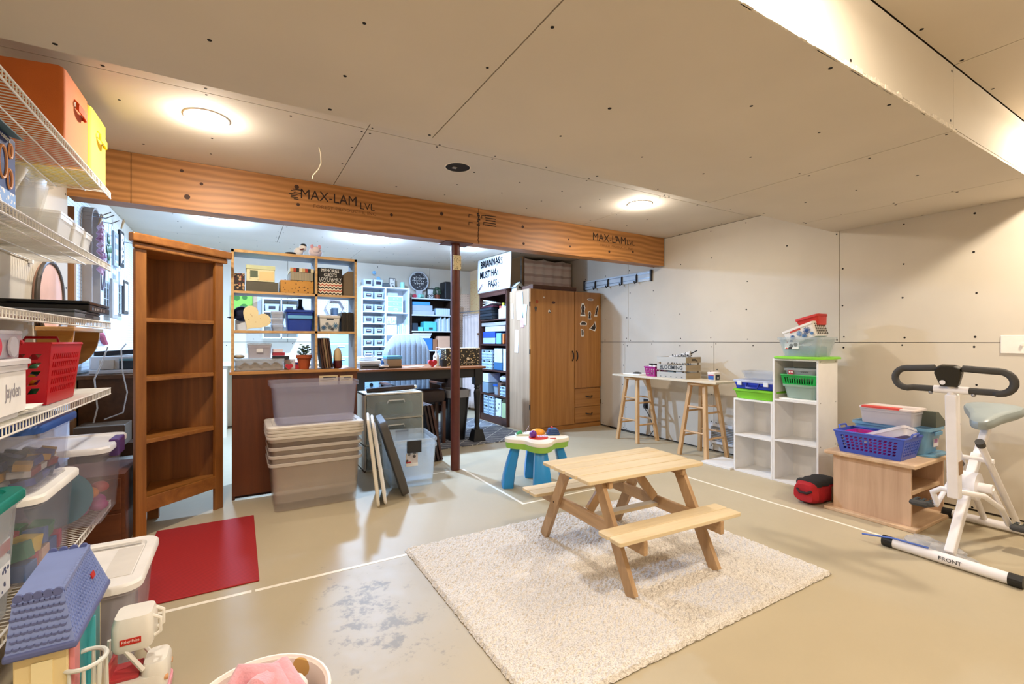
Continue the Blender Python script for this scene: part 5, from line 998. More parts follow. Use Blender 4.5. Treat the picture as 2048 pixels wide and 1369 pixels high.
sticker('narrow oval lettered magnet atop the narrow wardrobe door', 4.114, 1.725, [(x*2, z*.55) for x, z in circ], M('#8a8078', .5)); sticker('seated figure magnet, tallest on the narrow wardrobe door', 3.984, 1.585, busty, SEP, s=1.15); sticker('bust-shaped magnet in the middle of the narrow wardrobe door', 4.10, 1.515, busty, SEP, s=.75); sticker('standing figure magnet at the right of the narrow wardrobe door', 4.225, 1.575, [(x*.7+z*.25, z) for x, z in busty], SEP); sticker('little car magnet on the narrow wardrobe door', 3.993, 1.40, [(-.04, -.02), (.04, -.02), (.045, .005), (.02, .022), (-.02, .025), (-.045, .0)], M('#3a322c', .5)); sticker('slanted group magnet low on the narrow wardrobe door', 4.16, 1.36, [(-.05, -.03), (.03, -.05), (.045, -.01), (.03, .06), (.005, .02)], SEP); sticker('small bird magnet lowest on the narrow wardrobe door', 3.976, 1.275, [(-.015, -.04), (.018, -.04), (.024, .0), (.01, .035), (-.02, .04)], M('#6a5e54', .5))
t = T('wardrobe_box', 'brown folded carton lying on the wardrobe', 'box', (3.6, 5.15, 1.826)); part(t, 'body', M('#5a3a2a', .7), (-.38, -.2, 0, .32, .2, .055), bevel=.003); part(t, 'flap', M('#8a6a50', .7), (-.38, -.2, .056, .32, -.12, .06))
# notes on the wardrobe side
for i, (y, z, w, h, c, l) in enumerate(((5.33, 1.56, .05, .2, '#e4e8e6', 'small white slip at the back of the wardrobe side'), (5.14, 1.62, .16, .36, '#dbe6e2', 'large pale paper note on the wardrobe side'), (5.08, 1.40, .08, .12, '#e6a8b4', 'pink note on the wardrobe side'), (5.22, 1.16, .09, .30, '#eef0ec', 'long white list lowest on the wardrobe side'), (5.02, 1.50, .09, .26, '#d4e4e0', 'pale green note at the front of the wardrobe side'))):
    solo('pinned_note', l, 'note', MB().cbox((3.141-.0012*(i % 3), y, z), (.0015, w, h), (.05*(i-2), 0, 0)), M(c, .7, var=.1, vs=20), group='notes on the wardrobe side')
t = T('birdhouse', 'little white birdhouse on the corner of the wardrobe', 'ornament', (3.2, 5.3, 1.826)); MB().prism([(-.05, 0), (.05, 0), (.05, .06), (0, .11), (-.05, .06)], -.06, .06, 'y').build('body', M('#e4ecee', .6), t, w=False)
for s in (-1, 1): MB().beam((0, -.07, .113), (0, .07, .113), .001, .001).build('ridge', M('#c8d0d4', .6), t, w=False) if s < 0 else None; MB().hexa([(0, -.07, .112), (s*.07, -.07, .045), (s*.07, .07, .045), (0, .07, .112), (0, -.07, .12), (s*.075, -.07, .05), (s*.075, .07, .05), (0, .07, .12)]).build('roof_panel', M('#b8c4c8', .6), t, w=False)
MB().disc((0, -.0605, .05), .02, 'y', h=-.002).build('hole', BLACK, t, w=False)
# ---------------------------------------------------------------- right wall: hook rail, stools, board and what stands on it
t = T('hook_rail', 'long pale hook rail with black hooks on the right wall', 'hook rail', (XR-.02, 4.62, 1.89))
bx((XR-.018, 4.0, 1.90, XR-.001, 5.24, 2.02)).build('rail', M('#ccd6de', .5), t, bevel=.003); bx((XR-.024, 4.0, 1.93, XR-.018, 5.24, 1.937)).build('ridge', M('#8b98a4', .3, .4), t); bx((XR-.024, 4.0, 1.99, XR-.018, 5.24, 1.997)).build('ridge', M('#8b98a4', .3, .4), t)
for y in (3.992, 5.248): bx((XR-.03, y-.012, 1.89, XR-.001, y+.012, 2.03)).build('end_cap', BLACK, t, bevel=.004)
for y in (4.22, 4.48, 4.74, 5.0): MB().tube([(XR-.02, y, 2.0), (XR-.032, y, 1.98), (XR-.034, y, 1.90), (XR-.06, y, 1.885), (XR-.07, y, 1.91)], .009, 6).build('hook', BLACK, t, smooth=True)
PINE = WOOD('#b58a58', '#d6b081', 'z', 14, .07, .5); PINEX = WOOD('#b58a58', '#d6b081', 'y', 14, .07, .5)
def stool(x, y, label):
    t = T('bar_stool', label, 'stool', (x, y, 0), group='wooden bar stools')
    g = [(.001, .715), (.135, .715), (.15, .722), (.15, .736), (.14, .745), (.001, .747)]; MB().lathe(g, n=28).build('seat', PINEX, t, w=False, smooth=True)
    def lp(sx, sy, z): f = 1-z/.715; return (sx*(.085+.075*f), sy*(.085+.075*f), z)
    for sx in (-1, 1):
        for sy in (-1, 1): MB().beam(lp(sx, sy, 0), lp(sx, sy, .717), .036, .036, (1, 0, 0)).build('leg', PINE, t, w=False, bevel=.003)
    for z1, z2 in ((.20, .25), (.45, .50)):
        for s in (-1, 1):
            MB().cyl(lp(-1, s, z1), lp(1, s, z1), .010, n=8).build('rung', PINEX, t, w=False, smooth=True); MB().cyl(lp(s, -1, z2), lp(s, 1, z2), .010, n=8).build('rung', PINEX, t, w=False, smooth=True)
stool(4.05, 3.97, 'pale wooden bar stool nearer the wardrobe'); stool(4.05, 3.07, 'pale wooden bar stool nearer the white cubes')
mb = MB().box(3.88, 2.80, .749, 4.20, 4.21, .769); solo('plank_shelf', 'whitewashed plank bridging the two bar stools', 'plank', mb, WOOD('#cfc0a6', '#e4d8c0', 'y', 10, .05, .6), bevel=.003)
ZP = .7695
t = T('small_basket', 'magenta slotted basket with two white bottles on the plank', 'basket', (4.02, 3.68, ZP)); slot_basket(t, .15, .155, .105, .8, M('#a3237a', .4), (5, 5), 3, 0, .003)
for k, y in enumerate((3.65, 3.71)):
    b = T('paint_bottle', 'white bottle with a black cap in the magenta basket, '+('right one', 'left one')[k], 'bottle', (4.0, y, ZP+.004), group='bottles in the magenta basket'); MB().lathe([(.001, 0), (.024, 0), (.026, .1), (.018, .122), (.001, .122)], n=14).build('body', M('#e9e6e2', .35), b, w=False, smooth=True); MB().lathe([(.001, .122), (.022, .122), (.022, .136), (.001, .137)], n=14).build('cap', BLACK, b, w=False)
solo('notepad', 'white notepad at the wardrobe end of the plank', 'notepad', bx((3.95, 3.84, ZP, 4.12, 4.1, ZP+.012)), PAPER, bevel=.002); solo('black_spool', 'black flat spool on the white notepad', 'spool', MB().lathe([(.001, 0), (.05, 0), (.05, .01), (.02, .018), (.001, .018)], (4.03, 3.95, ZP+.0125), 20), M('#26221e', .5))
GW = WOOD('#a8a49c', '#c4c0b6', 'y', 12, .06, .7, name='grey washed slat'); GWX = WOOD('#95866e', '#b3a286', 'x', 12, .06, .7, name='grey washed end')
t = T('slat_crate', 'grey washed slatted crate stencilled BLOOMING on the plank', 'crate', (4.06, 3.38, ZP))
for z0, z1 in ((0, .062), (.082, .142), (.166, .226)):
    for x in (-.12, .11): MB().box(x, -.19, z0, x+.01, .19, z1).build('slat', GW, t, w=False, bevel=.001)
    for y in (-.19, .178): MB().box(-.11, y, z0, .11, y+.012, z1).build('end_slat', GWX, t, w=False, bevel=.001)
for x in (-.108, .092):
    for y in (-.176, .16): MB().box(x, y, 0, x+.016, y+.016, .226).build('corner_post', GWX, t, w=False)
for y in (-.13, -.04, .05, .14): MB().box(-.108, y-.03, 0, .108, y+.03, .008).build('floor_slat', GW, t, w=False)
for k in range(5): MB().box(-.1205, -.15+.07*k, .012, -.1198, -.13+.07*k, .018).build('staple', BLACK, t, w=False)
for y in (-.1905, .1905): MB().box(-.03, y-.0004, .188, .03, y+.0004, .206).build('hand_slot', M('#3a342c', .8), t, w=False)
text(t, 'BLOOMING', .058, (-.1205, .0, .112), '-x', M('#33363a', .7), sx=1.0, bold=.0012)
t = T('lantern_bits', 'black mesh cone garland heaped in the slatted crate', 'garland', (4.06, 3.34, ZP+.01))
for k in range(16):
    f = k/15; MB().tube([(-.06+.12*((k*7) % 5)/5, -.14+.28*f, .12+.02*(k % 3)), (-.02+.06*((k*3) % 4)/4, -.10+.25*f, .235-.03*(k % 2)), (.05, -.16+.3*f, .17)], .004, 5).build('strand', M('#1d1a18', .5), t, w=False)
MB().cyl((-.02, .15, .21), (.02, -.10, .25), .005, .028, 10).build('cone', SPECK('#d8d4ce', '#1a1816', 60, .4), t, w=False); MB().tube([(.02, -.10, .25), (.03, -.17, .285)], .006, 6).build('tip', BLACK, t, w=False)
for k, (y, c, l) in enumerate(((3.49, '#5c2430', 'maroon'), (3.41, '#6a7674', 'grey-green'), (3.30, '#d8d4cc', 'white'))): solo('seed_packet', l+' packet inside the slatted crate', 'packet', bx((3.965, y-.045, ZP+.012, 4.08, y+.035, ZP+.075)), M(c, .6), group='packets in the slatted crate')
t = T('putty_tub', 'small white tub with a blue and black label on the plank end', 'tub', (4.07, 2.96, ZP)); tub(MB(), .085, .085, .075, taper=.9, lip=.002, r=.015).build('body', M('#ece8e2', .4), t, w=False, smooth=True); lidshape(MB(), .096, .096, .073, .012, r=.018, inset=.008, dip=.003).build('lid', M('#efe6e0', .4), t, w=False)
part(t, 'label', M('#2a5ea8', .5), (-.0455, -.03, .012, -.0435, .03, .05)); part(t, 'label_top', M('#c83a3a', .5), (-.046, -.03, .05, -.044, .03, .06)); part(t, 'back_label', M('#1b1c24', .5), (-.03, -.0455, .01, .03, -.0435, .06)); part(t, 'barcode', STRIPE(['#f0f0f0', '#1a1a1a'], 200, 'x'), (-.012, -.0462, .018, .016, -.0456, .04))
# wall fittings
t = T('wall_outlet', 'black wall outlet behind the first bar stool', 'outlet', (XR-.004, 4.09, .37)); bx((XR-.006, 4.055, .33, XR-.0005, 4.125, .45)).build('plate', M('#2a2724', .5), t, bevel=.002); bx((XR-.03, 4.07, .35, XR-.006, 4.11, .385)).build('plug', BLACK, t, bevel=.004)
solo('power_cord', 'black power cord trailing from the wall outlet to the floor', 'cord', MB().tube([(XR-.03, 4.09, .365), (4.28, 4.06, .33), (4.27, 3.98, .25), (4.28, 3.92, .1), (4.28, 4.0, .012), (4.27, 4.2, .008), (4.28, 4.4, .007), (4.29, 4.7, .007)], .005, 6), BLACK, smooth=True)
t = T('light_switch', 'white two-gang wall plate at the right picture edge', 'wall plate', (XR-.004, .93, 1.08)); bx((XR-.008, .86, 1.08, XR-.0005, 1.0, 1.2)).build('plate', M('#efeae0', .4), t, bevel=.003); bx((XR-.02, .895, 1.13, XR-.008, .905, 1.15)).build('toggle', M('#efeae0', .4), t)
t = T('air_vent', 'white louvred wall vent low behind the second bar stool', 'vent', (XR-.02, 2.94, .09)); bx((XR-.03, 2.72, .09, XR-.001, 3.18, .115), (XR-.03, 2.72, .27, XR-.001, 3.18, .30), (XR-.03, 2.72, .115, XR-.001, 2.745, .27), (XR-.03, 3.155, .115, XR-.001, 3.18, .27)).build('frame', M('#dfe1e4', .4), t)
for k in range(9): MB().cbox((XR-.016, 2.95, .125+.0165*k), (.018, .41, .003), (0, .5, 0)).build('louvre', M('#b9c0ca', .4), t)
# ---------------------------------------------------------------- white cubes
WLM = M('#e9e7e4', .4, var=.03, name='white melamine')
def cubes(label, y0, y1, n, cell, x0=3.84, x1=4.13):
    t = T('cube_shelf', label, 'shelf', ((x0+x1)/2, (y0+y1)/2, 0), group='white cube shelves'); h = n*cell+.016
    for y in (y0, y1-.015): bx((x0, y, 0, x1, y+.015, h)).build('side', WLM, t, bevel=.001)
    for k in range(n+1): bx((x0, y0+.015, k*cell, x1, y1-.015, k*cell+.015)).build('shelf', WLM, t, bevel=.001)
    bx((x1-.006, y0+.015, .015, x1-.001, y1-.015, h-.015)).build('back', WLM, t); return t
t = cubes('tall white three-cube shelf stacked with tubs', 1.88, 2.235, 3, .334)
mb = MB()
for x in (3.87, 4.1):
    for z in (.02, .34, .68, 1.0): mb.disc((x, 1.8795, z), .005, 'y', h=-.001, n=8)
o = mb.build('screw_heads', M('#8c8882', .5), t); o['kind'] = 'stuff'
cubes('low white two-cube shelf under the green tray', 2.237, 2.59, 2, .318)
solo('loose_melamine_board', 'white melamine panel lying flat beside the two-cube shelf', 'panel', bx((3.80, 2.60, .001, 4.12, 2.9, .02)), WLM, bevel=.001)
t = T('lime_tray', 'lime green open tray on the low white cubes', 'tray', (3.985, 2.415, .653)); tub(MB(), .27, .37, .085, taper=.9, lip=.012, r=.03).build('body', M('#7cc62a', .4), t, w=False, smooth=True)
t = T('blue_case', 'royal blue carry case with a see-through top in the lime tray', 'case', (3.985, 2.415, .742)); tub(MB(), .26, .36, .055, taper=.96, lip=.006, r=.03).build('body', M('#2038b0', .35), t, w=False, smooth=True); lidshape(MB(), .285, .385, .056, .022, r=.03, inset=.02).build('cover', CLEAR('#d4dcee', .55), t, w=False, smooth=True)
MB().tube([(-.138, .055, .05), (-.155, .05, .012), (-.155, -.05, .012), (-.138, -.055, .05)], .007, 8).build('handle', M('#1a2e98', .35), t, w=False, smooth=True)
for y in (-.12, .12): MB().box(-.148, y-.02, .03, -.138, y+.02, .065).build('latch', CLEAR('#e8ecf4', .9), t, w=False, bevel=.002)
t = tote('clear_bin', 'clear bin with a faint cover standing behind the blue carry case', 4.03, 2.42, .825, .18, .32, .07, CLEAR('#dfe2e6', .2), None, taper=.92, group=None, cat='bin'); 
# items in the top cube
solo('paper_pile', 'white papers under the tubs in the top cube', 'paper', bx((3.87, 1.91, .684, 4.1, 2.2, .695)), PAPER)
CGN = CLEAR('#cfe4d8', .38, .2)
t = tote('clear_bin', 'pale green clear tub, lowest in the top cube', 3.985, 2.045, .696, .22, .25, .115, CGN, None, taper=.86, group='tubs in the top cube', cat='tub', r=.03); 
t = T('green_basket', 'bright green slotted basket stacked on the clear tub', 'basket', (3.985, 2.045, .80)); slot_basket(t, .235, .275, .085, .9, M('#0f9a3e', .4), (14, 12), 1, 0, .003, .2, .1)
t = tote('clear_bin', 'clear tub with a red owl label, topmost in the top cube', 3.985, 2.045, .852, .2, .235, .09, CLEAR('#d9e0e0', .35), None, taper=.88, group='tubs in the top cube', cat='tub', r=.02)
part(t, 'red_label', M('#b82a3a', .5), (-.105, .045, .02, -.1, .085, .075)); 
for y in (.055, .073): MB().disc((-.1055, y, .058), .007, 'x', h=-.001).build('white_dot', PAPER, t, w=False)
scrawl(t, 'script_line', M('#3a3a3c', .5), (-.1015, -.04, .06), .06, .008, '-x', 4, .001); part(t, 'green_label', M('#a9c83a', .5), (-.1, -.06, .012, -.096, .0, .03)); solo('blue_card', 'folded pale blue card poking out of the top tub', 'card', MB().cbox((3.96, 2.1, .925), (.1, .07, .002), (.5, .1, .4)), M('#9cc0dc', .5))
# on top of the tall cube
solo('lime_cover_tray', 'lime green lid under the clear tub on the tall cube', 'tray', lidshape(MB(), .33, .39, 1.0185, .018, r=.05, inset=.03, dip=.006, cx=3.985, cy=2.04), M('#86d23a', .4), smooth=True)
t = tote('clear_bin', 'large clear tub with a picture label on the tall cube', 3.985, 2.04, 1.037, .26, .33, .155, CLEAR('#dde6ea', .3, .2), None, taper=.8, group=None, cat='tub', r=.03)
part(t, 'picture_label', SPECK('#e2e4e2', '#38302c', 24, .4, '#c84a3c'), (-.119, .0, .06, -.115, .11, .115)); solo('teal_liner', 'teal blue box inside the large clear tub', 'box', bx((3.91, 1.92, 1.045, 4.06, 2.15, 1.12)), M('#3f8ea8', .5), bevel=.01)
xf = Matrix.Translation((3.97, 2.02, 1.165)) @ Matrix.Rotation(R(-20), 4, 'X')
t = T('snowflake_basket', 'white tilted basket with blue flower print on the clear tub', 'basket', (3.97, 2.02, 1.165)); t.rotation_euler = (R(-20), 0, 0)
tub(MB(), .19, .25, .12, taper=.9, lip=.004, r=.015).build('body', M('#ece8e2', .4), t, w=False, smooth=True)
for k, (y, z, r) in enumerate(((.06, .05, .018), (.0, .06, .022), (-.06, .065, .03), (-.03, .03, .02), (.08, .025, .012), (-.09, .03, .012))):
    mb = MB()
    for a in range(12): mb.tube([(-.0935, y, z), (-.0945, y+r*math.cos(a*PI/6), z+r*math.sin(a*PI/6))], .0025, 4)
    mb.build('flower_print', M(['#4a78b4', '#86a8d0', '#3c62a0', '#5a86b8', '#2c4c88', '#6a94c4'][k], .5), t, w=False)
part(t, 'grip_slot', M('#c8402c', .5), (-.0975, -.02, .088, -.094, .065, .103))
mb = MB()
for i in range(6):
    for j in range(5): mb.cbox((-.07+.028*i, -.1245, .02+.02*j), (.012, .003, .014), (0, .25, 0))
o = mb.build('slots', M('#5c5850', .7), t, w=False); o['kind'] = 'stuff'
t = T('red_tray', 'red plastic tray propped on top of the tilted basket', 'tray', (3.99, 1.99, 1.275)); t.rotation_euler = (R(-14), 0, 0); tub(MB(), .15, .17, .085, taper=.85, lip=.006, r=.015).build('body', M('#d2352c', .4), t, w=False, smooth=True)
# ---------------------------------------------------------------- wooden stand, baskets, red bag
BIR = WOOD('#c2a080', '#d9bb9a', 'y', 12, .06, .5, name='birch ply'); BIRX = WOOD('#c2a080', '#dcc09e', 'x', 12, .06, .5, name='birch ply'); BIRZ = WOOD('#b8967a', '#d2b294', 'z', 12, .06, .5, name='birch ply')
t = T('tv_stand', 'pale birch television stand with two open shelves', 'stand', (3.81, 1.425, 0))
bx((3.50, 1.17, 0, 4.11, 1.68, .022)).build('base', BIRX, t, bevel=.004); bx((3.50, 1.17, .385, 4.11, 1.68, .41)).build('top', BIRX, t, bevel=.006)
bx((3.545, 1.21, .022, 3.563, 1.64, .385)).build('side', BIRZ, t); bx((4.045, 1.21, .022, 4.063, 1.64, .385)).build('side', BIRZ, t); bx((3.563, 1.62, .022, 4.045, 1.635, .385)).build('back', BIRZ, t); bx((3.563, 1.225, .2, 4.045, 1.62, .22)).build('shelf', BIRX, t)
t = T('laundry_basket', 'periwinkle blue slotted basket with magenta inside on the birch stand', 'basket', (3.66, 1.43, .411)); r_ = slot_basket(t, .27, .39, .14, .85, M('#3f56b4', .4), (8, 12), 5, .12, .004, .2, .14)
for s in (-1, 1): MB().tube([(-.05, s*.196, .14), (-.045, s*.205, .165), (.045, s*.205, .165), (.05, s*.196, .14)], .006, 8).build('handle', M('#4a62c2', .4), t, w=False, smooth=True)
t = T('inner_basket', 'magenta basket nested inside the periwinkle basket', 'basket', (3.66, 1.45, .425)); tub(MB(), .2, .29, .12, taper=.88, lip=0, r=.03).build('body', M('#b0208c', .4), t, w=False, smooth=True)
t = T('white_tray', 'white slotted tray leaning in the periwinkle basket', 'tray', (3.66, 1.36, .505)); t.rotation_euler = (R(-24), R(14), 0); tub(MB(), .2, .27, .06, taper=.92, lip=.004, r=.02).build('body', CLEAR('#e9e6ee', .75), t, w=False, smooth=True); mb = MB()
for i in range(8): mb.cbox((-.06+.016*i, -.06, .0655), (.008, .05, .001))
CBL = CLEAR('#8cc0de', .55, .2)
t = T('blue_tote', 'translucent light blue tote on the birch stand', 'tote', (3.925, 1.42, .426)); tub(MB(), .25, .42, .17, taper=.88, lip=.014, r=.03).build('body', CBL, t, w=False, smooth=True); part(t, 'label', M('#d9d4dc', .5), (.0, -.2, .04, .08, -.196, .11)); part(t, 'label_mark', M('#b07ab8', .5), (.01, -.2012, .065, .06, -.2, .09)); part(t, 'grip', CLEAR('#5f9cc4', .8), (-.05, -.226, .12, .07, -.218, .145), bevel=.004)
solo('blue_tote_cover', 'translucent blue cover lying under the light blue tote', 'cover', lidshape(MB(), .27, .45, .411, .014, r=.04, inset=.03, dip=.003, cx=3.955, cy=1.41), CBL, smooth=True)
t = T('red_lid_box', 'clear box with a red and white cover on the light blue tote', 'box', (3.86, 1.42, .598)); t.rotation_euler = (0, 0, 0); tub(MB(), .2, .3, .1, taper=.95, lip=.004, r=.015).build('body', CLEAR('#e2e0e4', .4), t, w=False, smooth=True); lidshape(MB(), .215, .315, .1, .016, r=.02, inset=.02, dip=.004).build('lid', CLEAR('#e4d8d4', .8), t, w=False, smooth=True); part(t, 'red_panel', M('#d04a42', .4), (-.1085, -.08, .101, -.06, .14, .118), bevel=.004)
t = T('grey_flap_box', 'dark grey-green folded box behind the red-covered box', 'box', (3.97, 1.25, .598)); MB().prism([(-.07, 0), (.09, 0), (.09, .03), (-.03, .1), (-.07, .1)], -.05, .05, 'y').build('body', M('#4c5248', .5), t, w=False)
t = T('red_bag', 'red duffel bag with a black top squeezed beside the birch stand', 'bag', (3.62, 1.79, 0)); BR = M('#a8141e', .75, var=.15, vs=10, bump=.5, bs=18)
def sup(f, s, zs, k): return [(f, s*.085*math.copysign(abs(math.cos(a))**.55, math.cos(a))+.008*math.sin(7*f*9+2*a), .085+zs*.082*math.copysign(abs(math.sin(a))**.55, math.sin(a))) for a in [2*PI*i/24 for i in range(24)]]
g = [sup(-.165+.035*k, [.72, .9, .98, 1, 1, 1, 1, 1, .97, .88, .7][k], [.72, .92, 1, .97, 1, .96, 1, .98, .95, .88, .7][k], k) for k in range(11)]
MB().loft(g).build('body', BR, t, w=False, smooth=True)
MB().loft([[(x, y*1.02, max(.135, z*1.03)) for x, y, z in r] for r in g[1:10]]).build('top_panel', M('#1d1a1a', .8), t, w=False, smooth=True)
MB().tube([(-.163, .045, .105), (-.182, .02, .09), (-.182, -.03, .09), (-.163, -.055, .105)], .009, 6).build('strap', M('#2a1214', .8), t, w=False, smooth=True); MB().box(.03, -.096, .03, .15, -.09, .12).build('mesh_pocket', M('#6a5c4a', .8), t, w=False)
# ---------------------------------------------------------------- exercise bike (faces the left, lies along x)
WST = M('#e6e5ea', .3, name='white painted steel'); FOAM = M('#3c3b3a', .75, name='grey foam'); YB_ = .93
t = T('exercise_bike', 'white folding exercise bike with a grey saddle and looped foam handlebars', 'exercise bike', (3.6, YB_, 0))
def bpt(x, dy, z): return (x, YB_+dy, z)
def bar(nm, pts, r, mat=WST, n=12): return MB().tube([bpt(*p) for p in pts], r, n).build(nm, mat, t, smooth=True)
f1 = bar('front_foot', [(3.16, -.235, .03), (3.16, .235, .03)], .028); 
for s in (-1, 1):
    for x in (3.16, 4.03): MB().tube([bpt(x, s*.225, .03), bpt(x, s*.275, .03)], .0295, 16).build('rubber_end', BLACK, t)
text(t, 'FRONT', .028, Vector((3.1315, YB_-.02, .035))-Vector(t.location), '-x', M('#2a2a30', .5))
bar('rear_foot', [(4.03, -.235, .03), (4.03, .235, .03)], .026)
MB().beam(bpt(3.20, 0, .05), bpt(3.60, 0, .52), .05, .04, (0, 1, 0)).build('seat_leg', WST, t, bevel=.006)
MB().beam(bpt(3.60, 0, .50), bpt(3.80, 0, .69), .045, .035, (0, 1, 0)).build('seat_post', WST, t, bevel=.006)
MB().beam(bpt(3.27, 0, .33), bpt(3.235, 0, .88), .05, .05, (0, 1, 0)).build('handle_post', WST, t, bevel=.006)
MB().beam(bpt(3.263, 0, .53), bpt(3.268, 0, .46), .053, .053, (0, 1, 0)).build('tape_wrap', M('#8a6a4a', .5), t)
for s in (-1, 1): bar('rear_strut', [(3.45, s*.055, .60), (4.02, s*.075, .05)], .016); MB().tube([bpt(3.43, s*.055, .62), bpt(3.455, s*.055, .595)], .02, 12).build('strut_cap', FOAM, t)
bar('axle', [(3.56, -.08, .50), (3.56, .08, .50)], .014); bar('crank_axle', [(3.50, -.09, .36), (3.50, .09, .36)], .026)
MB().tube([bpt(3.50, -.035, .36), bpt(3.50, .035, .36)], .075, 24).build('flywheel_hub', WST, t, smooth=True)
bar('guard_loop', [(3.33, .09, .26), (3.30, .10, .33), (3.29, .06, .36), (3.30, -.02, .36), (3.40, -.08, .34), (3.60, -.1, .24), (3.72, -.1, .13)], .014)
for s, x, z in ((1, 3.36, .24), (-1, 3.72, .13)):
    p = MB().cbox(bpt(x-.02, s*.16, z), (.12, .09, .03), (0, .15, 0)).build('pedal', FOAM, t, bevel=.02, smooth=True); mb = MB()
    for i in range(4):
        for j in range(3): mb.cbox(bpt(x-.06+.028*i, s*.16-.03+.03*j, z+.017), (.016, .016, .006), (0, .15, 0))
    mb.build('tread', M('#4a4f4f', .7), p); bar('crank_arm', [(3.50, s*.085, .36), (x, s*.105, z)], .012)
bar('stem', [(3.235, 0, .87), (3.22, 0, .93)], .02); bar('crossbar', [(3.225, -.07, .905), (3.225, .07, .905)], .02)
for s in (-1, 1):
    pts = [(3.225, s*.07, .905), (3.225, s*.16, .905)]+[(3.205, s*(.18+.055*math.sin(R(a))), .957-.055*math.cos(R(a))) for a in range(0, 181, 20)]+[(3.19, s*.16, 1.013), (3.185, s*.055, 1.02)]
    bar('hand_grip', pts, .017, FOAM, 14); MB().ball(bpt(3.225, s*.085, .885), .010).build('bolt', M('#9a9aa0', .3, .8), t)
co = MB().prism([(-.05, .06), (-.055, .03), (-.035, -.04), (.035, -.04), (.055, .03), (.05, .06), (.03, .072), (-.03, .072)], -.02, .02, 'x')
co.build('console', M('#17150f', .35), t, bevel=.006, xf=Matrix.Translation(bpt(3.195, 0, .965)) @ Matrix.Rotation(R(-15), 4, 'Y')); MB().disc(bpt(3.172, .02, .945), .012, 'x', h=-.004).build('console_clip', WST, t)
for z, x in ((.72, 3.245), (.50, 3.30)): MB().tube([bpt(x+.03, 0, z), bpt(x+.06, 0, z)], .016, 8).build('knob', BLACK, t)
sp = [(.14, .0), (.135, .07), (.11, .115), (.05, .1), (-.02, .055), (-.09, .042), (-.125, .03), (-.14, 0)]; sp = sp+[(x, -y) for x, y in sp[-2:0:-1]]
MB().loft([[(x*f, y*f, z) for x, y in sp] for f, z in ((.8, 0), (.97, .012), (1, .03), (.95, .05), (.75, .06))]).build('saddle', M('#8f9a9c', .35, name='grey vinyl'), t, smooth=True, sub=1, xf=Matrix.Translation(bpt(3.79, 0, .685)) @ Matrix.Rotation(R(-16), 4, 'Y') @ Matrix.Scale(1.25, 4))
solo('plastic_bag', 'crumpled clear plastic bag with a blue edge on the bike front foot', 'plastic bag', MB().loft([[(3.30+.1*math.cos(a)*(1-.5*k/5)*(1+.2*math.sin(5*a+k)), 1.02+.16*math.sin(a)*(1-.4*k/5)*(1+.15*math.sin(4*a+2*k)), .002+.011*k+.006*math.sin(3*a+k)*(k > 0)) for a in [2*PI*i/28 for i in range(28)]] for k in range(6)]), CLEAR('#eef0f4', .3, .08), smooth=True)
solo('blue_strip', 'thin blue plastic strip across the clear bag on the floor', 'strip', MB().tube([(3.14, 1.30, .035), (3.14, 1.15, .062), (3.15, 1.0, .064)], .005, 6), M('#4a6ac0', .35), smooth=True)
# ---------------------------------------------------------------- rug, picnic table, activity table
def shagmat():
    m, nt, b = _new('cream shag'); L = nt.links.new; tc = nt.nodes.new('ShaderNodeTexCoord')
    n = nt.nodes.new('ShaderNodeTexNoise'); n.inputs['Scale'].default_value = 180; n.inputs['Detail'].default_value = 3; L(tc.outputs['Object'], n.inputs['Vector'])
    r = nt.nodes.new('ShaderNodeValToRGB'); r.color_ramp.elements[0].color = lin('#b8b0a6')+(1,); r.color_ramp.elements[1].color = lin('#e4deD6')+(1,); r.color_ramp.elements[0].position = .3; r.color_ramp.elements[1].position = .55
    L(n.outputs['Fac'], r.inputs['Fac']); L(r.outputs['Color'], b.inputs['Base Color']); b.inputs['Roughness'].default_value = .95
    n2 = nt.nodes.new('ShaderNodeTexNoise'); n2.inputs['Scale'].default_value = 140; n2.inputs['Detail'].default_value = 2; L(tc.outputs['Object'], n2.inputs['Vector'])
    bp = nt.nodes.new('ShaderNodeBump'); bp.inputs['Strength'].default_value = .8; bp.inputs['Distance'].default_value = .012; L(n2.outputs['Fac'], bp.inputs['Height']); L(bp.outputs['Normal'], b.inputs['Normal']); return m
SHG = shagmat()
t = T('shag_rug', 'cream shag rug under the picnic table', 'rug', (1.665, 1.845, 0)); nx, ny = 150, 112; mb = MB()
for j in range(ny+1):
    for i in range(nx+1):
        e = min(i, nx-i, j, ny-j); z = .018+random.uniform(-.004, .005) if e > 0 else .004
        mb.v.append((-.875+1.75*i/nx+random.uniform(-.003, .003), -.665+1.33*j/ny+random.uniform(-.003, .003), z))
for j in range(ny):
    for i in range(nx): k = j*(nx+1)+i; mb.f.append([k, k+1, k+nx+2, k+nx+1])
mb.build('pile', SHG, t, w=False); MB().box(-.872, -.662, .0006, .872, .662, .006).build('backing', M('#8d8474', .9), t, w=False)
PK1 = WOOD('#c9b48e', '#e2d0ae', 'x', 12, .07, .45, name='pale pine'); PK2 = WOOD('#9c7c58', '#bd9c76', 'z', 14, .08, .5, name='pine leg'); PK3 = WOOD('#9c7c58', '#bd9c76', 'y', 14, .08, .5, name='pine brace')
t = T('picnic_table', "child's pale pine picnic table with attached benches on the shag rug", 'picnic table', (1.80, 1.87, .018), R(-3))
def plank(nm, x0, x1, y0, y1, z, th=.018): 
    r = .02; return MB().prism([(p[0], p[1]) for p in rrect(x1-x0, y1-y0, .012, 0, (x0+x1)/2, (y0+y1)/2, 3)], z-th, z).build(nm, PK1, t, w=False, bevel=.003)
for k in range(4): plank('top_plank', -.385, .385, -.21+.1065*k, -.21+.1005+.1065*k, .485)
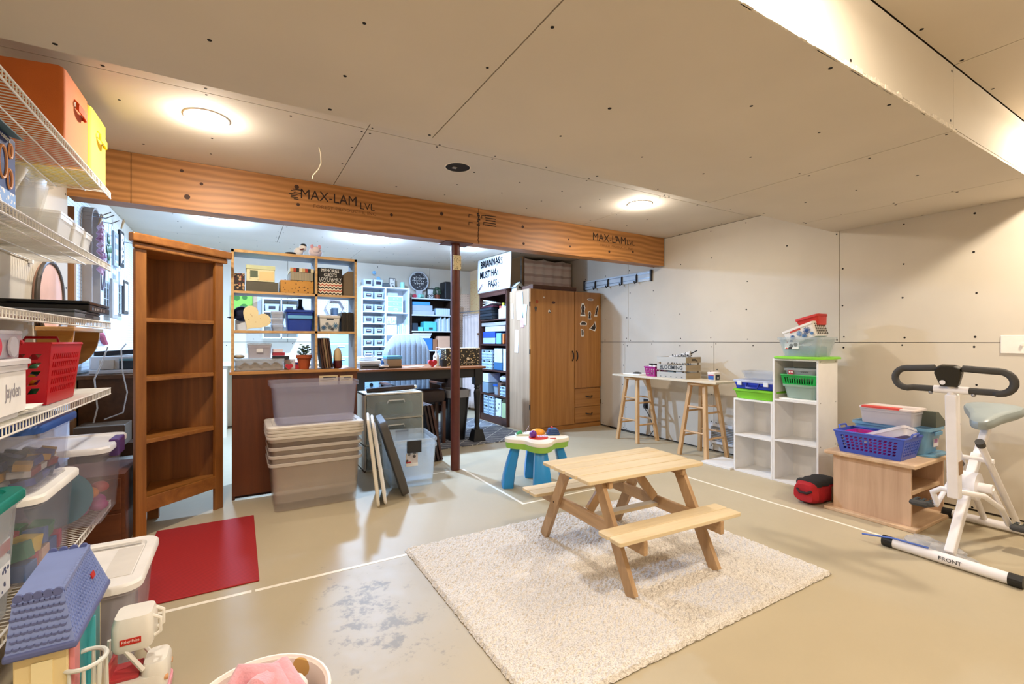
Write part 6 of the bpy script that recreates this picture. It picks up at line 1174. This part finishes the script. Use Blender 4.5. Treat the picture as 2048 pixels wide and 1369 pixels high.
for s in (-1, 1):
    for k in range(2): plank('bench_plank', -.39, .39, s*.355-.078+.0795*k, s*.355-.0015-.0 +.0795*k - (0 if k == 0 else .001), .285, .018)
for sx in (-1, 1):
    x = sx*.27
    for s in (-1, 1):
        MB().beam((x, s*.375, .0), (x, s*.13, .467), .062, .024, (1, 0, 0)).build('leg', PK2, t, w=False, bevel=.002)
    xi = x-sx*.024
    MB().beam((xi, -.435, .235), (xi, .435, .235), .022, .064, (0, 0, 1)).build('cross_brace', PK3, t, w=False, bevel=.003); MB().beam((xi, -.20, .448), (xi, .20, .448), .022, .036, (0, 0, 1)).build('top_batten', PK3, t, w=False, bevel=.002)
    MB().beam((xi-sx*.02, -.0, .26), (sx*.06, 0, .46), .05, .02, (0, 1, 0)).build('diagonal_brace', PK2, t, w=False, bevel=.002)
    for s in (-1, 1): MB().disc((x+sx*.0125, s*.255, .235), .005, 'x', h=sx*.001, n=8).build('screw', M('#3a2a1c', .6), t, w=False)
MB().beam((-.23, 0, .225), (.23, 0, .225), .05, .018, (0, 0, 1)).build('stretcher', PK1, t, w=False)
t = T('activity_table', 'toddler activity table with bright blue legs and a cream and green top', 'activity table', (2.07, 3.12, 0), R(-24))
def quad(r, a0=0): return [(r*(1+.20*math.cos(4*a))*math.cos(a+a0), r*(1+.20*math.cos(4*a))*math.sin(a+a0), ) for a in [2*PI*i/64 for i in range(64)]]
LIME = M('#8fbf4a', .4); CRM = M('#ece6d6', .35); SKY = M('#1f86c8', .3)
MB().loft([[(x, y, z) for x, y in quad(r)] for r, z in ((.18, .31), (.21, .315), (.215, .36))]).build('skirt', LIME, t, w=False, smooth=True)
MB().loft([[(x, y, z) for x, y in quad(r)] for r, z in ((.217, .36), (.22, .372), (.215, .388), (.18, .395))]).build('top', CRM, t, w=False, smooth=True)
for k in range(4):
    a = R(90*k); c, s = math.cos(a), math.sin(a); prof = [(.17, .33, .045, .03), (.195, .24, .055, .036), (.225, .12, .064, .042), (.24, .03, .07, .046), (.24, .0, .067, .044)]
    l = MB().loft([[(c*(r+u*d)-s*v*w_, s*(r+u*d)+c*v*w_, z) for u, v in ((-1, -.8), (-.8, -1), (.8, -1), (1, -.8), (1, .8), (.8, 1), (-.8, 1), (-1, .8))] for r, z, w_, d in prof]).build('leg', SKY, t, w=False, smooth=True)
    MB().tube([(c*(.272 if z < .08 else .268)-s*v, s*(.272 if z < .08 else .268)+c*v, z) for v, z in ((-.03, .05), (-.01, .10), (.0, .06), (.02, .09), (.03, .05))], .004, 5).build('wave_relief', M('#3fa4dc', .3), l, w=False)
MB().lathe([(.001, .392), (.075, .392), (.078, .402), (.001, .404)], (.0, -.06, 0), 24).build('red_pad', M('#c8281e', .35), t, w=False, smooth=True)
for i in range(4):
    for j in range(2): MB().cbox((.0+.02*i, -.075+.026*j, .406), (.016, .02, .008)).build('piano_key', M('#d9cfe8', .3), t, w=False, bevel=.002)
MB().ball((-.045, -.075, .428), .030).build('purple_knob', M('#6a2a8c', .25), t, w=False, smooth=True); MB().ball((.02, .09, .405), .055, sc3=(1.2, 1, .6)).build('orange_dome', M('#e89a2a', .35), t, w=False, smooth=True)
for k in range(3): MB().cbox((.14, .05, .405+.014*k), (.1-.01*k, .075-.006*k, .016)).build('book_page', M('#1c3f74', .35), t, w=False, bevel=.004)
MB().box(.105, .03, .442, .165, .075, .448).build('book_picture', M('#3c78b8', .4), t, w=False); MB().ball((.13, .05, .45), .012).build('red_button', M('#c02a3c', .3), t, w=False)
MB().box(-.17, .02, .395, -.06, .09, .41).build('slide_track', M('#dfe6d8', .4), t, w=False, bevel=.004); MB().cyl((-.16, .035, .405), (-.12, .045, .425), .016, n=10).build('green_roller', M('#3aa06a', .35), t, w=False); MB().tube([(-.08, .11, .40), (-.04, .16, .45)], .004, 5).build('stick', M('#7a5a4a', .5), t, w=False)
MB().cbox((.11, -.10, .3965), (.05, .02, .002)).build('badge', M('#c8402c', .4), t, w=False)
# ---------------------------------------------------------------- left far wall: pegboard, desk and hangings
solo('large_pegboard', 'large white pegboard covering the left wall beyond the beam', 'pegboard', bx((XF+.001, 4.16, .93, XF+.012, 6.84, 2.2)), PEG('#e6ecf0', '#80868c', 'y', 'z'))
XW = XF+.013
t = T('arch_frame', 'tall grey-beige wooden arch frame hung on the pegboard', 'wall decor', (XW+.02, 4.62, 1.30)); pts = [(4.50, 1.42)]+[(4.62-.12*math.cos(R(a)), 2.05+.11*math.sin(R(a))) for a in range(0, 181, 15)]+[(4.74, 1.42)]
for a, b in zip(pts, pts[1:]): MB().beam((XW+.03, a[0], a[1]), (XW+.03, b[0], b[1]), .055, .014, (0, (b[1]-a[1]), -(b[0]-a[0]))).build('band', M('#a89c92', .7), t)
bx((XW, 4.49, 1.40, XW+.055, 4.75, 1.415)).build('sill', M('#a89c92', .7), t)
t = T('flower_swag', 'pink lily swag with round green leaves hung on the pegboard', 'flowers', (XW+.06, 4.62, 1.62)); 
for k in range(8):
    y, z = 4.60+random.uniform(-.05, .05), 1.70+.045*k
    for q in range(5): a = 2*PI*q/5+k; MB().tube([(XW+.07, y, z), (XW+.1, y+.03*math.cos(a), z+.03*math.sin(a)), (XW+.105, y+.05*math.cos(a), z+.05*math.sin(a))], [.006, .012, .002], 5).build('petal', M(('#c9a0b8', '#d8bccb', '#b888a4')[k % 3], .7), t, smooth=True)
for y, z in ((4.78, 1.96), (4.80, 1.89), (4.74, 1.88), (4.84, 1.90), (4.78, 1.83)): MB().ball((XW+.10, y, z), .034, 10, 6, (.25, 1, 1)).build('leaf', M('#2f5a2c', .5), t, smooth=True)
t = T('grey_hoop', 'grey oval hoop with small letters on the wire grid', 'wall decor', (XW+.045, 4.84, 1.50)); MB().tube([(XW+.05, 4.84+.06*math.cos(a), 1.72+.15*math.sin(a)) for a in [2*PI*i/28 for i in range(28)]], .008, 6, True).build('ring', M('#77707a', .5), t, smooth=True); scrawl(t, 'letters', BLACK, (.006, 0, .24), .07, .04, '+x', 4, .003)
t = T('wire_grid', 'white wire grid panel hung over the pegboard', 'wire grid', (XW+.03, 5.3, 1.42))
for k in range(13): MB().tube([(XW+.03, 4.80+.09*k, 1.42), (XW+.03, 4.80+.09*k, 2.17)], .0025, 5).build('upright_wire', M('#c6ccd4', .4), t)
for k in range(9): MB().tube([(XW+.03, 4.80, 1.42+.094*k), (XW+.03, 5.88, 1.42+.094*k)], .0025, 5).build('cross_wire', M('#c6ccd4', .4), t)
G_PF = 'small frames on the wire grid'
def pframe(label, y, z, w, h, fc, pc):
    t = T('picture_frame', label, 'picture', (XW+.045, y, z), group=G_PF); bx((XW+.036, y-w/2, z, XW+.055, y+w/2, z+h)).build('frame', M(fc, .5), t, bevel=.003); bx((XW+.055, y-w/2+.03, z+.03, XW+.057, y+w/2-.03, z+h-.03)).build('picture', pc, t)
pframe('tall pale wooden frame below the wire grid', 5.26, 1.36, .22, .34, '#9a9188', M('#cfd2d6', .5)); pframe('dark wooden frame on the wire grid nearest the corner bookcase', 5.72, 1.42, .2, .32, '#3c342e', M('#b9b4ac', .5)); pframe('small window-pane frame high on the wire grid', 5.30, 1.82, .16, .30, '#8a8d92', STRIPE(['#b4b8bc', '#75797d'], 10, 'z')); pframe('black and white floral print clipped to the wire grid', 5.54, 1.85, .17, .33, '#1e1c1c', SPECK('#e8e8e8', '#1a1a1a', 24, .45)); pframe('white lettered card under the floral print', 5.52, 1.68, .12, .12, '#d8d8da', M('#b8bcc4', .6))
for k, (y, z) in enumerate(((4.72, 2.06), (5.52, 2.2))): solo('clothes_peg', 'wooden clothes peg on the wire grid, '+('beside the lily swag', 'above the floral print')[k], 'clothes peg', MB().beam((XW+.05, y, z), (XW+.07, y+.02, z+.08), .012, .01, (1, 0, 0)).beam((XW+.05, y, z), (XW+.07, y-.015, z+.085), .012, .01, (1, 0, 0)), M('#b89468', .7), group='clothes pegs')
for k, y in enumerate((4.58, 4.68, 4.86, 5.75)): solo('peg_hook', 'chrome pegboard hook, %s along the top row' % ('first', 'second', 'third', 'last')[k], 'hook', MB().tube([(XW, y, 2.12), (XW+.10, y, 2.11), (XW+.15, y, 2.14)], .004, 6), M('#9a9da2', .25, .9), group='pegboard hooks')
t = T('pink_packet', 'clear packet of pink ribbon hung low on the pegboard', 'packet', (XW+.05, 4.75, 1.10)); bx((XW+.02, 4.6, 1.12, XW+.05, 4.95, 1.24)).build('bag', CLEAR('#d8d4e4', .45), t, bevel=.012); MB().tube([(XW+.06, 4.62, 1.22), (XW+.065, 4.72, 1.21), (XW+.06, 4.85, 1.15), (XW+.06, 4.93, 1.14)], [.012, .022, .02, .01], 7).build('ribbon', M('#b0485c', .6), t, smooth=True)
DSK = WOOD('#5a3a20', '#7a5230', 'y', 10, .06, .5)
t = T('side_desk', 'brown side desk under the pegboard', 'desk', (-.76, 5.25, 0)); bx((-.985, 4.3, .89, -.52, 6.2, .92)).build('top', DSK, t, bevel=.003); bx((-.97, 4.34, 0, -.56, 4.36, .89)).build('end_panel', DSK, t); bx((-.97, 6.14, 0, -.56, 6.16, .89)).build('end_panel', DSK, t); bx((-.975, 4.36, .1, -.965, 6.14, .89)).build('back_panel', M('#3a2414', .6), t)
for k in range(3): d = bx((-.95, 4.37, .12+.25*k, -.55, 4.75, .36+.25*k)).build('drawer', DSK, t, bevel=.003); bx((-.55, 4.5, .23+.25*k, -.535, 4.62, .25+.25*k)).build('pull', M('#b8a888', .4, .5), d)
t = T('white_printer', 'white desktop printer with a dark front screen on the side desk', 'printer', (-.73, 4.62, .921)); part(t, 'body', M('#e2e6ea', .4), (-.2, -.22, 0, .18, .22, .03), bevel=.006); part(t, 'scanner', M('#dfe4e8', .4), (-.2, -.2, .03, .14, .2, .13), bevel=.01); part(t, 'screen', M('#1d2a36', .2), (-.03, -.215, .035, .12, -.2, .11), bevel=.003); part(t, 'screen_band', M('#6fa8b8', .3), (-.03, -.217, .095, .12, -.2155, .11)); part(t, 'side_box', M('#d9d2c4', .5), (-.14, -.219, .035, -.06, -.2, .1))
solo('black_bar', 'long black bar keyboard propped above the printer', 'keyboard', MB().cbox((-.78, 4.55, 1.075), (.3, .1, .035), (0, -.06, .25)), M('#1c2026', .35), bevel=.005); solo('keyboard_stand', 'white box under the black bar keyboard', 'stand', bx((-.86, 4.5, 1.0525, -.70, 4.6, 1.056)), WHITE)
for k, pts in enumerate(([(-.80, 4.28, 1.12), (-.83, 4.25, 1.0), (-.86, 4.22, .9), (-.84, 4.2, .7), (-.86, 4.2, .6)], [(-.70, 4.28, 1.14), (-.72, 4.24, 1.1), (-.71, 4.22, .95), (-.68, 4.2, .8), (-.70, 4.18, .66), (-.80, 4.18, .62)])): solo('white_cable', ('thin white cable hanging at the pegboard end of the side desk', 'looping white cable hanging before the printer')[k], 'cable', MB().tube(pts, .005, 6), M('#e4e2de', .5), smooth=True)
solo('brown_drawer_case', 'small brown drawer case below the side desk end', 'case', bx((-.92, 4.0, .46, -.66, 4.24, .60)), M('#6a5642', .5), bevel=.006); solo('brown_carton', 'brown carton under the small drawer case', 'box', bx((-.93, 4.12, .0, -.60, 4.28, .455)), M('#5a3a22', .8)); 
solo('wall_board', 'white foam board standing behind the end of the shelves', 'board', bx((-.895, 3.3, .45, -.885, 3.78, .95)), M('#dfe6ee', .6))
# ---------------------------------------------------------------- toys in the near left corner
t = tote('tote', 'floor tote with a wide white lid beside the red mat', -.44, 2.29, 0, .25, .44, .30, CLEAR('#e2dce2', .3), M('#efedea', .4), taper=.86); part(t, 'lid_recess', M('#dcd8d2', .5), (.02, -.14, .3145, .10, .14, .3165)); part(t, 'grip_mark', M('#c9c4bc', .5), (-.09, .16, .322, .09, .18, .3235))
solo('blue_bundle', 'slate blue cloth bundle inside the white-lidded floor tote', 'cloth', MB().cbox((-.44, 2.29, .16), (.17, .32, .22)), M('#4f7288', .7, var=.3, vs=9), bevel=.04, smooth=True)
t = T('dollhouse', 'toy dollhouse with a scalloped lavender-blue roof', 'dollhouse', (-.44, 1.82, 0)); ROOF = M('#7d8ec4', .5, name='lavender plastic'); ROOFD = M('#5c6698', .5, name='dark lavender plastic'); CREAM = M('#e6d3a0', .5)
MB().box(-.055, -.165, 0, .05, .17, .36).build('walls', CREAM, t, w=False, bevel=.004); MB().box(-.02, -.169, .02, .02, -.165, .33).build('front_panel', M('#efe2b4', .5), t, w=False)
MB().box(-.07, -.185, .352, .072, .19, .372).build('eave', ROOFD, t, w=False, bevel=.006)
rb = [(-.065, -.18), (.067, -.18), (.067, .185), (-.065, .185)]; rt = [(-.06, -.145), (.035, -.145), (.022, .165), (-.075, .165)]
MB().loft([[(x, y, .372) for x, y in rb], [(x, y, .50) for x, y in rt]]).build('roof', ROOF, t, w=False)
P = lambda u, v: Vector(rb[0]+(.372,)).lerp(Vector(rb[1]+(.372,)), u).lerp(Vector(rt[0]+(.5,)).lerp(Vector(rt[1]+(.5,)), u), v)
for j in range(7):
    for i in range(9):
        c = P((i+.5+.5*(j % 2))/9.6, (j+.7)/7.6); ra = .0064; MB().add([(c.x+ra*math.cos(a), c.y-.0035, c.z-ra*math.sin(a)) for a in [PI*q/6 for q in range(7)]]+[(c.x+ra*math.cos(a), c.y-.0005+.0, c.z-ra*math.sin(a)+.004) for a in [PI*q/6 for q in range(7)]], [tuple(range(7))]+[(q, q+1, q+8, q+7) for q in range(6)]).build('shingle', ROOFD, t, w=False)  # front scales in the darker lavender carry the slope's shading in their colour
mb = MB(); P2 = lambda u, v: Vector(rb[1]+(.372,)).lerp(Vector(rb[2]+(.372,)), u).lerp(Vector(rt[1]+(.5,)).lerp(Vector(rt[2]+(.5,)), u), v)
for j in range(10):
    for i in range(20): c = P2((i+.5)/20.5, (j+.6)/10.6); mb.cbox(c, (.003, .008, .006), (0, -.3, 0))
o = mb.build('side_shingles', ROOF, t, w=False); o['kind'] = 'stuff'
mb = MB()
for i in range(5): c = Vector(rt[0]+(.5,)).lerp(Vector(rt[1]+(.5,)), (i+.5)/5); mb.tube([tuple(c+Vector((0, -.004, -.004))), tuple(c+Vector((0, .003, -.004)))], .0105, 12)
mb.build('front_crest', ROOFD, t, w=False, smooth=True); mb = MB()
for i in range(16): c = Vector(rt[1]+(.5,)).lerp(Vector(rt[2]+(.5,)), (i+.5)/16); mb.tube([tuple(c+Vector((-.003, 0, -.002))), tuple(c+Vector((.004, 0, -.002)))], .0085, 10)
mb.build('side_crest', ROOF, t, w=False, smooth=True); mb = MB()
for i in range(4): c = Vector(rt[3]+(.5,)).lerp(Vector(rt[2]+(.5,)), (i+.5)/4); mb.tube([tuple(c+Vector((0, -.004, 0))), tuple(c+Vector((0, .004, 0)))], .0105, 12)
mb.build('rear_crest', ROOFD, t, w=False, smooth=True)
c = P2(.72, .5); MB().cbox(c+Vector((.003, 0, 0)), (.003, .03, .016), (0, -.3, 0)).build('red_badge', M('#c02a26', .4), t, w=False)
MB().box(.05, -.16, .02, .062, -.11, .345).build('pink_frame', M('#dc8a8e', .5), t, w=False, bevel=.003); MB().box(.05, -.10, .03, .058, .0, .34).build('teal_window', M('#3c9aa4', .35), t, w=False); MB().box(.058, -.02, .10, .075, -.012, .35).build('teal_shutter', M('#4fb0ba', .35), t, w=False); MB().box(.05, .02, .04, .058, .12, .33).build('teal_window', M('#3c9aa4', .35), t, w=False)
b_ = MB().loft([[(.075+.045*math.cos(a), -.125+.05*math.sin(a), z) for a in [2*PI*i/24 for i in range(24)]] for z in (.17, .185)]).build('balcony', M('#e8d9a4', .5), t, w=False, smooth=True); MB().tube([(.075+.045*math.cos(a), -.125+.05*math.sin(a), .285) for a in [2*PI*i/24 for i in range(24)]], .006, 8, True).build('hand_rail', M('#d9dcd8', .4), b_, w=False, smooth=True)
for k in range(9): a = 2*PI*k/9; MB().cyl((.075+.045*math.cos(a), -.125+.05*math.sin(a), .185), (.075+.045*math.cos(a), -.125+.05*math.sin(a), .283), .006, .004, 8).build('baluster', M('#d3d6cc', .4), b_, w=False, smooth=True)
MB().box(.075, -.19, .05, .10, -.165, .2).build('pink_pot', M('#d9707c', .5), t, w=False, bevel=.004)
t = T('toy_car', 'white and pink toy family car carrying a roof box', 'toy car', (-.287, 1.90, 0), R(-2)); t.scale = (.82, .9, .95); CWH = M('#ebe8e0', .35); PNK = M('#e8a0b0', .4)
MB().loft([[(x, y, z) for x, y in [(p[0], p[1]) for p in rrect(.215*f, .135*f, .03, 0)]] for f, z in ((.96, .03), (1, .045), (1, .09), (.97, .105))]).build('lower_body', CWH, t, w=False, smooth=True)
MB().loft([rrect(.23, .145, .035, z) for z in (.028, .048)]).build('bumper', PNK, t, w=False, smooth=True)
MB().loft([[(x*f+.068, y*f, z) for x, y, _ in rrect(.085, .13, .03, 0)] for f, z in ((1, .09), (1, .125), (.85, .142))]).build('bonnet', CWH, t, w=False, smooth=True)
MB().box(-.075, -.05, .105, .02, .05, .118).build('seat', M('#b8383a', .5), t, w=False, bevel=.004); MB().box(-.08, -.05, .105, -.065, .05, .16).build('seat_back', M('#c44a4a', .5), t, w=False, bevel=.006)
for s in (-1, 1): MB().tube([(.035, s*.055, .13), (.01, s*.055, .165), (-.02, s*.05, .205)], .008, 6).build('pillar', CWH, t, w=False, smooth=True); MB().tube([(-.095, s*.055, .10), (-.09, s*.05, .205)], .008, 6).build('pillar', CWH, t, w=False, smooth=True)
for x in (-.065, .065):
    for s in (-1, 1): wv = MB().tube([(x, s*.048, .034), (x, s*.075, .034)], .034, 20).build('wheel', M('#2c2926', .7), t, w=False, smooth=True); MB().tube([(x, s*.075, .034), (x, s*.077, .034)], .018, 14).build('hub', M('#4a4540', .5), wv, w=False)
rbx = MB().loft([rrect(.13*f, .12*f, .025, z) for f, z in ((.9, .2), (1, .215), (1, .285), (.88, .31))]).build('roof_box', CWH, t, w=False, smooth=True); MB().tube([(.06, -.03, .295), (.085, -.03, .28), (.085, -.03, .235), (.066, -.03, .225)], .006, 6).build('handle', CWH, rbx, w=False, smooth=True); MB().tube([(.06, .03, .295), (.085, .03, .28), (.085, .03, .235), (.066, .03, .225)], .006, 6).build('handle', CWH, rbx, w=False, smooth=True)
MB().box(-.035, -.0625, .228, .03, -.0605, .248).build('brand_patch', M('#c5281c', .4), rbx, w=False, bevel=.0008); text(rbx, 'Fisher·Price', .0135, (-.0025, -.0628, .239), '-y', PAPER, ext=.0002, sx=.85)
MB().disc((.1, -.05, .085), .009, 'x', h=.012).build('head_lamp', M('#d8a070', .3), t, w=False); MB().disc((.1, .05, .085), .009, 'x', h=.012).build('head_lamp', M('#d8a070', .3), t, w=False)
t = T('plush_basket', 'round printed fabric basket of plush toys at the bottom picture edge', 'basket', (.045, 1.265, 0)); MB().ring([(.13, 0), (.155, .30), (.151, .305), (.145, .30), (.12, .012)]).build('wall', SPECK('#e6ddd4', '#c7a25c', 12, .35, '#8c7486'), t, w=False, smooth=True); MB().lathe([(.001, .004), (.128, .004), (.128, .012), (.001, .012)], n=32).build('bottom', M('#d8cfc4', .8), t, w=False); MB().tube([(.153*math.cos(a), .153*math.sin(a), .303) for a in [2*PI*i/40 for i in range(40)]], .005, 6, True).build('piping', M('#efe9e4', .8), t, w=False, smooth=True)
PP = M('#d99aa6', .95, var=.12, vs=30, bump=.5, bs=160, sheen=.6, name='pink plush')
t = T('pink_plush', 'fluffy pink plush blanket heaped in the round basket', 'plush toy', (.04, 1.27, .15)); MB().ball((0, 0, .09), .105, 16, 12, (1, 1, .9)).build('body', PP, t, w=False, smooth=True)
for pts in ([(-.08, .0, .14), (-.03, .05, .185), (.03, .03, .175), (.06, -.02, .14)], [(-.06, -.05, .13), (.0, -.02, .185), (.04, .05, .16), (.03, .085, .12)], [(.0, .08, .14), (.05, .05, .17), (.08, .0, .13)]): MB().tube(pts, [.022, .032, .03, .022][:len(pts)], 10).build('fold', PP, t, w=False, smooth=True)
t = T('white_plush', 'white fluffy plush tucked beside the pink blanket', 'plush toy', (.115, 1.30, .2)); MB().ball((0, 0, .07), .04, 12, 8).build('head', M('#ece4e0', .95, bump=.5, bs=160, sheen=.6), t, w=False, smooth=True); MB().ball((-.01, -.035, .09), .008).build('eye', BLACK, t, w=False)
